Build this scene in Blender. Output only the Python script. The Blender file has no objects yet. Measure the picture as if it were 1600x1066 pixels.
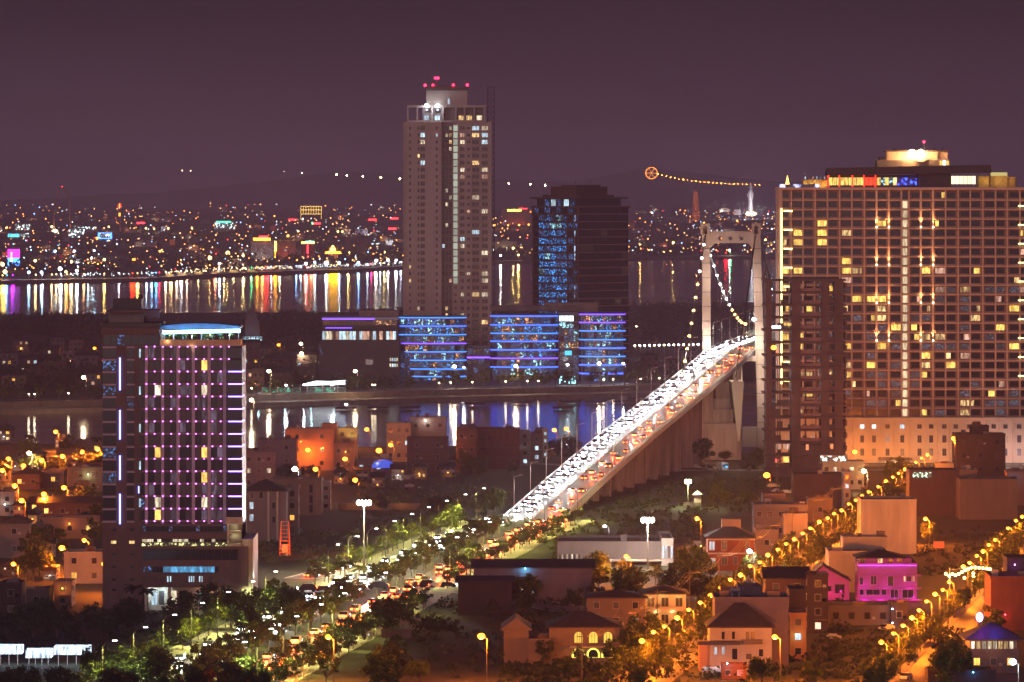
import bpy, math, random
from math import sin, cos, pi, radians
from mathutils import Vector, noise as mnoise

# ---------------------------------------------------------------- scene, camera, light
SC = bpy.context.scene
COL = SC.collection
FPX, EYE, HZ = 8000.0, 103.0, 310.0        # focal length in photo pixels, camera height (m), horizon row

cam_data = bpy.data.cameras.new('camera')
cam_data.sensor_width = 36.0
cam_data.lens = FPX / 1600.0 * 36.0
cam_data.shift_y = -(533.0 - HZ) / 1600.0
cam_data.clip_start = 1.0
cam_data.clip_end = 60000.0
cam = bpy.data.objects.new('camera', cam_data)
COL.objects.link(cam)
cam.location = (0, 0, EYE)
cam.rotation_euler = (radians(90), 0, 0)
SC.camera = cam

world = bpy.data.worlds.new('World')
SC.world = world
world.use_nodes = True
wn, wl = world.node_tree.nodes, world.node_tree.links
wn.clear()
w_out = wn.new('ShaderNodeOutputWorld')
w_bg = wn.new('ShaderNodeBackground')
w_tc = wn.new('ShaderNodeTexCoord')
w_sep = wn.new('ShaderNodeSeparateXYZ')
w_ramp = wn.new('ShaderNodeValToRGB')
w_map = wn.new('ShaderNodeMapRange')
w_map.inputs['From Min'].default_value = -0.02
w_map.inputs['From Max'].default_value = 0.30
cr = w_ramp.color_ramp
cr.interpolation = 'EASE'
cr.elements[0].position = 0.0
cr.elements[0].color = (0.105, 0.055, 0.094, 1)
cr.elements[1].position = 1.0
cr.elements[1].color = (0.034, 0.018, 0.042, 1)
for p, c in ((0.065, (0.098, 0.052, 0.088, 1)), (0.12, (0.047, 0.026, 0.040, 1)), (0.185, (0.025, 0.0145, 0.023, 1)), (0.35, (0.034, 0.019, 0.036, 1))):
    e = cr.elements.new(p); e.color = c
w_bg.inputs['Strength'].default_value = 1.0
wl.new(w_tc.outputs['Generated'], w_sep.inputs[0])
wl.new(w_sep.outputs['Z'], w_map.inputs['Value'])
wl.new(w_map.outputs[0], w_ramp.inputs[0])
w_mp = wn.new('ShaderNodeMapping'); w_mp.inputs['Scale'].default_value = (7, 7, 22)
w_nz = wn.new('ShaderNodeTexNoise'); w_nz.inputs['Scale'].default_value = 1.0; w_nz.inputs['Detail'].default_value = 4
w_mr = wn.new('ShaderNodeMapRange'); w_mr.inputs['From Min'].default_value = 0.3; w_mr.inputs['From Max'].default_value = 0.7
w_mr.inputs['To Min'].default_value = 0.86; w_mr.inputs['To Max'].default_value = 1.14
w_vm = wn.new('ShaderNodeVectorMath'); w_vm.operation = 'SCALE'
wl.new(w_tc.outputs['Generated'], w_mp.inputs[0]); wl.new(w_mp.outputs[0], w_nz.inputs['Vector']); wl.new(w_nz.outputs['Fac'], w_mr.inputs['Value'])
wl.new(w_ramp.outputs[0], w_vm.inputs[0]); wl.new(w_mr.outputs[0], w_vm.inputs['Scale']); wl.new(w_vm.outputs[0], w_bg.inputs['Color'])
wl.new(w_bg.outputs[0], w_out.inputs['Surface'])

# one weak, very soft directional fill, added to brighten facades and haze like warm city glow
glow_fill_d = bpy.data.lights.new('sun', 'SUN')
glow_fill_d.energy = 1.1
glow_fill_d.angle = radians(50)
glow_fill_d.color = (1.0, 0.64, 0.62)
sun = bpy.data.objects.new('sun', glow_fill_d)  # no sun in this night scene: the added soft glow fill
COL.objects.link(sun)
sun.rotation_euler = Vector((0.35, 1.0, -0.10)).to_track_quat('-Z', 'Y').to_euler()

SC.view_settings.view_transform = 'Standard'
SC.view_settings.look = 'None'
SC.view_settings.exposure = 0.0
SC.view_settings.gamma = 1.0
SC.cycles.use_denoising = True
SC.cycles.max_bounces = 4
SC.cycles.diffuse_bounces = 2
SC.cycles.glossy_bounces = 3
SC.cycles.transmission_bounces = 2
SC.cycles.volume_bounces = 0
SC.cycles.caustics_reflective = False
SC.cycles.caustics_refractive = False
SC.cycles.sample_clamp_indirect = 4.0
SC.cycles.use_light_tree = True

HAZE = 0.000082
R = random.Random(7)

# ---------------------------------------------------------------- photo <-> place
def W(px, py, D):
    """the point seen at photo pixel (px, py) at distance D"""
    return Vector(((px - 800.0) * D / FPX, D, EYE - (py - HZ) * D / FPX))
def GD(py, z=0.0):
    """distance of the point at height z that shows on photo row py"""
    return FPX * (EYE - z) / (py - HZ)
def G(px, py, z=0.0):
    D = GD(py, z)
    return Vector(((px - 800.0) * D / FPX, D, z))

# ---------------------------------------------------------------- materials
MATS = {}
def _new(name):
    m = bpy.data.materials.new(name); m.use_nodes = True
    MATS[name] = m
    return m, m.node_tree.nodes, m.node_tree.links, m.node_tree.nodes['Principled BSDF']

def paint(name, col, rough=0.85, var=0.30, scale=0.35, streak=1.0, metal=0.0, bump=0.0, world_space=False):
    """a surface whose colour wanders: broad blotches plus streaks down the wall"""
    if name in MATS: return MATS[name]
    var = min(0.55, var * 1.6)
    m, n, l, b = _new(name)
    tc = n.new('ShaderNodeTexCoord')
    mp = n.new('ShaderNodeMapping'); mp.inputs['Scale'].default_value = (1, 1, streak)
    if world_space:
        g = n.new('ShaderNodeNewGeometry'); l.new(g.outputs['Position'], mp.inputs[0])
    else:
        l.new(tc.outputs['Object'], mp.inputs[0])
    nz = n.new('ShaderNodeTexNoise'); nz.inputs['Scale'].default_value = scale
    nz.inputs['Detail'].default_value = 6; nz.inputs['Roughness'].default_value = 0.65
    l.new(mp.outputs[0], nz.inputs['Vector'])
    mr = n.new('ShaderNodeMapRange')
    mr.inputs['From Min'].default_value = 0.25; mr.inputs['From Max'].default_value = 0.75
    mr.inputs['To Min'].default_value = 1 - var; mr.inputs['To Max'].default_value = 1 + var
    l.new(nz.outputs['Fac'], mr.inputs['Value'])
    mx = n.new('ShaderNodeVectorMath'); mx.operation = 'SCALE'
    mx.inputs[0].default_value = col[:3]
    l.new(mr.outputs[0], mx.inputs['Scale'])
    l.new(mx.outputs[0], b.inputs['Base Color'])
    b.inputs['Roughness'].default_value = rough
    b.inputs['Metallic'].default_value = metal
    if bump:
        bp = n.new('ShaderNodeBump'); bp.inputs['Strength'].default_value = bump
        l.new(nz.outputs['Fac'], bp.inputs['Height']); l.new(bp.outputs[0], b.inputs['Normal'])
    return m

def glow(name, col, strength, sample=False, vary=0.0, stripes=0.0, spots=0.0):
    """something that gives off light; vary: each object its own level, stripes: curtains, spots: things inside and painted glints"""
    if name in MATS: return MATS[name]
    m, n, l, b = _new(name)
    b.inputs['Base Color'].default_value = (0.02, 0.02, 0.02, 1)
    b.inputs['Roughness'].default_value = 0.3
    b.inputs['Emission Color'].default_value = (*col[:3], 1)
    b.inputs['Emission Strength'].default_value = strength
    if vary or stripes or spots:
        acc = None
        def mul(a, s):
            x = n.new('ShaderNodeMath'); x.operation = 'MULTIPLY'
            if a is None: x.inputs[0].default_value = 1.0
            else: l.new(a, x.inputs[0])
            l.new(s, x.inputs[1]); return x.outputs[0]
        oi = n.new('ShaderNodeObjectInfo')
        if vary:
            mr = n.new('ShaderNodeMapRange'); mr.inputs['To Min'].default_value = 1 - vary; mr.inputs['To Max'].default_value = 1 + vary * 0.5
            l.new(oi.outputs['Random'], mr.inputs['Value']); acc = mul(acc, mr.outputs[0])
        tc = n.new('ShaderNodeTexCoord')
        ad = n.new('ShaderNodeVectorMath'); ad.operation = 'ADD'
        l.new(tc.outputs['Object'], ad.inputs[0]); l.new(oi.outputs['Location'], ad.inputs[1])
        if stripes:
            mp = n.new('ShaderNodeMapping'); mp.inputs['Scale'].default_value = (1.6, 1, 0.35)
            l.new(ad.outputs[0], mp.inputs[0])
            nz = n.new('ShaderNodeTexNoise'); nz.inputs['Scale'].default_value = 1.0; nz.inputs['Detail'].default_value = 2
            l.new(mp.outputs[0], nz.inputs['Vector'])
            mr = n.new('ShaderNodeMapRange'); mr.inputs['From Min'].default_value = 0.38; mr.inputs['From Max'].default_value = 0.62
            mr.inputs['To Min'].default_value = 1 - stripes; mr.inputs['To Max'].default_value = 1.25
            l.new(nz.outputs['Fac'], mr.inputs['Value']); acc = mul(acc, mr.outputs[0])
        if spots:
            nz = n.new('ShaderNodeTexNoise'); nz.inputs['Scale'].default_value = spots; nz.inputs['Detail'].default_value = 3
            l.new(ad.outputs[0], nz.inputs['Vector'])
            mr = n.new('ShaderNodeMapRange'); mr.inputs['From Min'].default_value = 0.52; mr.inputs['From Max'].default_value = 0.68
            mr.inputs['To Min'].default_value = 0.03; mr.inputs['To Max'].default_value = 2.2
            l.new(nz.outputs['Fac'], mr.inputs['Value']); acc = mul(acc, mr.outputs[0])
        x = n.new('ShaderNodeMath'); x.operation = 'MULTIPLY'; x.inputs[1].default_value = strength
        l.new(acc, x.inputs[0]); l.new(x.outputs[0], b.inputs['Emission Strength'])
    if not sample:
        m.cycles.emission_sampling = 'NONE'
    return m

def glass(name, col, rough=0.12, spec=0.6):
    if name in MATS: return MATS[name]
    m, n, l, b = _new(name)
    b.inputs['Base Color'].default_value = (*col[:3], 1)
    b.inputs['Roughness'].default_value = rough
    b.inputs['Specular IOR Level'].default_value = spec
    return m

def leafmat(name, col, var=0.5):
    if name in MATS: return MATS[name]
    m, n, l, b = _new(name)
    oi = n.new('ShaderNodeObjectInfo'); g = n.new('ShaderNodeNewGeometry')
    nz = n.new('ShaderNodeTexNoise'); nz.inputs['Scale'].default_value = 0.9; nz.inputs['Detail'].default_value = 3
    l.new(g.outputs['Position'], nz.inputs['Vector'])
    mr = n.new('ShaderNodeMapRange'); mr.inputs['From Min'].default_value = 0.3; mr.inputs['From Max'].default_value = 0.7
    mr.inputs['To Min'].default_value = 1 - var; mr.inputs['To Max'].default_value = 1 + var
    l.new(nz.outputs['Fac'], mr.inputs['Value'])
    mr2 = n.new('ShaderNodeMapRange'); mr2.inputs['To Min'].default_value = 0.7; mr2.inputs['To Max'].default_value = 1.3
    l.new(oi.outputs['Random'], mr2.inputs['Value'])
    mu = n.new('ShaderNodeMath'); mu.operation = 'MULTIPLY'
    l.new(mr.outputs[0], mu.inputs[0]); l.new(mr2.outputs[0], mu.inputs[1])
    mx = n.new('ShaderNodeVectorMath'); mx.operation = 'SCALE'; mx.inputs[0].default_value = col[:3]
    l.new(mu.outputs[0], mx.inputs['Scale']); l.new(mx.outputs[0], b.inputs['Base Color'])
    b.inputs['Roughness'].default_value = 0.6
    out = n['Material Output']
    tr = n.new('ShaderNodeBsdfTranslucent'); l.new(mx.outputs[0], tr.inputs['Color'])
    ms = n.new('ShaderNodeMixShader'); ms.inputs[0].default_value = 0.35
    l.new(b.outputs[0], ms.inputs[1]); l.new(tr.outputs[0], ms.inputs[2]); l.new(ms.outputs[0], out.inputs['Surface'])
    return m

def watermat():
    m, n, l, b = _new('water')
    b.inputs['Base Color'].default_value = (0.012, 0.012, 0.022, 1)
    b.inputs['Roughness'].default_value = 0.15
    b.inputs['Specular IOR Level'].default_value = 0.5
    b.inputs['IOR'].default_value = 1.33
    g = n.new('ShaderNodeNewGeometry')
    mp = n.new('ShaderNodeMapping'); mp.inputs['Scale'].default_value = (0.004, 0.02, 1)
    l.new(g.outputs['Position'], mp.inputs[0])
    nz = n.new('ShaderNodeTexNoise'); nz.inputs['Scale'].default_value = 1.0; nz.inputs['Detail'].default_value = 5
    l.new(mp.outputs[0], nz.inputs['Vector'])
    mr = n.new('ShaderNodeMapRange'); mr.inputs['From Min'].default_value = 0.3; mr.inputs['From Max'].default_value = 0.7
    mr.inputs['To Min'].default_value = 0.10; mr.inputs['To Max'].default_value = 0.16
    l.new(nz.outputs['Fac'], mr.inputs['Value']); l.new(mr.outputs[0], b.inputs['Roughness'])
    mp2 = n.new('ShaderNodeMapping'); mp2.inputs['Scale'].default_value = (0.05, 0.35, 1)
    l.new(g.outputs['Position'], mp2.inputs[0])
    nz2 = n.new('ShaderNodeTexNoise'); nz2.inputs['Scale'].default_value = 1.0; nz2.inputs['Detail'].default_value = 4
    l.new(mp2.outputs[0], nz2.inputs['Vector'])
    bp = n.new('ShaderNodeBump'); bp.inputs['Strength'].default_value = 0.10; bp.inputs['Distance'].default_value = 0.4
    l.new(nz2.outputs['Fac'], bp.inputs['Height']); l.new(bp.outputs[0], b.inputs['Normal'])
    return m

# ---------------------------------------------------------------- mesh building
class MB:
    def __init__(s): s.v, s.f, s.m = [], [], []
    def quad(s, pts, m=0):
        k = len(s.v); s.v += [tuple(p) for p in pts]; s.f.append(tuple(range(k, k + len(pts)))); s.m.append(m); return s
    def box(s, x0, x1, y0, y1, z0, z1, m=0):
        k = len(s.v)
        s.v += [(x0,y0,z0),(x1,y0,z0),(x1,y1,z0),(x0,y1,z0),(x0,y0,z1),(x1,y0,z1),(x1,y1,z1),(x0,y1,z1)]
        for q in ((0,1,5,4),(1,2,6,5),(2,3,7,6),(3,0,4,7),(4,5,6,7),(3,2,1,0)):
            s.f.append(tuple(k + i for i in q)); s.m.append(m)
        return s
    def prism(s, poly, z0, z1, m=0):
        """poly: (x, y) points anticlockwise seen from above"""
        k, n = len(s.v), len(poly)
        s.v += [(p[0], p[1], z0) for p in poly] + [(p[0], p[1], z1) for p in poly]
        for i in range(n):
            j = (i + 1) % n; s.f.append((k+i, k+j, k+n+j, k+n+i)); s.m.append(m)
        s.f.append(tuple(k+n+i for i in range(n))); s.m.append(m)
        s.f.append(tuple(k+n-1-i for i in range(n))); s.m.append(m)
        return s
    def xz(s, poly, y0, y1, m=0):
        """an outline in x, z (anticlockwise seen from the front) given depth from y0 (front) to y1"""
        k, n = len(s.v), len(poly)
        s.v += [(p[0], y0, p[1]) for p in poly] + [(p[0], y1, p[1]) for p in poly]
        for i in range(n):
            j = (i + 1) % n; s.f.append((k+j, k+i, k+n+i, k+n+j)); s.m.append(m)
        s.f.append(tuple(k+i for i in range(n))); s.m.append(m)
        s.f.append(tuple(k+n+n-1-i for i in range(n))); s.m.append(m)
        return s
    def tube(s, p0, p1, r0, r1=None, n=6, m=0):
        r1 = r0 if r1 is None else r1
        p0, p1 = Vector(p0), Vector(p1); d = (p1 - p0)
        if d.length < 1e-6: return s
        q = d.to_track_quat('Z', 'Y'); k = len(s.v)
        for p, r in ((p0, r0), (p1, r1)):
            for i in range(n):
                a = 2 * pi * i / n; s.v.append(tuple(p + q @ Vector((r*cos(a), r*sin(a), 0))))
        for i in range(n):
            j = (i + 1) % n; s.f.append((k+i, k+j, k+n+j, k+n+i)); s.m.append(m)
        s.f.append(tuple(k+n+i for i in range(n))); s.m.append(m)
        s.f.append(tuple(k+n-1-i for i in range(n))); s.m.append(m)
        return s
    def ball(s, c, rx, ry=None, rz=None, m=0, seg=8, ring=5):
        ry = rx if ry is None else ry; rz = rx if rz is None else rz
        k = len(s.v); s.v.append((c[0], c[1], c[2] - rz))
        for a in range(1, ring):
            t = -pi/2 + pi*a/ring
            for b in range(seg):
                u = 2*pi*b/seg; s.v.append((c[0]+rx*cos(t)*cos(u), c[1]+ry*cos(t)*sin(u), c[2]+rz*sin(t)))
        s.v.append((c[0], c[1], c[2] + rz)); top = len(s.v) - 1
        for b in range(seg):
            j = (b+1) % seg; s.f.append((k, k+1+j, k+1+b)); s.m.append(m)
            for a in range(ring-2):
                o = k+1+a*seg; s.f.append((o+b, o+j, o+seg+j, o+seg+b)); s.m.append(m)
            o = k+1+(ring-2)*seg; s.f.append((o+b, o+j, top)); s.m.append(m)
        return s
    def mesh(s, name, mats):
        me = bpy.data.meshes.new(name)
        me.from_pydata(s.v, [], s.f)
        for x in (mats if isinstance(mats, (list, tuple)) else [mats]): me.materials.append(x)
        if any(s.m): me.polygons.foreach_set('material_index', s.m)
        me.update()
        return me

def link(name, data, parent=None, loc=None, rz=0.0, sc=None):
    o = bpy.data.objects.new(name, data)
    COL.objects.link(o)
    if parent is not None: o.parent = parent
    if loc is not None: o.location = loc
    if rz: o.rotation_euler = (0, 0, rz)
    if sc is not None: o.scale = sc if isinstance(sc, (tuple, list)) else (sc, sc, sc)
    return o
def tag(o, label, cat, group=None):
    o['label'] = label; o['category'] = cat
    if group: o['group'] = group
    return o
def thing(name, label, cat, loc, rz=0.0, group=None):
    return tag(link(name, None, None, loc, rz), label, cat, group)
def part(name, mb, mats, parent, loc=(0, 0, 0), rz=0.0):
    return link(name, mb.mesh(name, mats), parent, loc, rz)
def struct(name, mb, mats, loc=(0, 0, 0), kind='structure'):
    o = link(name, mb.mesh(name, mats), None, loc); o['kind'] = kind; return o

_MC = {}
def pane(parent, x, z, w, h, m, y=-0.05, name='window', d=0.10, frame=None):
    """a window of its own, centre (x, z) on the facade; meshes shared by size"""
    k = (round(w, 1), round(h, 1), m.name, d, frame.name if frame else 0)
    if k not in _MC:
        b = MB(); w2, h2 = k[0] / 2, k[1] / 2
        if frame:
            t = max(0.07, min(w, h) * 0.06)
            b.box(-w2+t, w2-t, -0.02, d, -h2+t, h2-t, 0)
            for q in ((-w2, -w2+t, -h2, h2), (w2-t, w2, -h2, h2), (-w2+t, w2-t, h2-t, h2), (-w2+t, w2-t, -h2, -h2+t)):
                b.box(q[0], q[1], -0.12, d, q[2], q[3], 1)
            if w > 1.5: b.box(-t/3, t/3, -0.08, 0, -h2+t, h2-t, 1)
            _MC[k] = b.mesh(name, [m, frame])
        else:
            _MC[k] = b.box(-w2, w2, -d/2, d/2, -h2, h2).mesh(name, m)
    return link(name, _MC[k], parent, (x, y, z))

class Fr:
    """a facade that faces the camera at distance D: photo pixels to metres on it, measured from the root"""
    def __init__(s, D, xc): s.D, s.s, s.x0 = D, FPX / D, (xc - 800.0) * D / FPX
    def X(s, px): return (px - 800.0) / s.s - s.x0
    def Z(s, py): return EYE - (py - HZ) / s.s
    def loc(s, z=0.0): return (s.x0, s.D, z)

ORD = ['first','second','third','fourth','fifth','sixth','seventh','eighth','ninth','tenth','eleventh','twelfth','thirteenth','fourteenth','fifteenth','sixteenth','seventeenth','eighteenth','nineteenth']
TENS = {20:'twentieth',30:'thirtieth',40:'fortieth',50:'fiftieth',60:'sixtieth',70:'seventieth',80:'eightieth',90:'ninetieth'}
TW = {20:'twenty',30:'thirty',40:'forty',50:'fifty',60:'sixty',70:'seventy',80:'eighty',90:'ninety'}
def nth(i):
    """0 -> first"""
    n = i + 1
    if n < 20: return ORD[n-1]
    if n >= 200: return 'two-hundred-and-' + nth(n - 201) if n > 200 else 'two-hundredth'
    if n == 100: return 'hundredth'
    if n < 100:
        t, u = n // 10 * 10, n % 10
        return TENS[t] if u == 0 else TW[t] + '-' + ORD[u-1]
    return 'hundred-and-' + nth(n - 101)

def light(parent, loc, power, col, radius=0.4, spot=None, aim=None, name='lamp_or_fill_light'):
    key = ('L', round(power), tuple(round(c, 2) for c in col), radius, spot)
    if key not in _MC:
        d = bpy.data.lights.new(name, 'SPOT' if spot else 'POINT')
        d.energy = power; d.color = col; d.shadow_soft_size = radius
        if spot: d.spot_size = radians(spot); d.spot_blend = 0.6
        _MC[key] = d
    o = link(name, _MC[key], parent, loc)
    if spot: o.rotation_euler = Vector(aim or (0, 0, -1)).to_track_quat('-Z', 'Y').to_euler()
    return o
LETTERS = []
for ch in 'F-HS':
    cu = bpy.data.curves.new('letter', 'FONT'); cu.body = ch; cu.size = 5.6; cu.extrude = .15; cu.offset = .08
    ob = bpy.data.objects.new('letter', cu); COL.objects.link(ob)
    me = bpy.data.meshes.new_from_object(ob.evaluated_get(bpy.context.evaluated_depsgraph_get())); me.materials.clear()
    LETTERS.append((ch, me)); bpy.data.objects.remove(ob)
# ---------------------------------------------------------------- the setting: ground, water, terrain
asphalt = paint('asphalt', (0.075, 0.07, 0.07), 0.5, 0.25, 0.15, world_space=True)
deck_asphalt = paint('deck_asphalt', (0.10, 0.10, 0.10), 0.32, 0.2, 0.1, world_space=True)
soil = paint('soil', (0.030, 0.031, 0.014), 0.95, 0.6, 0.03, world_space=True, bump=0.4)
far_soil = paint('far_soil', (0.05, 0.045, 0.035), 0.95, 0.4, 0.01, world_space=True)
hill_green = paint('hill_green', (0.04, 0.045, 0.03), 0.95, 0.4, 0.004, world_space=True)
stone = paint('quay_stone', (0.20, 0.15, 0.12), 0.85, 0.3, 0.2, world_space=True)
paving = paint('paving', (0.22, 0.19, 0.16), 0.8, 0.2, 0.3, world_space=True)
concrete = paint('concrete', (0.34, 0.29, 0.26), 0.85, 0.34, 0.3, 0.12)
concrete_dark = paint('concrete_dark', (0.13, 0.10, 0.095), 0.85, 0.25, 0.2, 0.3)
white_line = paint('road_paint', (0.7, 0.7, 0.66), 0.6, 0.15, 0.5)
kerbm = paint('kerb_stone', (0.35, 0.33, 0.3), 0.8, 0.2, 0.5)

def sheet(name, pts, z, m, kind='structure'):
    b = MB(); b.quad([(p[0], p[1], z) for p in pts]); return struct(name, b, m, kind=kind)

NEAR_BANK = [G(x, y, 0) for x, y in ((-500, 694), (0, 692), (200, 697), (420, 700), (700, 697), (900, 700), (1100, 706), (1300, 706), (2000, 700))]
b = MB()
pts = [(-1500, 350, 0), (1500, 350, 0)] + [(p.x, p.y, 0) for p in reversed(NEAR_BANK)]
b.quad(pts)
for p, q in zip(NEAR_BANK, NEAR_BANK[1:]):
    b.quad([(q.x, q.y, 0), (p.x, p.y, 0), (p.x, p.y, -6), (q.x, q.y, -6)])
struct('ground', b, soil)

MID_FRONT = [G(x, y, 0) for x, y in ((-600, 640), (0, 630), (200, 625), (400, 619), (700, 610), (900, 606), (1060, 602), (1300, 600), (1900, 592))]
MID_BACK = [G(x, y, 0) for x, y in ((-600, 494), (0, 492), (300, 489), (620, 487), (900, 484), (1010, 476), (1250, 470), (1900, 466))]
b = MB()
b.quad([(p.x, p.y, 0) for p in MID_FRONT] + [(p.x, p.y, 0) for p in reversed(MID_BACK)])
struct('peninsula_ground', b, far_soil)
# quay: tall wall, lower walk, water edge
b, b2 = MB(), MB()
for p, q in zip(MID_FRONT, MID_FRONT[1:]):
    b.quad([(p.x, p.y, 0.5), (q.x, q.y, 0.5), (q.x, q.y, -2.6), (p.x, p.y, -2.6)][::-1])
    b.quad([(p.x, p.y, 0.5), (q.x, q.y, 0.5), (q.x, q.y+1.2, 0.5), (p.x, p.y+1.2, 0.5)])
    b2.quad([(p.x, p.y-26, -2.6), (q.x, q.y-26, -2.6), (q.x, q.y, -2.6), (p.x, p.y, -2.6)])
    b.quad([(p.x, p.y-26, -2.6), (q.x, q.y-26, -2.6), (q.x, q.y-26, -6), (p.x, p.y-26, -6)][::-1])
struct('quay_wall', b, stone)
struct('lower_quay_pavement', b2, paving)
def strip(name, line, off0, off1, z, m):
    b = MB()
    for p, q in zip(line, line[1:]):
        b.quad([(p.x, p.y+off0, z), (q.x, q.y+off0, z), (q.x, q.y+off1, z), (p.x, p.y+off1, z)])
    return struct(name, b, m)
strip('promenade_pavement', MID_FRONT, 1.3, 22, 0.05, paving)
strip('promenade_road', MID_FRONT, 30, 44, 0.05, asphalt)

FAR_SHORE = [G(x, y, 0) for x, y in ((-900, 440), (0, 438), (60, 437), (240, 434), (330, 428), (420, 424), (560, 420), (640, 415), (780, 408), (1000, 402), (1200, 400), (1900, 394))]
def shore_D(px):
    pr = [( (p.x / p.y) * FPX + 800, p.y) for p in FAR_SHORE]
    for (a, d0), (c, d1) in zip(pr, pr[1:]):
        if a <= px <= c: return d0 + (d1 - d0) * (px - a) / (c - a)
    return pr[0][1] if px < pr[0][0] else pr[-1][1]
def terr_z(x, D):
    px = x / D * FPX + 800
    t = max(0.0, D - shore_D(px) - 300)
    z = 62.0 * (1 - math.exp(-t / 5200.0))
    z += 8.0 * mnoise.noise(Vector((x / 700.0, D / 900.0, 3.1))) * min(1, t / 1500.0)
    return max(0.0, z)
def T(px, py):
    """the terrain point seen at a pixel beyond the river"""
    D = shore_D(px) + 5
    while D < 16500:
        p = W(px, py, D)
        if p.z <= terr_z(p.x, D): return Vector((p.x, D, terr_z(p.x, D)))
        D += 20
    return W(px, py, 15500)
b = MB(); nx, ny = 70, 60
rows = []
for j in range(ny + 1):
    row = []
    for i in range(nx + 1):
        px = -400 + 2400 * i / nx
        d0 = shore_D(px); D = d0 + (24600 - d0) * (j / ny) ** 1.9
        x = (px - 800) * D / FPX
        row.append(len(b.v)); b.v.append((x, D, terr_z(x, D)))
    rows.append(row)
for j in range(ny):
    for i in range(nx):
        b.f.append((rows[j][i], rows[j][i+1], rows[j+1][i+1], rows[j+1][i])); b.m.append(0)
struct('far_city_terrain', b, far_soil)
strip('far_beach', FAR_SHORE, -22, 10, 0.15, paving)
b = MB()
for p, q in zip(FAR_SHORE, FAR_SHORE[1:]):
    b.quad([(p.x, p.y-22, 0.15), (q.x, q.y-22, 0.15), (q.x, q.y-22, -6), (p.x, p.y-22, -6)][::-1])
struct('far_quay_wall', b, stone)

# hills behind the city, a ridge with real depth
RIDGE = [(-500, 318), (0, 314), (250, 300), (420, 284), (520, 268), (640, 272), (760, 279), (900, 284), (960, 272), (1020, 262), (1100, 272), (1200, 282), (1400, 290), (1700, 300), (2100, 306)]
def ridge_y(px):
    for (a, y0), (c, y1) in zip(RIDGE, RIDGE[1:]):
        if a <= px <= c: return y0 + (y1 - y0) * (px - a) / (c - a)
    return 315
b = MB(); cols = []
for i in range(101):
    px = -450 + 25 * i; col = []
    for j, fr in enumerate((0.0, 0.35, 0.7, 1.0, 0.6, 0.0)):
        D = 24500 + j * 600
        top = EYE - (ridge_y(px) - HZ) * 26300 / FPX + 10 * mnoise.noise(Vector((px / 40.0, j * 1.7, 0)))
        col.append(len(b.v)); b.v.append(((px - 800) * D / FPX, D, 40 + (top - 40) * fr))
    cols.append(col)
for c0, c1 in zip(cols, cols[1:]):
    for j in range(5):
        b.f.append((c0[j], c1[j], c1[j+1], c0[j+1])); b.m.append(0)
struct('hills', b, hill_green)

b = MB(); b.quad([(-3000, 1700, -5), (3000, 1700, -5), (4500, 12000, -5), (-4500, 12000, -5)])
struct('river_water', b, watermat())
b = MB(); b.quad([(-6000, -60, -7), (6000, -60, -7), (6000, 28300, -7), (-6000, 28300, -7)])
struct('riverbed', b, far_soil)

# ---------------------------------------------------------------- roads
# the boulevard and the bridge deck: one centre line, from the photo's edges
def prof(D):
    """deck height along the bridge; ground before the abutment"""
    if D < 1640: return 0.0
    if D < 2105: 
        t = (D - 1640) / 465.0
        return 40.2 * (t * 0.93 + 0.07 * t * t)
    t = min(1.0, (D - 2105) / 220.0)
    return 40.2 + 3.0 * (t - 0.35 * t * t)
_CL = [(1040, -73.0), (1099, -66.0), (1221, -50.5), (1330, -37.5), (1421, -26.0), (1560, -7.5), (1650, 8.0), (1750, 24.3), (1860, 43.5), (1980, 66.5), (2105, 90.0), (2250, 111.0), (2455, 133.0), (2700, 158.0), (2900, 178.0)]
def cl(D):
    for (a, x0), (c, x1) in zip(_CL, _CL[1:]):
        if a <= D <= c: return x0 + (x1 - x0) * (D - a) / (c - a)
    return _CL[0][1] if D < _CL[0][0] else _CL[-1][1]
def cls(D): return (cl(D - 30) + cl(D) + cl(D + 30)) / 3.0
def cdir(D):
    v = Vector((cls(D + 10) - cls(D - 10), 20, prof(D + 10) - prof(D - 10))); return v.normalized()
def on_road(D, off, up=0.0):
    d = cdir(D); r = Vector((d.y, -d.x, 0)).normalized()
    return Vector((cls(D), D, prof(D) + up)) + r * off
def ribbon(b, D0, D1, o0, o1, up, step=20, m=0, under=None):
    D = D0
    while D < D1 - 0.01:
        E = min(D1, D + step)
        b.quad([on_road(D, o0, up), on_road(D, o1, up), on_road(E, o1, up), on_road(E, o0, up)], m)
        if under is not None:
            for o in (o0, o1):
                q = [on_road(D, o, up), on_road(E, o, up), on_road(E, o, under), on_road(D, o, under)]
                b.quad(q if o == o1 else q[::-1], m)
        D = E
b = MB(); ribbon(b, 1040, 1640, -15, -4, 0.03); ribbon(b, 1040, 1640, 4, 15, 0.03); struct('boulevard_road', b, deck_asphalt)
b = MB(); ribbon(b, 1040, 1600, -4, 4, 0.15, under=0.0); struct('median_strip', b, soil)
b = MB(); ribbon(b, 1040, 1640, 15, 21, 0.14, under=0.0); ribbon(b, 1040, 1640, -21, -15, 0.14, under=0.0); struct('boulevard_pavement', b, paving)
b = MB()
for o in (-11.4, -7.7, 7.7, 11.4):
    D = 1045
    while D < 1640: ribbon(b, D, D + 5, o - 0.12, o + 0.12, 0.045); D += 12
struct('boulevard_lane_markings', b, white_line)
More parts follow.
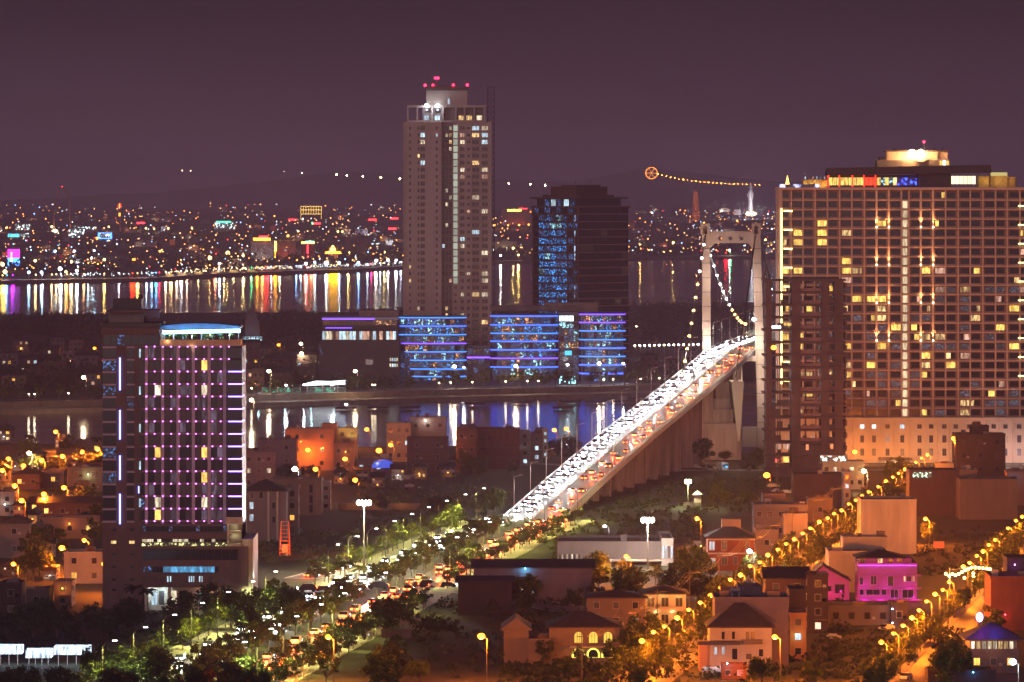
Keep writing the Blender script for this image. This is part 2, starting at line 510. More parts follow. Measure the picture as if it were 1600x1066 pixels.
# the cross road at the junction, both ways out of the boulevard
def path(name, pts, w, z, m, kerb=True):
    b = MB(); k = MB()
    P = [G(x, y, 0) for x, y in pts]
    for p, q in zip(P, P[1:]):
        d = (q - p).normalized(); r = Vector((d.y, -d.x, 0)) * (w / 2)
        b.quad([(p.x-r.x, p.y-r.y, z), (p.x+r.x, p.y+r.y, z), (q.x+r.x, q.y+r.y, z), (q.x-r.x, q.y-r.y, z)])
        if kerb:
            for s in (-1, 1):
                a0, a1 = p + r * s, p + r * s * 1.12; c0, c1 = q + r * s, q + r * s * 1.12
                k.quad([(a0.x, a0.y, 0.15), (a1.x, a1.y, 0.15), (c1.x, c1.y, 0.15), (c0.x, c0.y, 0.15)])
                k.quad([(a0.x, a0.y, 0.15), (c0.x, c0.y, 0.15), (c0.x, c0.y, 0), (a0.x, a0.y, 0)])
    struct(name, b, m)
    if kerb: struct(name.replace('road', 'kerb').replace('street', 'kerb'), k, kerbm)
path('cross_road', [(330, 962), (460, 930), (560, 917), (640, 913)], 13, 0.05, asphalt)
path('side_road', [(470, 905), (548, 884), (610, 872)], 9, 0.06, asphalt)
path('east_road', [(650, 917), (740, 925), (900, 955)], 12, 0.05, asphalt)
ROW1 = ((27.3, 1077), (151, 1860)); ROW2 = ((77.4, 1073.6), (152, 1515))
def street(name, seg, off, w, D0, D1):
    (x0, d0), (x1, d1) = seg; k = (x1 - x0) / (d1 - d0); b = MB(); kb = MB()
    f = lambda D: x0 + k * (D - d0) + off
    b.quad([(f(D0)-w/2, D0, .04), (f(D0)+w/2, D0, .04), (f(D1)+w/2, D1, .04), (f(D1)-w/2, D1, .04)])
    for s in (-1, 1):
        e0, e1 = f(D0) + s*w/2, f(D1) + s*w/2; o = s * 2.2
        kb.quad([(e0, D0, .15), (e0+o, D0, .15), (e1+o, D1, .15), (e1, D1, .15)])
        kb.quad([(e0, D0, .15), (e1, D1, .15), (e1, D1, .0), (e0, D0, .0)])
    struct(name, b, asphalt); struct(name + '_pavement', kb, paving)
street('west_street', ROW1, -2, 9, 880, 1860)
street('east_street', ROW2, 6, 9, 880, 1560)
b = MB(); b.box(-600, 600, 1000, 1010, 0, 0.035); struct('front_street', b, asphalt)
path('riverside_road', [(-100, 712), (400, 716), (800, 722), (1000, 735), (1330, 735), (1700, 730)], 9, 0.045, asphalt, False)

# ---------------------------------------------------------------- haze
b = MB(); b.box(-6300, 6300, -100, 28500, -8.5, 300)
hz = struct('haze', b, None, kind='stuff')
hm = bpy.data.materials.new('haze'); hm.use_nodes = True
hn = hm.node_tree.nodes; hn.remove(hn['Principled BSDF'])
pv = hn.new('ShaderNodeVolumePrincipled')
pv.inputs['Color'].default_value = (0.82, 0.70, 1.0, 1)
pv.inputs['Density'].default_value = HAZE
hm.node_tree.links.new(pv.outputs[0], hn['Material Output'].inputs['Volume'])
hz.data.materials.clear(); hz.data.materials.append(hm)
# ---------------------------------------------------------------- shared facade materials
dk_glass = glass('dark_glass', (0.012, 0.012, 0.018), 0.15, 0.4)
mid_glass = glass('curtained_glass', (0.05, 0.045, 0.05), 0.3, 0.4)
lit_warm = glow('warm_window_light', (1.0, 0.64, 0.26), 1.5, vary=0.6, stripes=0.8)
lit_yel = glow('yellow_window_light', (1.0, 0.62, 0.13), 1.8, vary=0.4, stripes=0.55)
lit_pale = glow('pale_window_light', (0.95, 0.80, 0.55), 1.3, vary=0.6, stripes=0.75)
lit_cool = glow('cool_window_light', (0.6, 0.85, 1.0), 1.3, vary=0.5, stripes=0.5)
lit_peach = glow('peach_window_light', (1.0, 0.55, 0.38), 0.9, vary=0.6, stripes=0.6)
lit_glint_blue = glow('blue_window_and_glint', (0.05, 0.35, 1.0), 1.2, vary=0.6, spots=1.1)  # serves lit rooms and the painted reflections on the office tower
lit_glint_dimblue = glow('dim_blue_window_and_glint', (0.10, 0.28, 0.75), 0.5, vary=0.6, spots=1.4)
lit_mix = glow('office_window_and_glint', (0.35, 0.8, 0.95), 1.4, vary=0.8, spots=0.9)
lit_mixw = glow('office_warm_window_light', (1.0, 0.45, 0.2), 1.2, vary=0.8, spots=1.0)
white_led = glow('white_led', (0.75, 0.9, 1.0), 9.0)
metal_d = paint('dark_metal', (0.08, 0.07, 0.075), 0.5, 0.15, 1.0, metal=0.5)
metal_l = paint('pale_metal', (0.55, 0.52, 0.5), 0.5, 0.1, 1.0)
frame_w = paint('white_frame', (0.36, 0.33, 0.30), 0.6, 0.08, 1.0)
frame_d = paint('dark_frame', (0.07, 0.055, 0.055), 0.6, 0.1, 1.0)
railing_m = paint('railing', (0.30, 0.22, 0.19), 0.7, 0.15, 0.6)
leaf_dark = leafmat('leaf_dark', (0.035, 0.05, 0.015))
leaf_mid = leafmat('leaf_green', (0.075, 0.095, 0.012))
leaf_lit = leafmat('leaf_lamplit', (0.115, 0.13, 0.008))  # lamplight put into the leaf colour: brightest for crowns near lamps, dark elsewhere
bark = paint('bark', (0.10, 0.075, 0.055), 0.9, 0.3, 2.0)
bark_w = paint('limewashed_bark', (0.42, 0.38, 0.34), 0.9, 0.2, 2.0)

# ================================================================ boutique hotel tower on the left
rt = random.Random(11)
brown = paint('brown_cladding', (0.11, 0.07, 0.075), 0.7, 0.18, 0.25, 0.4)
black_cl = paint('black_cladding', (0.035, 0.03, 0.038), 0.5, 0.2, 0.3)
mull = paint('mullion_panel', (0.38, 0.34, 0.45), 0.7, 0.12, 0.4)
uv_led = glow('violet_led_strip', (0.36, 0.18, 1.0), 7.0, sample=True)
dot_led = glow('pink_violet_led', (0.95, 0.2, 1.0), 7.0, vary=0.4)
blue_led = glow('blue_led_strip', (0.18, 0.22, 1.0), 8.0, sample=True)
sky_led = glow('sky_led_tube', (0.25, 0.75, 1.0), 14.0, sample=True)
F = Fr(1277, 270)
hotel = thing('hotel_tower', 'dark slab hotel with rows of violet LED dots and a blazing blue-white roof bar', 'hotel', F.loc())
b = MB(); b.box(F.X(222), F.X(378), 0.6, 20, F.Z(843), F.Z(541)); part('core', b, black_cl, hotel)
b = MB(); b.box(F.X(160), F.X(222), 0.3, 20, 0, F.Z(512)); part('wall', b, brown, hotel)
b = MB(); b.box(F.X(159), F.X(250), 0, 20.2, F.Z(512), F.Z(505)); b.box(F.X(160), F.X(250), 0.4, 19.8, F.Z(540.5), F.Z(512.1))
part('roof_parapet', b, black_cl, hotel)
b = MB(); b.box(F.X(161), F.X(249), 0.1, 0.38, F.Z(522), F.Z(513)); part('wall_band', b, brown, hotel)
for i in range(8): pane(hotel, F.X(167 + i * 10.8), F.Z(532), 10.2 / F.s, 2.6, dk_glass if rt.random() < .8 else lit_glint_dimblue, y=0.3)
# penthouse with its plant room
b = MB(); b.box(F.X(167), F.X(222), 6, 16, F.Z(505), F.Z(488)); part('penthouse', b, paint('plaster_dim', (0.25, 0.19, 0.17), 0.9, 0.2, 0.3), hotel)
b = MB(); b.box(F.X(165), F.X(247), 4, 17, F.Z(489), F.Z(485)); b.box(F.X(228), F.X(247), 4, 5, F.Z(497), F.Z(489)); part('penthouse_slab', b, brown, hotel)
b = MB(); b.box(F.X(173), F.X(218), 6.5, 15, F.Z(485), F.Z(468)); b.box(F.X(212), F.X(220), 7, 10, F.Z(468), F.Z(465)); part('plant_room', b, black_cl, hotel)
b = MB()
for i in range(5): b.tube((F.X(214 + i), 8, F.Z(466)), (F.X(214 + i), 8, F.Z(462)), 0.12)
b.ball((F.X(217), 8, F.Z(464)), .5); b.tube((F.X(236), 6, F.Z(485)), (F.X(236), 6, F.Z(478)), .1); b.tube((F.X(233), 6, F.Z(485)), (F.X(239), 6, F.Z(479)), .08); part('antenna', b, metal_d, hotel)
b = MB(); b.tube((F.X(270), 8, F.Z(505)), (F.X(270), 8, F.Z(468)), 0.1, .04); part('antenna', b, metal_d, hotel)
# curved canopy over the roof terrace
b = MB(); n = 12
arc = [(F.X(250 + 124 * i / n), F.Z(512 - 6 * sin(pi * (0.12 + 0.8 * i / n)))) for i in range(n + 1)]
b.xz([(F.X(250), F.Z(515)), (F.X(374), F.Z(514))] + arc[::-1], 3.5, 18)
part('roof_canopy', b, paint('blue_canopy', (0.05, 0.08, 0.13), 0.4, 0.15, 0.2), hotel)
b = MB(); b.tube((F.X(254), 1.0, F.Z(519.5)), (F.X(375), 1.0, F.Z(517)), 0.42, n=8); part('led_tube', b, sky_led, hotel)
for i in range(6): light(hotel, (F.X(262 + i * 21), 0.4, F.Z(513)), 420, (0.04, 0.3, 1.0), 0.3)
for i in range(4): light(hotel, (F.X(266 + i * 31), 1.4, F.Z(524)), 260, (0.8, 0.85, 1.0), 0.3)
b = MB(); b.box(F.X(250), F.X(376), -0.4, 12, F.Z(541), F.Z(539.4)); part('terrace_slab', b, mull, hotel)
b = MB(); b.box(F.X(250), F.X(376), -0.4, -0.25, F.Z(539.4), F.Z(531)); b.box(F.X(375.4), F.X(376), -0.25, 8, F.Z(539.4), F.Z(531)); part('terrace_parapet', b, paint('terrace_wall', (0.5, 0.36, 0.24), 0.8, 0.25, 0.5), hotel)
light(hotel, (F.X(262), -0.9, F.Z(533)), 70, (1.0, .6, .3), .2); light(hotel, (F.X(300), -0.9, F.Z(543)), 60, (1.0, .6, .3), .2)
for i in range(9):
    x = F.X(256 + i * 14.5); b = MB()
    b.tube((x, 2, F.Z(531)), (x, 2, F.Z(519)), 0.12); part('post', b, metal_l, hotel)
for i in range(8):
    x = F.X(262 + i * 14.2 + rt.uniform(-3, 3)); b = MB()
    for k in range(30):
        a, r, h = rt.uniform(0, 2*pi), rt.uniform(.1, .7), rt.uniform(-.2, 1.5)
        c = Vector((x + r*cos(a), 1.2 + r*sin(a), F.Z(531) + h)); u = Vector((rt.uniform(-1,1), rt.uniform(-1,1), rt.uniform(-1,1))) * .3; w = Vector((rt.uniform(-1,1), rt.uniform(-1,1), rt.uniform(-1,1))) * .3
        b.quad([c-u-w, c+u-w, c+u+w, c-u+w])
    part('plant', b, leaf_mid, hotel)
ROWS = [541.7 + 19.48 * i for i in range(15)]
mx = [228.7, 254, 278, 302, 326.8, 351]
for i, x in enumerate(mx):
    b = MB(); b.box(F.X(x - 2.4), F.X(x + 2.4), 0.05, 0.6, F.Z(819), F.Z(541)); part('column', b, mull, hotel)
for y in ROWS:
    b = MB(); b.box(F.X(222), F.X(357), 0.2, 0.6, F.Z(y + 1.2), F.Z(y - 1.2)); part('floor_slab', b, paint('violet_slab', (0.2, 0.13, 0.2), 0.6, .1, .5), hotel)
    b = MB(); b.box(F.X(160), F.X(181.5), 0.12, 0.32, F.Z(y + 2.4), F.Z(y - 0.2)); part('spandrel', b, mull, hotel); b = MB(); b.box(F.X(198), F.X(210), 0.12, 0.32, F.Z(y + 2.4), F.Z(y - 0.2)); part('spandrel', b, mull, hotel)
    for k in range(11):
        x = 228.7 + 12.9 * k
        if y > 570 and x > 350: continue
        if '_DOT' not in globals(): globals()['_DOT'] = MB().ball((0, 0, 0), .19, seg=6, ring=4).mesh('led_dot', dot_led)
        link('led_dot', _DOT, hotel, (F.X(x), -0.05, F.Z(y)))
for j in range(14):
    y0, y1 = ROWS[j], ROWS[j + 1]; yc = (y0 + y1) / 2
    for i, x in enumerate([241.4, 266, 290, 314.4, 338.9]):
        lit = (j, i) in ((1, 3), (3, 0), (8, 0), (8, 3), (13, 0), (10, 3), (12, 3), (12, 0), (3, 3))
        for s in (-1, 1):
            on = lit and (s > 0)
            pane(hotel, F.X(x + s * 4.8), F.Z(yc), 9.0 / F.s, 15.5 / F.s, (lit_yel if j % 3 else lit_pale) if on else (mid_glass if rt.random() < .35 else (dk_glass if rt.random() < .7 else glow('lilac_curtain_light', (.55, .4, .62), .16, vary=.7, stripes=.8))), y=0.5, name='window')
    b = MB(); b.box(F.X(353.6), F.X(378.3), -0.5, 0.55, F.Z(y1 - 2), F.Z(y0 + 2)); part('bay_window', b, dk_glass, hotel)
    if j > 0:
        b = MB(); b.box(F.X(357), F.X(379), -0.75, -0.5, F.Z(y1 + .9), F.Z(y1 - .9)); b.box(F.X(378.4), F.X(379), -0.5, 8, F.Z(y1 + .9), F.Z(y1 - .9)); part('led_strip', b, uv_led, hotel)
    for x, w in ((171, 20), (203.8, 10.5), (221, 8.5)):
        m = dk_glass if rt.random() < .85 else lit_glint_dimblue
        pane(hotel, F.X(x), F.Z(yc + .6), w / F.s, 15.2 / F.s, m, y=0.25)
    pane(hotel, F.X(218.6), F.Z(yc + .6), 2.2 / F.s, 13 / F.s, mid_glass if j % 3 else lit_cool, y=0.12)
for a, c in ((559, 610), (641, 687), (712, 750), (772, 819)):
    b = MB(); b.box(F.X(186.2), F.X(188.4), 0.0, 0.28, F.Z(c), F.Z(a)); part('led_strip', b, blue_led, hotel)
b = MB(); b.box(F.X(216), F.X(217.6), 0.0, 0.28, F.Z(771), F.Z(760)); part('led_strip', b, blue_led, hotel)
# podium of the hotel
b = MB(); b.box(F.X(222), F.X(378), 0.2, 22, F.Z(918), F.Z(819.5)); part('podium_wall', b, brown, hotel)
b = MB(); b.box(F.X(377), F.X(395), 0.4, 26, F.Z(935), F.Z(843)); part('podium_wing', b, paint('pale_stone', (0.45, 0.42, 0.33), .8, .2, .4), hotel)
b = MB(); b.box(F.X(220), F.X(388), -1.2, 0.15, F.Z(857), F.Z(853.4)); b.box(F.X(376), F.X(388), -1.2, 0.35, F.Z(916), F.Z(857)); b.box(F.X(220), F.X(356), -0.6, .15, F.Z(842), F.Z(833)); part('ledge', b, brown, hotel)
b = MB(); b.box(F.X(355), F.X(377), -1.4, .15, F.Z(833), F.Z(829)); b.box(F.X(355), F.X(377.4), -1.4, .15, F.Z(853), F.Z(849.5)); b.box(F.X(354), F.X(380), -1.5, .15, F.Z(819), F.Z(808)); b.box(F.X(355), F.X(357.4), -1.3, .1, F.Z(850), F.Z(819)); part('balcony_frame', b, paint('pale_stone', (0, 0, 0)), hotel)
light(hotel, (F.X(367), -0.8, F.Z(837)), 160, (.85, 1, .45), .2); light(hotel, (F.X(367), -0.8, F.Z(821)), 120, (.85, 1, .45), .2)
light(hotel, (F.X(391), -1.6, F.Z(925)), 260, (.9, 1, .6), .2); light(hotel, (F.X(397), 4, F.Z(900)), 300, (.8, 1, .7), .2)
for i in range(22):
    pane(hotel, F.X(224.6 + i * 6.05), F.Z(826.6), 5.6 / F.s, 8 / F.s, dk_glass if i % 7 else lit_glint_dimblue, y=0.15)
    pane(hotel, F.X(224.6 + i * 6.05), F.Z(851), 5.5 / F.s, 5.5 / F.s, glow('green_gold_window_light', (0.9, 0.85, 0.32), 1.1, vary=.7, spots=1.6), y=0.12)
    pane(hotel, F.X(224.6 + i * 6.05), F.Z(844.8), 5.5 / F.s, 4.2 / F.s, lit_pale if rt.random() < .55 else dk_glass, y=0.12)
for i in range(12): pane(hotel, F.X(229 + i * 12.4), F.Z(867), 11.8 / F.s, 16 / F.s, dk_glass, y=0.12)
for i in range(19):
    x = 224 + i * 6.2
    pane(hotel, F.X(x + 3), F.Z(890), 5.7 / F.s, 8.5 / F.s, glow('blue_curtain_light', (0.10, 0.42, 0.75), 1.0, vary=.4, stripes=.6) if (x > 249 and x < 334) else (lit_glint_dimblue if x < 234 else dk_glass), y=0.12)
for x in (222.5, 225.6, 240, 243, 260, 264.5, 294, 297.2, 300.5, 310, 313.5, 325, 328):
    pane(hotel, F.X(x + 2), F.Z(905), 1.7 / F.s, 9 / F.s, lit_cool if x > 255 and x < 320 else mid_glass, y=0.12)
for x, y in ((177.5, 847.5), (206, 847.5)): pane(hotel, F.X(x), F.Z(y), 8 / F.s, 4.5 / F.s, lit_warm, y=0.25)
for y in (828, 866.5, 886, 906, 922):
    for x in (178, 206): pane(hotel, F.X(x), F.Z(y), 7 / F.s, 3.6 / F.s, dk_glass, y=0.25)
# ground floor: pale columns, entrance glass
b = MB(); b.box(F.X(224), F.X(378), 3.5, 22, 0, F.Z(918)); part('lobby_wall', b, paint('lobby_stone', (0.5, 0.42, 0.34), .8, .2, .4), hotel)
for x in (226, 262, 300, 338, 374):
    b = MB(); b.box(F.X(x), F.X(x + 4.5), 0.6, 2.4, 0, F.Z(918)); part('column', b, paint('pale_stone', (0, 0, 0)), hotel)
for i, x in enumerate((240, 251, 270, 283, 310, 322, 350)): pane(hotel, F.X(x), F.Z(936), 8 / F.s, 22 / F.s, (lit_cool, mid_glass, lit_pale, dk_glass)[i % 4], y=3.4)
for x, c, p in ((235, (.7, .9, 1), 500), (256, (.6, .9, 1), 380), (320, (1, .6, .3), 200), (214, (1, .8, .5), 160)): light(hotel, (F.X(x), 1.4, F.Z(926)), p, c, .3)

# ================================================================ tall residential tower, mid left
rt = random.Random(5)
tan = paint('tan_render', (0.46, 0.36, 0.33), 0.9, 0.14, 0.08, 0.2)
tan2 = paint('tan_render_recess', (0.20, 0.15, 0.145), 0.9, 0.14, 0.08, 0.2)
F = Fr(2950, 700)
tower = thing('residential_tower', 'tallest tower, tan concrete with a pale lit stair column and red beacons on top', 'tower', F.loc())
b = MB(); b.box(F.X(634), F.X(690), 0, 24, 0, F.Z(191)); b.box(F.X(630), F.X(634), 1.5, 23, 0, F.Z(191)); part('wall', b, tan, tower)
b = MB(); b.box(F.X(690), F.X(766), 4, 27, 0, F.Z(191)); part('wall', b, tan, tower)
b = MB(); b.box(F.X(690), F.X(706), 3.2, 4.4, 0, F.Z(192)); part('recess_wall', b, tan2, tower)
b = MB(); b.box(F.X(716), F.X(718.6), 2.9, 4.1, 0, F.Z(191.5)); b.box(F.X(735.6), F.X(737.4), 2.9, 4.1, 0, F.Z(191.5)); b.box(F.X(764), F.X(768), 2.6, 26, 0, F.Z(190)); part('pilaster', b, tan, tower)
rows = [200.3 + 10.84 * i for i in range(32)]
for j, y in enumerate(rows):
    litrow = j < 23
    for x, w, h, p in ((640.8, 3, 4.8, .08), (654, 3, 4.8, .14), (660.5, 7, 6.4, .2), (682.4, 3, 4.8, .06), (692.8, 3.6, 5.6, .14), (698, 3.6, 5.6, .22), (703.6, 3.6, 5.6, .26),
                       (722.4, 7, 6, .2), (732, 5, 4, .1), (743.2, 11, 6.2, .28), (757.4, 9.5, 6.2, .34)):
        if y > 488 and x < 690: continue
        if y > 555: continue
        if x > 716 and y > 430 and x < 740: w, h = 4.6, 5.4
        yy = 0.0 if x < 690 else (3.2 if x < 706 else 4.0)
        r_ = rt.random()
        m = dk_glass if r_ > p else rt.choice([lit_warm, lit_cool, lit_pale, lit_pale, lit_peach, lit_warm])
        if not litrow and m is not dk_glass and rt.random() < .5: m = dk_glass
        if w > 5:
            for s in (-1, 1): pane(tower, F.X(x + s * w / 4), F.Z(y), (w / 2 - .4) / F.s, h / F.s, m, y=yy)
        else: pane(tower, F.X(x), F.Z(y), w / F.s, h / F.s, m, y=yy)
    b = MB(); b.box(F.X(737.4), F.X(764), 3.0, 4, F.Z(y + 4.6), F.Z(y + 3.2)); b.box(F.X(630), F.X(633.5), -0.6, 1.4, F.Z(y + 4.6), F.Z(y + 2.2)); part('balcony', b, tan, tower)
    if litrow: pane(tower, F.X(711.6), F.Z(y), 6.4 / F.s, 9.0 / F.s, glow('stair_light', (0.72, 0.85, 0.68), 0.6, vary=.35), y=3.9, name='stair_window')
    else: pane(tower, F.X(711.6), F.Z(y), 4 / F.s, 4.6 / F.s, dk_glass, y=3.9)
# crown
b = MB(); b.box(F.X(636), F.X(760), 3, 22, F.Z(191), F.Z(188)); b.box(F.X(636), F.X(760), 3, 22, F.Z(168), F.Z(164.5)); part('crown_slab', b, tan, tower)
for x in (637, 652, 675, 692, 712, 726, 741, 757):
    b = MB(); b.box(F.X(x - 1.1), F.X(x + 1.1), 3.2, 5, F.Z(188), F.Z(168)); part('crown_column', b, tan, tower)
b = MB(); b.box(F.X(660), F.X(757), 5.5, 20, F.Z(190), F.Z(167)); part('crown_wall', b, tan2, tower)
for x, m in ((666, lit_cool), (683, lit_cool), (720, lit_warm), (733, lit_warm), (749, lit_pale)): pane(tower, F.X(x), F.Z(184), 8 / F.s, 7 / F.s, m, y=5.4)
for x in (668, 684, 720, 735, 750): pane(tower, F.X(x), F.Z(173), 8 / F.s, 6 / F.s, dk_glass, y=5.4)
b = MB(); b.box(F.X(666), F.X(730), 6, 18, F.Z(165), F.Z(141)); part('roof_block', b, tan, tower)
b = MB(); b.box(F.X(664), F.X(731), 5, 19, F.Z(141), F.Z(136.5)); b.box(F.X(672), F.X(715), 8, 16, F.Z(136.5), F.Z(133.5)); part('roof_cap', b, concrete_dark, tower)
pane(tower, F.X(701), F.Z(158), 3 / F.s, 9 / F.s, lit_cool, y=5.9)
b = MB(); b.tube((F.X(682), 10, F.Z(134)), (F.X(682), 10, F.Z(122)), .35); part('mast', b, metal_d, tower)
red_b = glow('red_beacon_light', (1.0, 0.01, 0.04), 20)
for x, y in ((664, 133), (676, 133), (708, 132.6), (730, 132.4), (680, 121.6), (684, 121.6)):
    b = MB(); b.ball((F.X(x), 9, F.Z(y)), .75); part('beacon', b, red_b, tower)
    light(tower, (F.X(x), 7.6, F.Z(y)), 500, (1, .02, .05), .5)
for x in (666.5, 683.5):
    b = MB(); b.ball((F.X(x), 3.0, F.Z(165)), .95); part('floodlight', b, glow('flood_light', (.8, .93, 1), 40), tower)
    light(tower, (F.X(x), 1.4, F.Z(171)), 1600, (.75, .9, 1), .6)
# hoist mast that climbs the right-hand side
hoist = thing('hoist_mast', 'thin lattice hoist mast climbing the right side of the tallest tower', 'mast', W(767, 0, 2962).xy.to_3d())
b = MB(); zt = W(0, 137, 2962).z; w = 1.9
for sx in (-w, w):
    for sy in (-w, w): b.tube((sx, sy, 0), (sx, sy, zt), .22, n=4)
z = 0
while z < zt - 3:
    for s in (-1, 1):
        b.tube((-w * s, -w, z), (w * s, -w, z + 3.4), .13, n=3); b.tube((w, -w * s, z), (w, w * s, z + 3.4), .13, n=3)
    b.tube((-w, -w, z), (w, -w, z), .13, n=3); z += 3.4
part('lattice', b, metal_d, hoist)
b = MB(); b.box(-w - .4, w + .4, -w - .4, w + .4, zt, zt + .5); part('top_platform', b, metal_d, hoist)

# ================================================================ dark glass office tower, centre
rt = random.Random(21)
office_frame = paint('office_frame', (0.10, 0.055, 0.05), 0.6, 0.15, 0.3)
blk_glass = glass('black_glass', (0.030, 0.022, 0.034), 0.1, 0.5)
D0 = 3000; s = FPX / D0; cx = (905 - 800) / s; ang = radians(38)
office = thing('office_tower', 'dark glass corner tower with blue reflections painted on its left face', 'tower', (cx, D0, 0))
# corner at root; left face runs back-left, right face back-right
wl_, wr_ = 72 / s / cos(ang), 81 / s / sin(ang) * .98
uL, uR = Vector((-cos(ang), sin(ang), 0)), Vector((sin(ang), cos(ang), 0))
zt = EYE - (322 - HZ) / s; zb = 0
def quadp(b, org, u, n_, a0, a1, z0, z1, d0, d1, m=0):
    """a box on a facade that runs along u with outward normal n_"""
    P = [org + u*a + n_*d for a, d in ((a0, d0), (a1, d0), (a1, d1), (a0, d1))]
    b.prism([(p.x, p.y) for p in (P if (P[1]-P[0]).cross(P[2]-P[0]).z > 0 else P[::-1])], z0, z1, m)
nL, nR = Vector((-sin(ang), -cos(ang), 0)), Vector((cos(ang), -sin(ang), 0))
O = Vector((0, 0, 0))
b = MB(); c4 = [O, uR*wr_, uR*wr_ + uL*wl_, uL*wl_]; b.prism([(p.x, p.y) for p in c4], 0, zt); part('core', b, blk_glass, office)
fl = 12.05 / s
nfl = int((zt) / fl)
for j in range(nfl):
    z = zt - j * fl
    b = MB(); quadp(b, O, uL, nL, -0.3, wl_ + .3, z - .9, z, 0.02, .5); part('floor_band', b, office_frame, office)
    b = MB(); quadp(b, O, uR, nR, -0.3, wr_ + .3, z - .4, z, 0.02, .45); part('floor_band', b, paint('office_band', (0.50, 0.34, 0.36), .6, .1, .3), office)
    if z - fl < 20: continue
    for i in range(8):  # left face: reflected city lights put into the panes as speckled glow
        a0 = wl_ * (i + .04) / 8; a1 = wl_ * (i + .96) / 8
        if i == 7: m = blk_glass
        elif i < 2: m = lit_glint_dimblue if rt.random() < .5 else blk_glass
        else: m = lit_glint_blue if rt.random() < (.78 if j > 1 else .3) else (lit_mix if rt.random() < .25 else lit_glint_dimblue)
        if j in (0,): m = lit_glint_dimblue if i % 2 else blk_glass
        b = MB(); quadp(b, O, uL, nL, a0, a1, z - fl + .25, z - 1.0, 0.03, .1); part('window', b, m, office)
    for i in range(7):
        a0 = wr_ * (i + .04) / 7; a1 = wr_ * (i + .96) / 7
        m = blk_glass if rt.random() < .95 else glow('faint_window_light', (1, .6, .35), .10, vary=.6, spots=1.4)
        b = MB(); quadp(b, O, uR, nR, a0, a1, z - fl + .2, z - .5, 0.03, .09); part('window', b, m, office)
for u, n_, a in ((uL, nL, wl_ * .985), (uL, nL, wl_ * .24), (uL, nL, wl_ * .015)):
    b = MB(); quadp(b, O, u, n_, a - .5, a + .5, 0, zt, .1, .7); part('pier', b, office_frame, office)
b = MB(); quadp(b, O, uL, nL, wl_*.08, wl_*.10, 5, zt - 3, .1, .3); part('light_strip', b, glow('cold_strip_light', (.5, .7, 1), .9, spots=.25), office)
for p_, (a0, a1, q0, q1, z0, z1, m) in enumerate(((-.02, 1.02, -.02, 1.02, 0, .7, office_frame), (.06, .98, .06, .9, .7, 5.2, blk_glass), (-.04, 1.03, -.03, .96, 5.2, 6.2, office_frame), (.1, .9, .1, .8, 6.2, 7.6, office_frame), (.16, .72, .1, .72, 7.6, 12.4, office_frame), (.25, .6, .2, .66, 12.4, 13.4, office_frame))):
    P = [uR*wr_*q0 + uL*wl_*a0, uR*wr_*q1 + uL*wl_*a0, uR*wr_*q1 + uL*wl_*a1, uR*wr_*q0 + uL*wl_*a1]
    b = MB(); b.prism([(p.x, p.y) for p in P], zt - 1 + z0, zt - 1 + z1); part(('roof_parapet', 'top_floor', 'roof_slab', 'penthouse', 'plant_room', 'plant_cap')[p_], b, m, office)
for i in range(5):
    a0 = wl_ * (.15 + .14 * i); b = MB(); quadp(b, uR * wr_ * .06, uL, nL, a0, a0 + wl_ * .1, zt, zt + 3.8, .02, .1); part('window', b, lit_cool if i % 2 else lit_glint_dimblue, office)
for x in (.3, .6):
    p = uR * wr_ * x + uL * wl_ * .4; b = MB(); b.tube((p.x, p.y, zt + 12), (p.x, p.y, zt + 16), .1); part('antenna', b, metal_d, office)

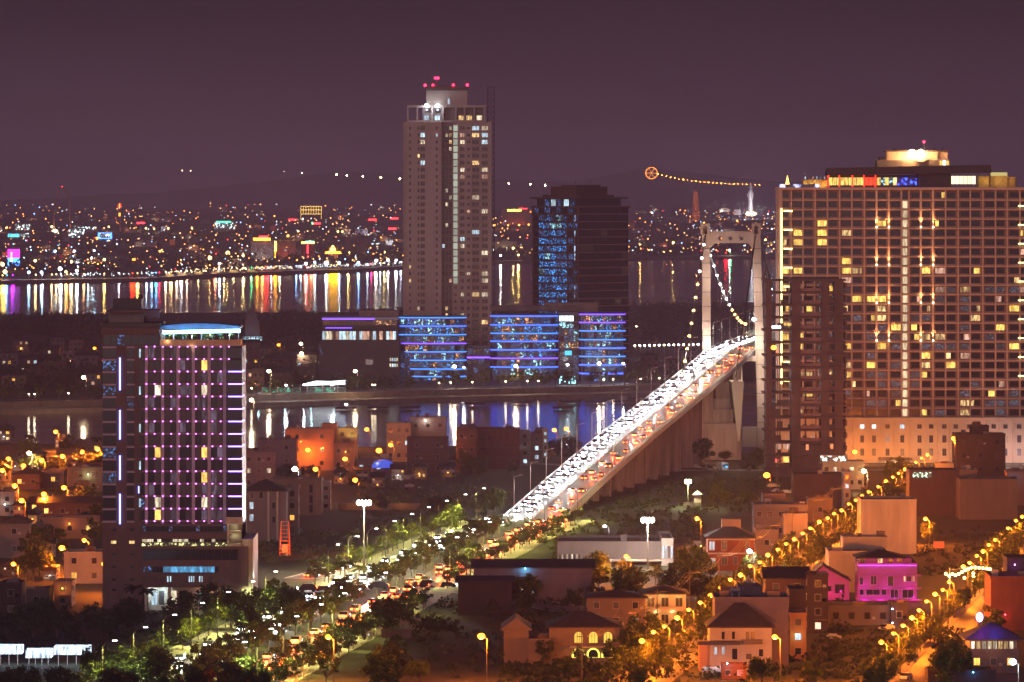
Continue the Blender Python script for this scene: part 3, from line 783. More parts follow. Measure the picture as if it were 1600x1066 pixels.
# ================================================================ the three curved LED blocks below
strip_blue = glow('blue_neon_strip', (0.015, 0.075, 1.0), 9.0, sample=True)
strip_cyan = glow('cyan_neon_strip', (0.02, 0.22, 1.0), 4.0, sample=True)
strip_violet = glow('violet_neon_strip', (0.14, 0.05, 1.0), 6.0, sample=True)
slate = glass('slate_glass', (0.10, 0.11, 0.17), 0.45, 0.4)
blue_slab = paint('blue_slab', (0.35, 0.4, 0.55), .5, .1, .3)
def oval(x0, x1, dep, bulge, n=14):
    """front edge bows towards the viewer, back is straight"""
    pts = []
    for i in range(n + 1):
        t = i / n; e = 1 - (2 * t - 1) ** 4
        pts.append((x0 + (x1 - x0) * t, -bulge * e))
    return pts + [(x1, dep), (x0, dep)]
def led_block(xa, xb, D, ys, lefts, cols, ground_y, label, seed):
    rt = random.Random(seed); F = Fr(D, (xa + xb) / 2)
    t = thing('office_block', label, 'office block', F.loc(), group='low office blocks banded with blue light')
    x0, x1 = F.X(xa), F.X(xb)
    b = MB(); b.prism(oval(x0 + 1.2, x1 - 1.2, 26, 2.2), 0, F.Z(ys[0] - 2)); part('core', b, slate, t)
    n = 14
    for j, y in enumerate(ys):
        X0 = F.X(lefts[j]) if lefts else x0
        sl = 3.4 / n
        b = MB(); b.prism(oval(X0, x1, 24, 3.4), F.Z(y + 2.2), F.Z(y + .6)); part('floor_slab', b, blue_slab, t)
        m = cols[j % len(cols)]
        b = MB(); P = oval(X0, x1, 24, 3.5)[:n + 1]
        for p, q in zip(P, P[1:]):
            b.tube((p[0], p[1] - .1, F.Z(y)), (q[0], q[1] - .1, F.Z(y)), .19, n=4)
        part('led_strip', b, m, t)
        yn = ys[j + 1] if j + 1 < len(ys) else y + 13.5
        P = oval(x0 + 1.5, x1 - 1.5, 24, 2.4)[:n + 1]
        for i, (p, q) in enumerate(zip(P, P[1:])):
            r_ = rt.random()
            c = .95 - abs(i - 6.5) / 11 - (j - 1.5) * .10
            m = (rt.choice([lit_mix, lit_mix, lit_glint_blue, lit_glint_blue, lit_mixw])) if r_ < c else (dk_glass if rt.random() < .25 else lit_glint_dimblue)
            zz0, zz1 = F.Z(yn - 1.2), F.Z(y + 2.6); bq = MB()
            g = Vector((q[0] - p[0], q[1] - p[1], 0)); nn = Vector((g.y, -g.x, 0)).normalized() * .12
            a, c_ = Vector((p[0], p[1], 0)) + g * .06, Vector((p[0], p[1], 0)) + g * .94
            bq.prism([(a.x, a.y), (a.x + nn.x, a.y + nn.y), (c_.x + nn.x, c_.y + nn.y), (c_.x, c_.y)], zz0, zz1)
            part('window', bq, m, t)
    return t, F
B1, F1 = led_block(622, 728.7, 2900, [496.3, 509.4, 522.8, 536.5, 549.6, 562.8, 576.4, 588], [621.5, 621.5, 623, 627, 629, 634.6, 634.6, 637], [strip_cyan, strip_blue, strip_cyan, strip_violet, strip_cyan, strip_cyan, strip_cyan, strip_cyan], 600, 'blue banded office block left of the tallest tower, stepping in towards its base', 1)
B2, F2 = led_block(766, 872, 2900, [493.7, 507.6, 520.7, 533, 546.5, 559.6, 573.3], None, [strip_blue, strip_blue, strip_cyan, strip_blue, strip_blue, strip_violet, strip_blue], 600, 'blue banded office block between the tallest tower and the dark glass tower', 2)
B3, F3 = led_block(905, 977.5, 2880, [491, 503.7, 516.8, 530.5, 543.6, 556.7, 569.9, 583.3], None, [strip_violet, strip_violet, strip_cyan, strip_cyan, strip_blue, strip_cyan, strip_blue, strip_blue], 600, 'narrow blue banded office block at the right end, near the bridge', 3)
b = MB(); b.box(F2.X(872.5), F2.X(904.5), 4, 30, 0, F2.Z(488)); part('link_wall', b, slate, B2)
rt = random.Random(9)
for j in range(9):
    for i in range(4):
        m = rt.choice([lit_mix, lit_mix, dk_glass, lit_mixw, lit_glint_dimblue]) if j < 5 else rt.choice([dk_glass, dk_glass, lit_glint_dimblue])
        if j == 0 and i < 3: m = glow('bright_office_light', (.75, .95, 1), 3.0, vary=.2)
        pane(B2, F2.X(877.5 + i * 7.6), F2.Z(498 + j * 10.5), 7 / F2.s, 8.4 / F2.s, m, y=3.9)
pane(B2, F2.X(888), F2.Z(552), 11 / F2.s, 7 / F2.s, glow('screen_light', (.05, .5, .9), 2), y=3.7, name='screen')
b = MB(); b.box(F2.X(765), F2.X(905), 6, 28, F2.Z(486), F2.Z(478)); part('roof_block', b, concrete_dark, B2)
b = MB(); b.box(F2.X(850), F2.X(935), 12, 30, F2.Z(488), F2.Z(474)); part('roof_block', b, paint('plaster_dim', (0, 0, 0)), B2)
for x in (874, 880, 886): pane(B2, F2.X(x), F2.Z(481), 3 / F2.s, 3 / F2.s, dk_glass, y=11.9)
# link between block one and two, below the tower
F = Fr(2915, 746)
podium = thing('podium_link', 'low dark podium with one violet light line below the tallest tower', 'building', F.loc())
b = MB(); b.box(F.X(729.5), F.X(765.5), 0, 14, 0, F.Z(540)); part('wall', b, slate, podium)
b = MB(); b.box(F.X(729.5), F.X(765.5), -.5, -.1, F.Z(559.6), F.Z(557.8)); part('led_strip', b, strip_violet, podium)
for j in range(3):
    for i in range(4): pane(podium, F.X(735 + 8.5 * i), F.Z(549 + 15 * j), 7 / F.s, 8 / F.s, dk_glass if (i + j) % 3 else lit_glint_dimblue)
# dark block with lit top floor, left of them
rt = random.Random(33)
F = Fr(2890, 562)
dark_block = thing('office_block', 'dark grey office block with a violet light line and one brightly lit upper floor', 'office block', F.loc())
dgrey = paint('dark_grey_wall', (0.075, 0.06, 0.065), .8, .2, .1)
b = MB(); b.box(F.X(498), F.X(624), 0, 34, 0, F.Z(534)); part('wall', b, dgrey, dark_block)
b = MB(); b.box(F.X(503), F.X(622), 2.5, 32, F.Z(534), F.Z(514)); part('lit_floor_wall', b, dgrey, dark_block)
b = MB(); b.box(F.X(501), F.X(624), -.3, 33, F.Z(514), F.Z(509)); part('floor_slab', b, dgrey, dark_block)
b = MB(); b.box(F.X(504), F.X(620), 3, 32, F.Z(509), F.Z(500)); part('upper_wall', b, slate, dark_block)
b = MB(); b.box(F.X(503), F.X(623), -.2, 34, F.Z(500), F.Z(496)); part('roof_slab', b, blue_slab, dark_block)
b = MB(); b.box(F.X(560), F.X(622), 10, 30, F.Z(496), F.Z(486)); part('roof_block', b, paint('plaster_dim', (0, 0, 0)), dark_block)
b = MB(); b.box(F.X(504), F.X(585), -.6, -.25, F.Z(499.4), F.Z(498)); part('led_strip', b, strip_violet, dark_block)
b = MB(); b.box(F.X(509), F.X(550), -.6, -.35, F.Z(513), F.Z(512)); part('led_strip', b, strip_violet, dark_block)
for i in range(22):
    pane(dark_block, F.X(506 + 5.25 * i), F.Z(524.5), 4.7 / F.s, 13 / F.s, rt.choice([lit_cool, lit_pale, dk_glass, lit_peach, lit_cool]), y=2.4)
    pane(dark_block, F.X(506 + 5.25 * i), F.Z(504.6), 4.7 / F.s, 7 / F.s, lit_mixw if i > 14 else dk_glass, y=2.9)
for y in (562, 571):
    for i in range(4): pane(dark_block, F.X(610 + 3.5 * i), F.Z(y), 2.4 / F.s, 5 / F.s, lit_cool if i % 3 else lit_pale)
pane(dark_block, F.X(577), F.Z(566), 11 / F.s, 8 / F.s, glow('dim_panel_light', (.5, .35, .35), .35), name='panel')
for i in range(6): pane(dark_block, F.X(499 + i), F.Z(540 + 3 * i), .7 / F.s, 8 / F.s, lit_glint_dimblue)

# ================================================================ big hotel on the right
rt = random.Random(77)
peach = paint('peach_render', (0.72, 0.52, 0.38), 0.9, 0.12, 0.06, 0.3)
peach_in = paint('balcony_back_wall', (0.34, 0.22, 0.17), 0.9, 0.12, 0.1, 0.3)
cream = paint('cream_render', (0.60, 0.48, 0.36), 0.9, 0.12, 0.05, 0.25)
F = Fr(2000, 1420)
big = thing('hotel_block', 'vast peach hotel slab gridded with balconies, yellow rooms and a floodlit roof', 'hotel', F.loc())
XR = 1660
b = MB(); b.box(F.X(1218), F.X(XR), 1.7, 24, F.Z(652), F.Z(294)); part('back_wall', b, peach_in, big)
fins = [1236.5, 1254.9, 1273.8, 1293, 1312, 1331, 1350.7, 1369.6, 1388.8, 1408.5, 1420.3, 1438.7, 1457.9, 1477.6, 1497.3, 1516.2, 1536, 1555.6, 1574, 1593.7, 1613, 1632, 1651]
for x in fins:
    b = MB(); w = 1.6 if x in (1369.6, 1388.8, 1438.7, 1457.9) else 1.15; b.box(F.X(x - w), F.X(x + w), -.3 if w > 1.5 else 0.0, 1.7, F.Z(652), F.Z(297)); part('partition', b, peach, big)
b = MB(); b.box(F.X(1217), F.X(1222.5), -.05, 24, F.Z(652), F.Z(294)); part('corner_wall', b, peach, big)
RY = [305.1 + 14.77 * j for j in range(24)]
up_x = (1369.6, 1388.8, 1438.7, 1457.9)
for j, y in enumerate(RY):
    zb_ = F.Z(y + 7.4)
    b = MB(); b.box(F.X(1217.5), F.X(XR), -0.08, 1.7, zb_ - .35, zb_ + .12); part('floor_slab', b, peach, big)
    b = MB(); b.box(F.X(1222.6), F.X(1408), 0.1, .3, zb_ + .13, zb_ + .78); b.box(F.X(1421), F.X(XR), 0.1, .3, zb_ + .13, zb_ + .78); part('balcony_rail', b, railing_m, big)
b = MB(); b.box(F.X(1215.5), F.X(XR), -1.0, 24, F.Z(297), F.Z(293)); part('cornice', b, peach, big)
npane = 0; rest = MB(); rest_dark = 0
LITC = {(3,2+0):'b'}
bays = [(1222.6, 1236.5)] + list(zip(fins, fins[1:]))
for j, y in enumerate(RY):
    for i, (a, c) in enumerate(bays):
        if a > 1600: continue
        xc = (a + c) / 2; w = (c - a)
        if abs(a - 1408.5) < .1:
            pane(big, F.X(xc), F.Z(y), 7.2 / F.s, 11 / F.s, dk_glass if j == 0 else glow('stairwell_window_light', (1, .76, .46), 1.0, vary=.3, stripes=.3), y=1.2, name='stair_window'); continue
        hidden = y > 440 and xc < 1322
        side = 1.6 if i % 2 else -1.6
        p = .03 if j < 3 else (.10 if j < 8 else (.30 if j < 17 else .16))
        if xc > 1470: p *= .55
        r_ = rt.random()
        m = dk_glass if r_ > p else rt.choice([lit_warm, lit_warm, lit_warm, lit_yel, lit_peach])
        if m is dk_glass and j > 9 and rt.random() < .22: m = glow('blue_pane_glint', (.4, .5, .7), .3, vary=.7, spots=2.6)  # bluish reflected specks on dark panes, put in as emission
        full = (j, i) in {(4, 1), (5, 1), (5, 3), (4, 3), (3, 3), (7, 5), (8, 12), (11, 6), (11, 8), (12, 19), (14, 9), (16, 8), (17, 12), (18, 7), (18, 14)}
        if npane < 270 or m is not dk_glass or full:
            W_ = w - 5.2
            if m in (lit_warm, lit_yel, lit_peach) and not full and rt.random() < .55:
                q_ = rt.choice([.35, .5, .65]); sg_ = rt.choice([-1, 1])
                pane(big, F.X(xc + side + sg_ * W_ * (1 - q_) / 2), F.Z(y + .6), W_ * q_ / F.s, 10.0 / F.s, m, y=1.64, name='window')
                pane(big, F.X(xc + side - sg_ * W_ * q_ / 2), F.Z(y + .6), W_ * (1 - q_) / F.s, 10.0 / F.s, dk_glass, y=1.64, name='window')
            else: pane(big, F.X(xc + side), F.Z(y + .6), W_ / F.s, 10.0 / F.s, lit_yel if full else m, y=1.64, name='window')
            npane += 1
        else:
            x0, z0 = F.X(xc + side), F.Z(y + .6); ww = (w - 5.2) / F.s / 2
            rest.box(x0 - ww, x0 + ww, 1.6, 1.7, z0 - 1.25, z0 + 1.25)
        if full: light(big, (F.X(xc), .75, F.Z(y - 4.5)), 130, (1, .58, .05), .15)
o = part('window', rest, dk_glass, big); o['kind'] = 'stuff'
up_l = glow('uplight', (1, .72, .4), 14)
for yb_ in (355, 414, 473, 532):
    for x in up_x:
        b = MB(); b.ball((F.X(x), -.9, F.Z(yb_)), .3); part('uplight', b, up_l, big)
        light(big, (F.X(x), -1.3, F.Z(yb_ - 1.5)), 5200, (1, .42, .16), .12, spot=50, aim=(0, .25, 1))
yl_strip = glow('yellow_neon_strip', (1, .82, .3), 6, sample=True)
b = MB(); b.box(F.X(1220.2), F.X(1222), -.4, -.1, F.Z(600), F.Z(326)); part('led_strip', b, yl_strip, big)
for y in [330 + 29.5 * k for k in range(10)]:
    b = MB(); b.box(F.X(1224.5), F.X(1238), -.4, -.12, F.Z(y + .8), F.Z(y - .8)); part('led_strip', b, yl_strip, big)
    b = MB(); b.box(F.X(1591), F.X(1602), -.4, -.12, F.Z(y - 8 + .8), F.Z(y - 8 - .8)); part('led_strip', b, yl_strip, big)
# base block of the big hotel
b = MB(); b.box(F.X(1210), F.X(XR), -6, 24, 0, F.Z(655.5)); part('base_wall', b, cream, big)
b = MB(); b.box(F.X(1209), F.X(XR), -6.9, 24, F.Z(655.4), F.Z(651.5)); part('base_cornice', b, cream, big)
for x in (1333, 1356, 1375, 1396, 1421, 1445, 1464, 1483, 1503, 1521, 1541, 1560, 1581):
    b = MB(); b.box(F.X(x - 1.2), F.X(x + 1.2), -6.6, -6, 0, F.Z(656)); part('pilaster', b, cream, big)
for k, x in enumerate([1216, 1233, 1256, 1268, 1281, 1300, 1316, 1345.5, 1363.9, 1385, 1408, 1434.8, 1453, 1473.4, 1491.3, 1512.3, 1529.4, 1550.4, 1568.8, 1590, 1609]):
    pane(big, F.X(x), F.Z(665.5), 7 / F.s, 7 / F.s, glow('cold_bright_window_light', (.75, .9, 1), 1.8) if k in (7, 8) else (mid_glass if k != 10 else lit_cool), y=-6, frame=frame_w)
    for y in (685, 705.5): pane(big, F.X(x), F.Z(y), 6.6 / F.s, 11.5 / F.s, mid_glass if rt.random() < .8 else lit_peach, y=-6, frame=frame_w)
b = MB(); b.box(F.X(1371), F.X(1422), -10, -6, F.Z(717), F.Z(713.5)); part('entrance_canopy', b, concrete_dark, big)
for i in range(5): pane(big, F.X(1380 + 6.8 * i), F.Z(725), 6 / F.s, 9 / F.s, lit_warm, y=-6.1, name='entrance_glass')
pane(big, F.X(1366), F.Z(726), 5 / F.s, 12 / F.s, lit_pale, y=-6.1, name='door')
light(big, (F.X(1395), -9, F.Z(720)), 500, (1, .75, .5), .4)
# warm floods on the base, violet-white ones further right
for x, c, p in ((1338, (1, .32, .08), 5200), (1372, (1, .34, .09), 3600), (1412, (1, .38, .12), 3200), (1455, (1, .4, .16), 2600), (1500, (1, .45, .25), 2200), (1560, (1, .62, .6), 3200), (1590, (1, .66, .68), 3600), (1290, (1, .3, .08), 3600), (1240, (1, .3, .08), 2600)):
    light(big, (F.X(x), -17, 3.0), p, c, .5)
# roof of the big hotel
b = MB(); b.box(F.X(1218), F.X(1280), -.6, -.4, F.Z(293), F.Z(288)); part('roof_rail', b, glow('blue_white_rail_light', (.45, .5, 1), 1.6, spots=.5), big)
b = MB(); b.tube((F.X(1231), 3, F.Z(292)), (F.X(1231), 3, F.Z(274)), 1.0, .05, n=8); part('light_spire', b, glow('gold_spire_light', (1, .5, .08), 6), big)
b = MB(); b.box(F.X(1256), F.X(1293), 2, 10, F.Z(293), F.Z(281)); part('bar_wall', b, paint('yellow_wall', (.6, .42, .12), .8, .2, .4), big)
for k in range(4): light(big, (F.X(1260 + 10 * k), .6, F.Z(289)), 80, (1, .75, .2), .2)
for i in range(6): pane(big, F.X(1259 + 6 * i), F.Z(278), 1.6 / F.s, 4.5 / F.s, (lit_cool, lit_mix, lit_peach)[i % 3], y=3, name='glass_panel')
b = MB(); b.xz([(F.X(1293), F.Z(273.5)), (F.X(1549), F.Z(270)), (F.X(1548), F.Z(257.5)), (F.X(1295), F.Z(262.5))], -1, 18); part('roof_canopy', b, paint('dark_roof', (.05, .04, .045), .7, .2, .3), big)
b = MB(); b.box(F.X(1435), F.X(1487), 2, 16, F.Z(292), F.Z(272)); b.box(F.X(1296), F.X(1436), 6, 16, F.Z(292), F.Z(273)); part('bar_wall', b, paint('dark_roof', (0, 0, 0)), big)
redm, bluem = glow('red_bar_light', (1, .03, .01), 3.0), glow('blue_bar_light', (.03, .08, 1), 3.2, spots=.7)
for x in (1294.6, 1311.5, 1332, 1350, 1368):
    b = MB(); b.box(F.X(x - 1), F.X(x + 1), 0, 1, F.Z(292), F.Z(274)); part('bar_column', b, redm, big)
for i in range(22):
    x = 1298.5 + 6.3 * i
    m = lit_yel if x < 1396 else bluem
    if 1351 < x < 1370: m = redm
    if 1372 < x < 1394: m = lit_mix if i % 2 else lit_yel
    if 1396 < x < 1404: m = lit_warm
    pane(big, F.X(x), F.Z(283.5), 5.4 / F.s, 12 / F.s, m, y=3.2, name='bar_window')
for x, c in ((1303, (1, .4, .1)), (1342, (1, .1, .05)), (1362, (1, .1, .05)), (1410, (.05, .1, 1)), (1424, (.05, .1, 1))): light(big, (F.X(x), -.4, F.Z(288)), 160, c, .3)
for i in range(6): pane(big, F.X(1490 + 6.4 * i), F.Z(281.5), 5.8 / F.s, 12.5 / F.s, glow('restaurant_light', (1, .8, .42), 2.4, vary=.4), y=2, name='window')
for x in (1528, 1546.5):
    b = MB(); b.box(F.X(x - .8), F.X(x + .8), -.6, .4, F.Z(292), F.Z(262)); part('canopy_post', b, metal_d, big)
b = MB(); b.box(F.X(1530), F.X(1575), 3, 12, F.Z(293), F.Z(275)); part('bar_wall', b, paint('yellow_wall', (0, 0, 0)), big)
b = MB(); b.box(F.X(1549), F.X(1575), 2.8, 3, F.Z(275), F.Z(269.5)); part('glass_rail', b, glow('yellow_glass_light', (.9, .75, .25), .9, vary=.2), big)
b = MB(); b.tube((F.X(1583), 6, F.Z(293)), (F.X(1583), 6, F.Z(279)), 2.0, n=12); b.tube((F.X(1583), 6, F.Z(279)), (F.X(1583), 6, F.Z(276.5)), 2.4, n=12); part('round_kiosk', b, paint('yellow_wall', (0, 0, 0)), big)
for x in (1540, 1562, 1580): light(big, (F.X(x), 1.2, F.Z(283)), 90, (1, .75, .25), .2)
b = MB(); b.box(F.X(1372), F.X(1486), 6, 20, F.Z(272), F.Z(250)); part('roof_block', b, paint('plaster_dim', (0, 0, 0)), big)
b = MB(); b.box(F.X(1388), F.X(1468), 8, 19, F.Z(250), F.Z(237)); b.box(F.X(1468), F.X(1484), 9, 19, F.Z(258), F.Z(236)); part('roof_block', b, peach, big)
b = MB(); b.box(F.X(1385), F.X(1486), 6.5, 20, F.Z(237), F.Z(234.6)); part('roof_cap', b, concrete_dark, big)
b = MB()
for x in (1400, 1412, 1450, 1462, 1475): b.tube((F.X(x), 9, F.Z(234.6)), (F.X(x), 9, F.Z(231.5)), .25)
part('roof_vent', b, metal_d, big)
for x in (1377, 1382, 1385): b = MB(); b.ball((F.X(x), 6.6, F.Z(248)), .8); part('water_tank', b, metal_d, big)
for i in range(3): pane(big, F.X(1472.5 + 5 * i), F.Z(254.5), 4.4 / F.s, 7 / F.s, (lit_yel, glow('cold_sign_light', (.7, .9, 1), 3), lit_yel)[i], y=5.9, name='lit_sign')
for x in (1426.5, 1440.5):
    b = MB(); b.ball((F.X(x), 5.0, F.Z(238.5)), 1.25); part('floodlight', b, glow('warm_flood_light', (1, .80, .45), 45), big)
    light(big, (F.X(x), 2.8, F.Z(240)), 7000, (1, .5, .16), .6)
b = MB(); b.box(F.X(1434), F.X(1447), 4.4, 5.9, F.Z(252), F.Z(243)); part('floodlight_bracket', b, peach, big)
b = MB(); b.tube((F.X(1446), 7, F.Z(235)), (F.X(1446), 7, F.Z(222)), .15); part('mast', b, metal_d, big)
b = MB(); b.ball((F.X(1446), 7, F.Z(221.4)), .5); part('beacon', b, red_b, big)

# ================================================================ bare concrete frame in front of it
rt = random.Random(15)
F = Fr(1890, 1259)
shell = thing('unfinished_block', 'bare dark concrete frame, floors open to the hotel glowing behind it', 'building', F.loc())
bare = paint('bare_concrete', (0.13, 0.095, 0.09), .9, .3, .15, .5)
SL = [437 + 19.55 * i for i in range(16)]
for j, y in enumerate(SL):
    b = MB(); ov = rt.uniform(0, .8); b.box(F.X(1195.5) - ov, F.X(1322), -.9, 15, F.Z(y + 2.4), F.Z(y - .4)); part('floor_slab', b, bare, shell)
for a, c, y0, y1 in ((1197, 1206, 437, 745), (1237, 1251, 437, 745), (1283, 1296, 437, 745), (1304, 1318, 437, 745)):
    b = MB(); b.box(F.X(a), F.X(c), 0, 14.5, 0, F.Z(y0 + 1)); part('wall', b, bare, shell)
b = MB(); b.box(F.X(1206), F.X(1212), .4, 14, 0, F.Z(640)); b.box(F.X(1251), F.X(1283), .5, 13, 0, F.Z(695)); b.box(F.X(1206), F.X(1237), .5, 13, 0, F.Z(730)); b.box(F.X(1296), F.X(1304), .6, 13, 0, F.Z(702)); part('infill_wall', b, concrete_dark, shell)
for j, y in enumerate(SL[:-2]):
    yn = y + 19.55
    b = MB(); b.box(F.X(1251.2), F.X(1282.8), 1.2, 1.6, F.Z(yn - 1), F.Z(yn - rt.choice([6, 6.5, 7]))); part('parapet', b, paint('pink_parapet', (.32, .2, .18), .9, .2, .3), shell)
    b = MB(); b.box(F.X(1259.5), F.X(1261.5), 7, 8, F.Z(yn), F.Z(y)); part('column', b, bare, shell); b = MB(); b.box(F.X(1276), F.X(1277.5), 7, 8, F.Z(yn), F.Z(y)); part('column', b, bare, shell); b = MB(); b.box(F.X(1220), F.X(1221.5), 9, 10, F.Z(yn), F.Z(y)); part('column', b, bare, shell)
    b = MB(); b.box(F.X(1296), F.X(1304), 1, 1.4, F.Z(yn - 1), F.Z(yn - 8)); part('parapet', b, bare, shell)
    if rt.random() < .6:
        q = rt.uniform(1207, 1222); b = MB(); b.box(F.X(q), F.X(q + rt.uniform(8, 14)), 3, 3.3, F.Z(yn - 1), F.Z(yn - rt.uniform(6, 13))); part('infill_wall', b, concrete_dark, shell)
    b = MB(); b.box(F.X(1320), F.X(1323.5), -.4, 14.8, F.Z(yn - 6), F.Z(y + 5)); part('edge_fin', b, bare, shell)
b = MB(); b.box(F.X(1238), F.X(1312), 3, 12, F.Z(437), F.Z(434)); part('roof_slab', b, bare, shell)
for x, y, m in ((1214, 511, white_led), (1232, 507, lit_yel)):
    b = MB(); b.box(F.X(x - 7), F.X(x + 7), 3, 3.3, F.Z(y + 2.5), F.Z(y - 1.5)); part('lamp_tube', b, m, shell)
for x, y in ((1222, 718), (1246, 580)): pass
pane(shell, F.X(1216), F.Z(718), 10 / F.s, 9 / F.s, glow('red_shop_light', (1, .12, .1), 1.2, vary=.1, spots=1), y=.4, name='window')
pane(shell, F.X(1228), F.Z(718), 9 / F.s, 9 / F.s, lit_yel, y=.4, name='window')
for x in (1216, 1229): pane(shell, F.X(x), F.Z(698), 9 / F.s, 9 / F.s, lit_peach, y=.4, name='window')
for x, y in ((1261.5, 699), (1300, 697)): pane(shell, F.X(x), F.Z(y), 4.4 / F.s, 9 / F.s, glow('orange_window_light', (1, .3, .12), 1.3), y=.45, name='window')
pane(shell, F.X(1253.5), F.Z(526), 5 / F.s, 9 / F.s, lit_yel, y=4)
pane(shell, F.X(1298), F.Z(451), 6 / F.s, 8 / F.s, lit_yel, y=1)
# ring sculpture of the cable anchorage seen over the shell's corner is part of the bridge: see the bridge
# ---------------------------------------------------------------- the suspension bridge
bridge = thing('suspension_bridge', 'long suspension bridge climbing from the boulevard to a pale portal tower', 'bridge', (cls(2105), 2105, 0))
bo = Vector((cls(2105), 2105, 0))
def L(v): return Vector(v) - bo
pyl = paint('pylon_concrete', (0.50, 0.44, 0.38), .85, .12, .05, .2)
railm = paint('white_rail', (.62, .64, .68), .5, .08, .6)
b = MB(); ribbon(b, 1640, 2900, -9.3, 9.3, 0.0, 15, under=-1.6); b.v = [tuple(L(v)) for v in b.v]; part('deck', b, deck_asphalt, bridge)
for nm, o in (('kerb', -9.3), ('kerb', 8.3)):
    b = MB(); ribbon(b, 1640, 2900, o, o + 1.0, 0.18, 15, under=0.02); b.v = [tuple(L(v)) for v in b.v]; part(nm, b, concrete, bridge)
b = MB(); ribbon(b, 1640, 2900, -.35, .35, 0.35, 15, under=0.02); b.v = [tuple(L(v)) for v in b.v]; part('median_barrier', b, concrete, bridge)
for o in (-9.35, 9.35):
    sgn = -1 if o < 0 else 1
    b = MB(); ribbon(b, 1640, 2900, o - .12, o + .12, 1.25, 15, under=1.0)
    ribbon(b, 1640, 2900, o - .05, o + .05, .75, 15, under=.62)
    ribbon(b, 1640, 2900, o + sgn * .14, o + sgn * .24, 0.1, 15, under=-1.5)
    b.v = [tuple(L(v)) for v in b.v]; part('guard_rail', b, railm, bridge)
    b = MB(); D = 1641
    while D < 2500:
        p = L(on_road(D, o, 0)); b.box(p.x - .09, p.x + .09, p.y - .09, p.y + .09, p.z, p.z + 1.25); D += 3
    q = part('guard_post', b, railm, bridge); q['kind'] = 'stuff'
for o, s_ in ((-5.0, 1), (5.0, 1)):
    b = MB(); D = 1645
    while D < 2500:
        E = D + 5; b.quad([on_road(D, o - .1, .02), on_road(D, o + .1, .02), on_road(E, o + .1, .02), on_road(E, o - .1, .02)]); D += 12
    b.v = [tuple(L(v)) for v in b.v]; part('lane_marking', b, white_line, bridge)
# piers below the approach
D = 1662
while D < 2095:
    zt_ = prof(D) - 1.7
    if zt_ > 1.2:
        c = L((cls(D), D, 0)); d = cdir(D); r = Vector((d.y, -d.x, 0)).normalized(); f_ = Vector((r.y, -r.x, 0)) * 1.1
        b = MB()
        for o in (-6.4, 0.2):
            P = [c + r*o - f_*-1, c + r*(o+6.2) - f_*-1, c + r*(o+6.2) - f_, c + r*o - f_]
            P = P if (P[1]-P[0]).cross(P[2]-P[0]).z > 0 else P[::-1]
            b.prism([(p.x, p.y) for p in P], 0, zt_ - 1.0)
        P = [c - r*8.5 - f_*1.2, c + r*8.5 - f_*1.2, c + r*8.5 + f_*1.2, c - r*8.5 + f_*1.2]
        P = P if (P[1]-P[0]).cross(P[2]-P[0]).z > 0 else P[::-1]
        b.prism([(p.x, p.y) for p in P], zt_ - 1.0, zt_)
        part('pier', b, concrete, bridge)
    D += 27
# pylon: two tapering legs, portal beam with three round holes, arched caps
PD = 2105
def legbox(x0, x1, z0, z1, y0=-3, y1=3, m=pyl, nm='leg'): b = MB(); b.box(x0 - bo.x, x1 - bo.x, y0, y1, z0, z1); return part(nm, b, m, bridge)
def ww(px, py): return W(px, py, PD)
def leg(xt0, xt1, xb0, xb1, ytop, ybot):
    b = MB(); a, c = ww(xt0, ytop), ww(xt1, ytop); d_, e = ww(xb0, ybot), ww(xb1, ybot)
    k = [(d_.x-bo.x, d_.z), (e.x-bo.x, e.z), (c.x-bo.x, c.z), (a.x-bo.x, a.z)]
    b.xz(k, -2.4, 2.4)
    return part('leg', b, pyl, bridge)
leg(1096.6, 1109.4, 1097.5, 1111, 366, 704)
leg(1175.8, 1187.6, 1184.5, 1198, 366, 704)
for (ta, tb, ba, bb) in ((1096.6, 1109.4, 1097.5, 1111), (1175.8, 1187.6, 1184.5, 1198)):
    for k in range(1, 15):
        y_ = 366 + k * 22.6; u_ = (y_ - 366) / 338; x0_, x1_ = ww(ta + (ba - ta) * u_, 0).x - bo.x, ww(tb + (bb - tb) * u_, 0).x - bo.x; z_ = ww(0, y_).z
        b = MB(); b.box(x0_ - .04, x1_ + .04, -2.46, 2.46, z_ - .12, z_ + .12); part('joint_band', b, concrete_dark, bridge)
for xa, xb in ((1094.2, 1108.8), (1174.4, 1188.2)):
    b = MB(); a, c = ww(xa, 366), ww(xb, 349); x0, x1, z0, z1 = a.x - bo.x, c.x - bo.x, a.z, c.z; xm = (x0 + x1) / 2
    b.box(x0, xm - .9, -2.8, 2.8, z0, z1); b.box(xm + .9, x1, -2.8, 2.8, z0, z1); b.box(xm - .9, xm + .9, -2.8, 2.8, z1 - .9, z1); b.box(xm - .9, xm + .9, 1.5, 2.8, z0, z1 - .9)
    b.xz([(xm - .9, z1 - .9), (xm - .9, z1 - 1.9), (xm - .55, z1 - 1.25), (xm, z1 - 1.0), (xm + .55, z1 - 1.25), (xm + .9, z1 - 1.9), (xm + .9, z1 - .9)], -2.7, 1.4)
    part('saddle_house', b, pyl, bridge)
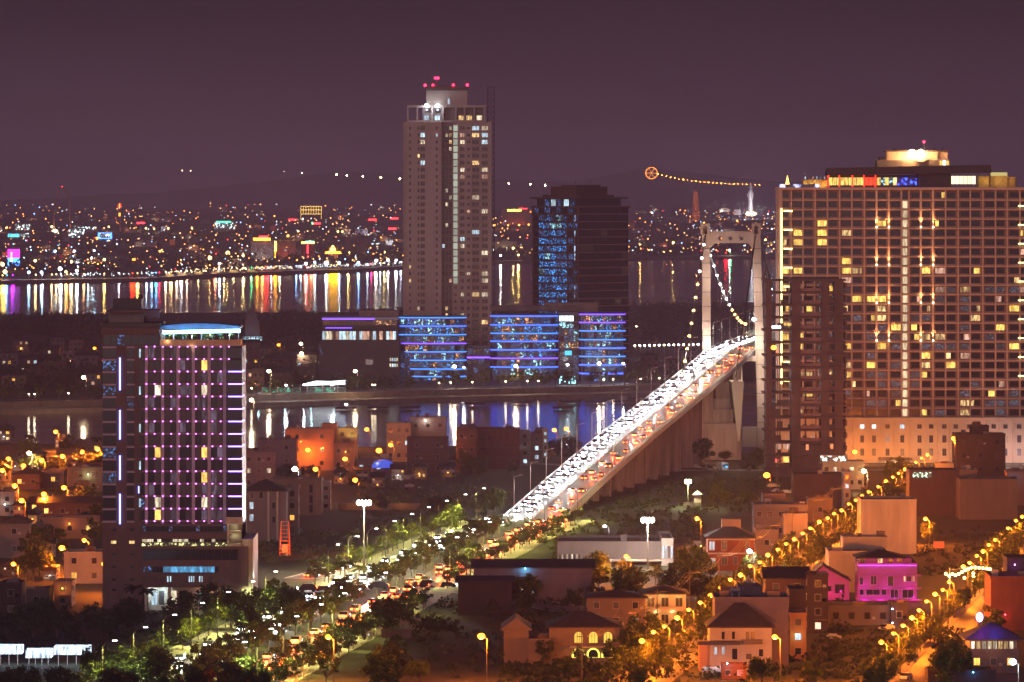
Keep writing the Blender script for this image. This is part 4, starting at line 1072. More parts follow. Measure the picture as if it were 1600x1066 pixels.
# portal beam with holes: built as a ring of quads round each hole
bx0, bx1 = ww(1109, 0).x - bo.x, ww(1176.5, 0).x - bo.x
z0, z1 = ww(0, 389).z, ww(0, 363.5).z
holes = [ww(x, 0).x - bo.x for x in (1125, 1141, 1158)]; hz_ = ww(0, 372.6).z; hr = .85
b = MB(); edges = [bx0] + [(a + c) / 2 for a, c in zip(holes, holes[1:])] + [bx1]
for h, e0, e1 in zip(holes, edges, edges[1:]):
    N = 16; ring = [(h + hr * cos(2*pi*i/N), hz_ + hr * sin(2*pi*i/N)) for i in range(N)]
    def outp(a):
        cx_, cz_ = cos(a), sin(a); t = 1e9
        for lim, q, c0 in ((e1, cx_, h), (e0, cx_, h), (z1, cz_, hz_), (z0 + 2.4, cz_, hz_)):
            if abs(q) > 1e-6 and (lim - c0) / q > 0: t = min(t, (lim - c0) / q)
        return (h + cx_ * t, hz_ + cz_ * t)
    angs = sorted([2*pi*i/N for i in range(N)] + [math.atan2(zc - hz_, xc - h) % (2*pi) for xc in (e0, e1) for zc in (z1, z0 + 2.4)])
    for a0, a1 in zip(angs, angs[1:] + [angs[0] + 2*pi]):
        i0 = (h + hr*cos(a0), hz_ + hr*sin(a0)); i1 = (h + hr*cos(a1), hz_ + hr*sin(a1)); o0, o1 = outp(a0 + 1e-7), outp(a1 - 1e-7)
        for y, rev in ((-1.8, False), (1.8, True)):
            q = [(i0[0], y, i0[1]), (o0[0], y, o0[1]), (o1[0], y, o1[1]), (i1[0], y, i1[1])]; b.quad(q[::-1] if rev else q)
        b.quad([(i0[0], -1.8, i0[1]), (i1[0], -1.8, i1[1]), (i1[0], 1.8, i1[1]), (i0[0], 1.8, i0[1])])
b.box(bx0, bx1, -1.75, 1.75, z1, z1 + .5)
n = 10; am = (bx0 + bx1) / 2; aw = (bx1 - bx0) / 2
arch = [(bx0 + 2*aw*i/n, z0 + 2.4 - 2.4 * abs(2*i/n - 1) ** 10) for i in range(n + 1)]
for p, q in zip(arch, arch[1:]): b.xz([p, q, (q[0], z0 + 2.45), (p[0], z0 + 2.45)], -1.7, 1.7)
part('portal_beam', b, pyl, bridge)
b = MB(); b.box(ww(1110, 0).x - bo.x, ww(1186, 0).x - bo.x, -1.8, 1.8, 36.0, 38.3); part('cross_beam', b, pyl, bridge)
b = MB(); b.box(ww(1110, 0).x - bo.x, ww(1198, 0).x - bo.x, -4.5, 4.5, 1, 9); part('cross_beam', b, pyl, bridge)
# main cables, hangers, cable lamps
zc = ww(0, 362).z
legx = (ww(1103, 0).x, ww(1181, 0).x)
def cab_main(side, D):
    """main span: parabola down to mid span 200 m on"""
    t = (D - PD) / 200.0
    return Vector((cls(D) + (-11 if side < 0 else 11) , D, 46.5 + (zc - 46.5) * (1 - t) ** 2))
def cab_side(side, D):
    t = (PD - D) / 95.0; xt, xa = (79.7, 66.8) if side < 0 else (100.3, 87.6)
    return Vector((xt * (1 - t) + xa * t, D, zc * (1 - t) + 32.5 * t - 5.0 * t * (1 - t)))
lamp_w, lamp_o = glow('cable_lamp_light', (1, .88, .72), 30), glow('amber_lamp_light', (1, .55, .12), 30)
for side in (-1, 1):
    b = MB()
    P = [cab_main(side, PD + 12 * i) for i in range(30)]
    P[0] = Vector((legx[0 if side < 0 else 1], PD, zc))
    for p, q in zip(P, P[1:]): b.tube(L(p), L(q), .3, n=5)
    for p in P[1:]:
        g = Vector((p.x, p.y, prof(p.y))); b.tube(L(p), L(g), .11, n=3)
    Q = [cab_side(side, PD - 5 * i) for i in range(20)]
    Q[0] = Vector((legx[0 if side < 0 else 1], PD, zc))
    for p, q in zip(Q, Q[1:]): b.tube(L(p), L(q), .33, n=5)
    part('main_cable', b, metal_d, bridge)
    if side < 0:
        for i in range(1, 16):
            p = cab_main(side, PD + 12.5 * i) ; q = MB(); q.ball(L(p), .5, seg=6, ring=4); part('cable_lamp', q, lamp_w if i < 9 else lamp_o, bridge)
            if i % 2: light(bridge, L(p) + Vector((0, -1.2, .6)), 700, (1, .85, .6) if i < 9 else (1, .6, .2), .4)
        for i in range(1, 12):
            p = cab_side(side, PD - 8.4 * i); q = MB(); q.ball(L(p), .52, seg=6, ring=4); part('cable_lamp', q, lamp_w if i < 4 else lamp_o, bridge)
            light(bridge, L(p) + Vector((0, -1.2, .6)), 500, (1, .7, .4), .4)
# uplights on the legs
for x, z, p in ((legx[0] - 1, 44, 8000), (legx[1] - 2, 44, 8000), (legx[0] + 4, 70, 3000), (legx[1] - 4, 66, 3000)):
    light(bridge, L((x, PD - 9, z)), p, (1, .78, .62), .6)
for x in (1103, 1182):
    light(bridge, L(W(x, 600, PD - 14)), 7000, (1, .72, .55), .6)
# anchorage block
AD = 2010
b = MB(); bx = lambda x0, x1, y0, y1, d0, d1: b.box(W(x0, 0, AD).x - bo.x, W(x1, 0, AD).x - bo.x, d0 - 2105, d1 - 2105, EYE - (y0 - HZ) * AD / FPX, EYE - (y1 - HZ) * AD / FPX)
bx(1094, 1158, 719, 662, AD, AD + 26); bx(1096, 1146, 662, 640, AD + 2, AD + 26); bx(1096, 1141, 640, 624, AD + 4, AD + 24); bx(1119, 1140, 624, 598, AD + 6, AD + 20)
part('anchorage', b, concrete, bridge)
b = MB()
pt = [(1143, 597), (1162.5, 597), (1155.5, 690), (1153, 690)]
pp = [(W(x, y, AD - 3).x - bo.x, W(x, y, AD - 3).z) for x, y in pt]
b.xz([pp[3], pp[2], pp[1], pp[0]], AD - 3 - 2105, AD + 22 - 2105); part('anchor_wedge', b, pyl, bridge)
b = MB(); b.box(W(1147, 0, AD).x - bo.x, W(1153, 0, AD).x - bo.x, AD - 2105, AD + 3 - 2105, W(0, 597, AD - 3).z, W(0, 591, AD).z); part('cable_saddle', b, concrete, bridge)
light(bridge, L(W(1120, 700, AD - 16)), 2600, (1, .5, .25), .5); light(bridge, L(W(1150, 640, AD - 18)), 1500, (1, .8, .6), .5)
# lamp posts along the deck: poles with small heads
led_head = glow('led_lamp_head', (.92, .96, 1), 12)
D = 1660; k = 0
while D < 2440:
    for o in (-9.0, 9.0):
        p = L(on_road(D, o)); b = MB(); b.tube(p, p + Vector((0, 0, 11)), .14, .09, n=5); s_ = 1 if o < 0 else -1
        b.tube(p + Vector((0, 0, 11)), p + Vector((s_ * 2.2, 0, 11.6)), .08, n=4); b.box(p.x + s_ * 2.2 - .5, p.x + s_ * 2.2 + .5, p.y - .3, p.y + .3, p.z + 11.5, p.z + 11.7)
        part('lamp_post', b, metal_l, bridge)
        if o < 0 or True:
            light(bridge, p + Vector((s_ * 3.0, 0, 11.2)), 8000, (.95, 1, .9) if o < 0 else (.95, .9, .45), .3, spot=150, aim=(0, 0, -1))
    D += 33; k += 1

# ---------------------------------------------------------------- traffic: one car, then copies
car_cols = [paint('car_white', (.6, .6, .6), .35, .03, 1), paint('car_silver', (.35, .35, .37), .3, .03, 1, metal=.5), paint('car_black', (.03, .03, .035), .3, .03, 1), paint('car_red', (.4, .03, .03), .35, .03, 1)]
head_m = glow('headlight_light', (.93, .96, 1), 60); tail_m = glow('tail_light', (1, .07, .012), 30)
def car_meshes():
    b = MB()
    out = [(-2.2, .35), (2.2, .35), (2.2, .75), (1.5, .95), (.75, 1.45), (-1.1, 1.48), (-1.9, 1.0), (-2.2, .9)]
    # body along y: nose at -y
    P = [( .85, y, z) for y, z in out]; k = len(b.v); n = len(out)
    b.v += [(-.85, -y, z) for y, z in out] + [(.85, -y, z) for y, z in out]
    for i in range(n): j = (i + 1) % n; b.f.append((k+i, k+j, k+n+j, k+n+i)); b.m.append(1 if i in (3, 5) else 0)
    b.f.append(tuple(k + i for i in range(n))[::-1]); b.m.append(0); b.f.append(tuple(k + n + i for i in range(n))); b.m.append(0)
    g = MB()
    g.tube((-.08, 0, 0), (.08, 0, 0), .34, n=8)
    return b, g
cb, cw = car_meshes()
body_me = [cb.mesh('body', [c, dk_glass]) for c in car_cols]
wheel_me = cw.mesh('wheel', paint('tyre', (.02, .02, .02), .8, .1, 1)); 
hl_me = MB().box(-.24, .24, -.06, .06, -.13, .13).mesh('headlight', head_m)
tl_me = MB().box(-.24, .24, -.06, .06, -.12, .12).mesh('tail_light', tail_m)
def car(p, d, label, group, on=True, ci=None, cat='car', power=0, red=0):
    """d: the way the nose points"""
    ci = R.choice((0, 1, 2, 2, 2, 1)) if ci is None else ci
    t = thing('car', label, cat, p, math.atan2(d.y, d.x) + pi / 2, group)
    t.rotation_euler = (0, 0, math.atan2(d.y, d.x) + pi / 2)
    if cat == 'car' and R.random() < .22 and on: t.scale = (1.12, R.uniform(1.1, 1.5), R.uniform(1.25, 1.55))
    link('body', body_me[ci], t); 
    if p.y < 1660:
        for wx in (-.78, .78):
            for wy in (-1.4, 1.4): link('wheel', wheel_me, t, (wx, wy, .34))
    if on:
        for x in (-.6, .6):
            link('headlight', hl_me, t, (x, -2.24, .68)); link('tail_light', tl_me, t, (x, 2.24, .8))
        if power: light(t, (0, -2.9, .9), power, (.9, .95, 1), .25, spot=110, aim=(0, -1, -.12))
        if red: light(t, (0, 2.8, .9), red, (1, .06, .01), .25)
    return t
rc = random.Random(3)
def back(D): d = cdir(D); return Vector((-d.x, -d.y, 0))
nc = 0
for off in (-7.2, -3.4):
    D = 1655 + rc.uniform(0, 6)
    while D < 2240:
        car(on_road(D, off, .03), back(D), f'car with white headlights coming down the bridge, {nth(int((D - 1650) / 3.2))} place up the {"outer" if off < -5 else "inner"} lane', 'cars coming down the bridge', power=16000 if nc % 2 == 0 else 0); nc += 1
        D += rc.choice((6.5, 7.2, 8.5, 10, 14))
for off in (3.4, 7.2):
    D = 1655 + rc.uniform(0, 9)
    while D < 2130:
        car(on_road(D, off, .03), -back(D), f'car with red tail lights climbing the bridge, {nth(int((D - 1650) / 3.2))} place up the {"outer" if off > 5 else "inner"} lane', 'cars climbing the bridge', red=1200 if nc % 2 else 0); nc += 1
        D += rc.uniform(12, 30)
for off in (-12.9, -9.3, -5.8):
    D = 1075 + rc.uniform(0, 8)
    while D < 1640:
        car(on_road(D, off, .06), back(D), f'car with white headlights on the boulevard, lane {"outer" if off < -11 else "middle" if off < -8 else "inner"}, {nth(int((D - 1060) / 7))} place from the near end', 'cars coming down the boulevard', power=9000 if nc % 2 == 0 else 0); nc += 1
        D += rc.uniform(20, 44)
for off in (5.8, 9.4, 12.8):
    D = 1060 + rc.uniform(0, 8)
    while D < 1640:
        car(on_road(D, off, .06), -back(D), f'car with red tail lights on the boulevard, lane {"outer" if off > 11 else "middle" if off > 8 else "inner"}, {nth(int((D - 1060) / 7))} place from the near end', 'cars going up the boulevard', red=1600); nc += 1
        D += rc.uniform(16, 40)
for i, x in enumerate((487, 500, 512, 524, 536)):
    p = G(x, 903 - (x - 487) * .27, .08); car(p, Vector((1, 1.2, 0)).normalized(), f'{nth(i)} car from the near end of the red-lit queue in the side road', 'cars waiting in the side road', red=1600)
for i, x in enumerate((655, 668, 682, 700)):
    p = G(x, 918, .08); car(p, Vector((1, .2, 0)).normalized(), f'{nth(i)} car from the junction on the road heading right', 'cars leaving the junction', red=1600)
for i, x in enumerate((480, 505, 530, 560, 590)):
    p = G(x, 925 - i, .08); car(p, Vector((-1, -.1, 0)).normalized(), f'{nth(i)} car with white headlights from the left on the cross road', 'cars on the cross road', power=700)
# ---------------------------------------------------------------- houses
WM = {
 'white': paint('white_house_wall', (0.315, 0.285, 0.277), .9, .18, .15, .3), 'cream': paint('cream_house_wall', (0.360, 0.296, 0.232), .9, .2, .15, .25),
 'stain': paint('stained_concrete_wall', (0.425, 0.340, 0.246), .9, .38, .12, .12), 'grey': paint('grey_house_wall', (0.136, 0.119, 0.129), .9, .2, .15, .3),
 'lilac': paint('lilac_house_wall', (0.136, 0.112, 0.143), .9, .2, .15, .3), 'brown': paint('brown_house_wall', (0.082, 0.048, 0.041), .9, .25, .15, .3),
 'brick': paint('brick_house_wall', (0.150, 0.051, 0.034), .9, .2, .5, .5), 'dark': paint('dark_house_wall', (0.048, 0.034, 0.036), .9, .25, .15, .3),
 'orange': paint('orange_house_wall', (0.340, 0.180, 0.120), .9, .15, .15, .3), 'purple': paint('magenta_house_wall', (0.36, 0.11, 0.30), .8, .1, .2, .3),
 'tan': paint('tan_house_wall', (0.170, 0.122, 0.095), .9, .22, .12, .15)}
roof_d = paint('dark_tile_roof', (.035, .03, .035), .8, .3, .6)
roof_r = paint('red_tile_roof', (.14, .05, .035), .85, .3, .6)
slab_r = paint('flat_roof', (.10, .085, .085), .9, .3, .2)
orange_win = glow('amber_window_light', (1, .5, .08), 1.8, vary=.4, stripes=.4)
def roof_mesh(kind, x0, x1, d, z, h, ov=.7):
    b = MB(); X0, X1, Y0, Y1 = x0 - ov, x1 + ov, -ov, d + ov; t = .25
    b.box(X0, X1, Y0, Y1, z, z + t)
    if kind == 'hip':
        r = min((X1 - X0), (Y1 - Y0)) / 2 * .95; ym = (Y0 + Y1) / 2; xm = (X0 + X1) / 2
        if (X1 - X0) >= (Y1 - Y0): a, c = (X0 + r, ym), (X1 - r, ym)
        else: a, c = (xm, Y0 + r), (xm, Y1 - r)
        A, B_ = (a[0], a[1], z + h), (c[0], c[1], z + h)
        q = [(X0, Y0, z+t), (X1, Y0, z+t), (X1, Y1, z+t), (X0, Y1, z+t)]
        if (X1 - X0) >= (Y1 - Y0): b.quad([q[0], q[1], B_, A]); b.quad([q[1], q[2], B_]); b.quad([q[2], q[3], A, B_]); b.quad([q[3], q[0], A])
        else: b.quad([q[0], q[1], A]); b.quad([q[1], q[2], B_, A]); b.quad([q[2], q[3], B_]); b.quad([q[3], q[0], A, B_])
    elif kind == 'gable':      # ridge runs away from the viewer, the pediment faces the viewer
        xm = (x0 + x1) / 2
        b.xz([(X0, z + t), (X1, z + t), (xm, z + h)], Y0 + .5, Y1)
    elif kind == 'ridge':      # ridge runs across
        ym = (Y0 + Y1) / 2
        b.quad([(X0, Y0, z+t), (X1, Y0, z+t), (X1, ym, z+h), (X0, ym, z+h)]); b.quad([(X1, Y1, z+t), (X0, Y1, z+t), (X0, ym, z+h), (X1, ym, z+h)])
        b.quad([(X0, Y1, z+t), (X0, Y0, z+t), (X0, ym, z+h)]); b.quad([(X1, Y0, z+t), (X1, Y1, z+t), (X1, ym, z+h)])
    return b
tank_m = paint('steel_tank', (.4, .4, .42), .35, .1, 1, metal=.7)
rh = random.Random(88)
def house(x0, x1, yt, yb, dep, wall, label, roof='flat', rh_px=0, wins=None, rows=1, lit=.1, litm=None, lights=(), name='house', group=None, wsz=None, tank=False, balcony=False, D=None, frame=frame_w, cat='house', roofm=None, z0=0):
    D = D or GD(yb); F = Fr(D, (x0 + x1) / 2); t = thing(name, label, cat, F.loc(z0), 0, group)
    X0, X1, zt = F.X(x0), F.X(x1), F.Z(yt) - z0
    b = MB(); b.box(X0, X1, 0, dep, 0, zt); part('wall', b, WM[wall] if isinstance(wall, str) else wall, t)
    if roof == 'flat':
        b = MB(); w = .22; h = .7
        b.box(X0 - .1, X1 + .1, -.1, w, zt, zt + h); b.box(X0 - .1, X1 + .1, dep - w, dep + .1, zt, zt + h); b.box(X0 - .1, X0 + w, w, dep - w, zt, zt + h); b.box(X1 - w, X1 + .1, w, dep - w, zt, zt + h)
        part('parapet', b, WM[wall] if isinstance(wall, str) else wall, t)
        b = MB(); b.box(X0 + w, X1 - w, w, dep - w, zt, zt + .06); part('roof', b, slab_r, t)
    else:
        part('roof', roof_mesh(roof, X0, X1, dep, zt, rh_px / F.s), roofm or roof_d, t)
    fh = zt / max(rows, 1)
    n = wins if wins is not None else max(0, int((X1 - X0) / 4.2))
    lm = litm or [lit_warm, lit_pale, lit_cool, orange_win]
    ws, hs = wsz or (min(1.5, (X1 - X0) / max(n, 1) * .5), min(1.7, fh * .5))
    for r in range(rows):
        for i in range(n):
            x = X0 + (X1 - X0) * (i + .5) / n
            m = rh.choice(lm) if rh.random() < lit else (dk_glass if rh.random() < .7 else mid_glass)
            pane(t, x, fh * (r + .55), ws, hs, m, y=-.03, frame=frame)
    for s in (X0 - .03, X1 + .03):     # windows on the side walls
        if n and dep > 7:
            for r in range(rows):
                o = pane(t, 0, fh * (r + .55), 1.2, min(1.5, fh * .5), dk_glass, frame=frame); o.location = (s, dep * .4, fh * (r + .55)); o.rotation_euler = (0, 0, -pi/2 if s < 0 else pi/2)
    if n == 0 and fh > 2 and roof in ('flat', 'ridge', 'gable') and rows == 1 and zt > 5:      # bare party wall: beams and posts of the frame show
        k = 1
        while k * 3.5 < zt - 1:
            b = MB(); b.box(X0 + .02, X1 - .02, -.07, -.01, k * 3.5 - .16, k * 3.5 + .16); part('floor_beam', b, WM[wall] if isinstance(wall, str) else wall, t); k += 1
    if roof == 'flat' and (X1 - X0) > 4 and dep > 6:
        for k in range(rh.randrange(1, 4)):
            xx = rh.uniform(X0 + 1, X1 - 1.4); yy = rh.uniform(.8, dep * .5); w_ = rh.uniform(.5, 1.4); hh = rh.uniform(.8, 2.2)
            b = MB(); b.box(xx - w_, xx + w_, yy, yy + w_ * 2, zt + .07, zt + hh); part('roof_hatch', b, WM[rh.choice(['grey', 'tan', 'brown', 'white'])], t)
        if rh.random() < .5:
            xx = rh.uniform(X0 + .5, X1 - .5); b = MB(); b.tube((xx, 2, zt), (xx, 2, zt + rh.uniform(2, 4)), .05, n=4); part('antenna', b, metal_d, t)
    if n and dep > 6:
        for k in range(rh.randrange(1, 4)):
            i_, r_ = rh.randrange(n), rh.randrange(rows); xx = X0 + (X1 - X0) * (i_ + .5) / n + ws * .5 + .75
            if xx < X1 - .5:
                b = MB(); zc_ = fh * (r_ + .55) - hs * .35; b.box(xx - .42, xx + .42, -.42, -.03, zc_ - .32, zc_ + .32); part('air_conditioner', b, WM['white'], t)
        if rh.random() < .4 and rows > 1:
            b = MB(); xx = rh.uniform(X0 + 1, (X0 + X1) / 2); b.box(xx, min(X1, xx + rh.uniform(2, 4)), -1.3, -.02, fh - .12, fh); part('awning_slab', b, WM[rh.choice(['brick', 'grey', 'tan'])], t)
    if balcony:
        for r in range(1, rows):
            b = MB(); b.box(X0 + .5, X1 - .5, -1.4, -.02, fh * r - .15, fh * r); b.box(X0 + .5, X1 - .5, -1.4, -1.3, fh * r, fh * r + .9); part('balcony', b, WM['white'], t)
    if tank:
        b = MB(); xx = X0 + (X1 - X0) * rh.uniform(.2, .8); b.tube((xx - 1, dep * .5, zt + 1.6), (xx + 1, dep * .5, zt + 1.6), .6, n=8)
        for q in (-.8, .8): b.box(xx + q - .08, xx + q + .08, dep * .5 - .4, dep * .5 + .4, zt, zt + 1.2)
        part('water_tank', b, tank_m, t)
    for px, py, p, c in lights:
        q = MB(); q.ball((F.X(px), -1.0, F.Z(py) - z0), .16, seg=6, ring=4); part('wall_lamp', q, glow('wall_lamp_light_%d%d%d' % tuple(int(v * 9) for v in c), c, 20), t)
        light(t, (F.X(px), -1.3, F.Z(py) - z0 - .2), p, c, .2)
    return t, F
OR, YE, WH, CO = (1, .36, .05), (1, .72, .22), (1, .9, .75), (.55, .8, 1)
# right-hand district
house(1345, 1432, 784, 866, 16, 'stain', 'tall pale party wall streaked with damp, blank of windows, beside the street of lamps', wins=0)
house(1500, 1590, 752, 812, 16, 'tan', 'wide blank tan wall stepping up at its left end, right of the orange lamp', wins=0)
house(1500, 1527, 737, 815, 14, 'tan', 'narrow taller tan block at the left end of the wide blank wall', wins=0, D=GD(812) + 17)
house(1240, 1318, 744, 792, 14, 'brown', 'dark brown windowless block below the bare concrete frame', wins=0)
house(1262, 1301, 781, 815, 9, 'tan', 'small tan block tucked under the dark brown windowless one', wins=1)
house(1318, 1329, 740, 795, 10, 'white', 'sliver of pale blue-lit house at the edge of the lamp street', wins=1, rows=4, lit=.6, litm=[lit_cool])
house(1178, 1262, 792, 843, 13, 'grey', 'grey two-storey house with dark windows and a roof box, behind the brick house', wins=5, rows=2, tank=True)
house(1192, 1227, 775, 846, 9, 'tan', 'stair box rising above the grey two-storey house', wins=0, D=GD(843) + 14)
house(1224, 1262, 806, 850, 9, 'cream', 'low cream annex at the right end of the grey house', wins=0)
house(1295, 1386, 865, 926, 14, 'cream', 'cream blank L-shaped block left of the magenta house, lower part', wins=0)
house(1317, 1386, 843, 926, 9, 'cream', 'cream upper block with a cable across it, above the blank L-shaped block', wins=0, D=GD(926) + 15)
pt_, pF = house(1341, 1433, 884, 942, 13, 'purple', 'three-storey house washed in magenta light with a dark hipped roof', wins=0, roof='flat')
b = MB()
for y in (899, 919, 937): b.box(pF.X(1339), pF.X(1439), -1.6, -.02, pF.Z(y + 1), pF.Z(y - 1))
part('balcony_slab', b, WM['purple'], pt_)
for x0, x1, y0, y1, m in ((1343, 1349, 902, 914, 0), (1360, 1370, 900, 914, 0), (1387, 1396, 900, 916, 0), (1412, 1415, 899, 909, 1), (1416, 1424, 899, 909, 0), (1425.5, 1429, 899, 909, 1), (1343, 1350, 921, 930, 0), (1353, 1375, 921, 930, 0), (1377, 1385, 921, 930, 0), (1391, 1404, 921, 935, 0), (1409, 1428, 921, 935, 0)):
    pane(pt_, pF.X((x0 + x1) / 2), pF.Z((y0 + y1) / 2), (x1 - x0) / pF.s, (y1 - y0) / pF.s, dk_glass if not m else lit_warm, y=-.03, frame=paint('violet_frame', (.5, .4, .6), .6, .1, 1))
b = MB(); b.box(pF.X(1343), pF.X(1425), 2, 12, pF.Z(884), pF.Z(873)); part('attic_wall', b, WM['purple'], pt_)
for x in (1348, 1376, 1392, 1406): pane(pt_, pF.X(x), pF.Z(878), 8 / pF.s, 9 / pF.s, dk_glass if x != 1376 else lit_warm, y=1.95, frame=paint('violet_frame', (0, 0, 0)))
part('roof', roof_mesh('hip', pF.X(1343), pF.X(1410), 11, pF.Z(873), 13 / pF.s, 1.0), roof_d, pt_, (0, 1, 0))
b = MB(); b.box(pF.X(1341), pF.X(1432), -.3, -.15, pF.Z(884), pF.Z(883.2)); b.box(pF.X(1341), pF.X(1414), .7, .85, pF.Z(872), pF.Z(871.2)); part('led_strip', b, glow('magenta_neon_strip', (.6, .06, 1), 4, sample=True), pt_)
for x, z in ((1350, 935), (1375, 935), (1400, 936), (1428, 934), (1350, 914), (1385, 914), (1420, 914), (1365, 882), (1405, 882)):
    light(pt_, (pF.X(x), -2.4, pF.Z(z)), 170, (.85, .02, .75), .2)
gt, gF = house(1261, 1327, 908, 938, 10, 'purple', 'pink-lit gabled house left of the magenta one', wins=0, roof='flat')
b = MB(); b.xz([(gF.X(1261), gF.Z(908)), (gF.X(1327), gF.Z(908)), (gF.X(1286), gF.Z(885))], 0.02, 9.8); part('gable_wall', b, WM['purple'], gt)
b = MB()
for xa, ya, xb, yb_ in ((1258, 909, 1286, 883), (1286, 883, 1330, 909)): b.xz([(gF.X(xa), gF.Z(ya)), (gF.X(xb), gF.Z(yb_)), (gF.X(xb), gF.Z(yb_ - 2)), (gF.X(xa), gF.Z(ya - 2))], -.9, 10.4)
part('roof', b, roof_d, gt)
for x, w, h in ((1296, 6, 8), (1312, 15, 14)): pane(gt, gF.X(x), gF.Z(920), w / gF.s, h / gF.s, dk_glass, y=-.03, frame=frame_d)
for x in (1270, 1290, 1315): light(gt, (gF.X(x), -3.5, gF.Z(926)), 300, (1, .02, .30), .2)
house(1262, 1294, 902, 990, 9, 'dark', 'narrow dark block with a violet edge in front of the pink gable', wins=1, rows=4, lit=.1)
house(1294, 1392, 950, 977, 10, 'grey', 'long low grey building with four small windows below the magenta house', wins=4, rows=1, frame=frame_d)
house(1392, 1418, 946, 978, 8, 'dark', 'dark cube at the right end of the long low grey building', wins=1, lights=[(1394, 951, 60, CO), (1394, 973, 60, CO)])
house(1196, 1262, 905, 985, 12, 'brown', 'brown house with a low gabled roof behind the grey-violet block', roof='ridge', rh_px=17, wins=2, rows=3, lit=.05)
house(1117, 1232, 938, 1042, 14, 'lilac', 'large blank grey-violet block behind the hip-roofed villa', wins=0, rows=3, tank=True)
house(1155, 1189, 921, 1046, 10, 'lilac', 'narrow raised part of the grey-violet block', wins=0, D=GD(1042) + 15)
house(1128, 1152, 926, 1044, 10, 'orange', 'orange-lit roof room at the left of the grey-violet block', wins=3, rows=4, D=GD(1042) + 15, lights=[(1140, 940, 90, OR)])
house(1234, 1260, 962, 1030, 10, 'orange', 'orange-lit narrow house with a balcony lamp beside the violet block', wins=1, rows=3, lights=[(1244, 991, 120, YE)])
house(1233, 1258, 925, 1030, 10, 'dark', 'dark roofed upper storey over the orange-lit narrow house', wins=0, D=GD(1030) + 11)
vt, vF = house(1109, 1206, 981, 1050, 12, 'white', 'pale villa with a steep dark pyramid roof and balcony, bottom of the view', roof='hip', rh_px=36, wins=0)
for x, y, w, h, m in ((1130, 993, 6, 13, dk_glass), (1146, 993, 6, 13, dk_glass), (1168, 994, 7, 15, mid_glass), (1176, 994, 7, 15, mid_glass), (1118, 1017, 5, 12, lit_cool), (1130.5, 1017, 5, 12, lit_cool), (1148, 1022, 9, 18, dk_glass), (1170, 1026, 10, 10, mid_glass), (1189, 1020, 8, 12, dk_glass)):
    pane(vt, vF.X(x), vF.Z(y), w / vF.s, h / vF.s, m, y=-.03, frame=frame_w)
b = MB(); b.box(vF.X(1160), vF.X(1191), -1.6, -.02, vF.Z(1006), vF.Z(1004)); b.box(vF.X(1160), vF.X(1191), -1.6, -1.5, vF.Z(1004), vF.Z(998)); part('balcony', b, frame_d, vt)
b = MB(); b.box(vF.X(1090), vF.X(1156), -3.2, -.02, vF.Z(1006), vF.Z(1001)); part('porch_roof', b, roof_d, vt)
b = MB(); b.box(vF.X(1093), vF.X(1109), 1, 9, 0, vF.Z(1006)); part('wing', b, WM['orange'], vt)
b = MB(); b.box(vF.X(1095), vF.X(1168), -7, -6.6, 0, vF.Z(1038)); part('garden_wall', b, WM['white'], vt)
for x, c in ((1100, CO), (1117, CO), (1137, CO)): light(vt, (vF.X(x), -7.6, vF.Z(1034)), 150, c, .2)
house(1128, 1166, 1043, 1062, 5, 'brick', 'small red shop with a lit white sign by the villa gate', wins=2, lit=1, litm=[glow('red_shop_light', (0, 0, 0), 1)], lights=[(1136, 1036, 130, CO)], name='shop', cat='shop')
br, bF = house(1106, 1178, 841, 892, 12, 'brick', 'red brick house with white trim and a dark hipped roof', roof='hip', rh_px=19, wins=0)
for x, y, w, h in ((1112.5, 853, 9, 14), (1131.5, 853, 9, 14), (1168, 853, 7, 12), (1113, 878, 10, 12), (1132, 877, 9, 13), (1149, 876, 7, 13)):
    pane(br, bF.X(x), bF.Z(y), w / bF.s, h / bF.s, lit_cool if x < 1120 else mid_glass, y=-.03, frame=frame_w)
b = MB()
for y in (843, 865): b.box(bF.X(1105), bF.X(1179), -.5, -.02, bF.Z(y + 1), bF.Z(y - 1.2))
part('trim', b, frame_w, br)
b = MB(); b.box(bF.X(1129), bF.X(1159), 5, 10, bF.Z(840), bF.Z(813)); part('roof_box', b, WM['tan'], br)
house(1180, 1216, 831, 868, 9, 'tan', 'tan block right behind the brick house', wins=1)
wt, wF = house(872, 1034, 850, 882, 26, 'grey', 'long grey flat-roofed hall behind the yellow-lit kiosk', wins=0, name='hall', cat='hall')
for i in range(9): pane(wt, wF.X(875 + i * 3.8), wF.Z(870), 1.9 / wF.s, 8 / wF.s, lit_pale if i % 2 else dk_glass, y=-.03, name='window')
b = MB(); b.box(wF.X(930), wF.X(1034), -3.2, -.02, wF.Z(876), wF.Z(873.5)); part('canopy', b, WM['white'], wt)
for x in (945, 990, 1025): light(wt, (wF.X(x), -3.6, wF.Z(871)), 110, YE, .2)
house(1034, 1052, 845, 884, 30, 'white', 'white end wing of the long grey hall, tall lit windows', wins=4, rows=1, wsz=(.7, 3.6), lit=.9, litm=[lit_cool])
house(1052, 1106, 858, 880, 8, 'tan', 'low wall building with an orange rim between the hall and the brick house', wins=0, lights=[(1070, 853, 220, OR), (1095, 853, 220, OR)])
house(930, 955, 882, 905, 8, WM['cream'], 'yellow-lit kiosk with a roller door below the grey hall', wins=2, lit=.6, litm=[lit_yel], lights=[(936, 888, 260, (1, .75, .05)), (947, 888, 200, (1, .75, .05))])
house(740, 926, 888, 938, 22, 'lilac', 'long violet-grey warehouse with a cyan wall lamp and dark ridge roof', roof='ridge', rh_px=10, wins=0, lights=[(820.7, 888, 520, (.12, .65, 1))], name='warehouse', cat='warehouse')
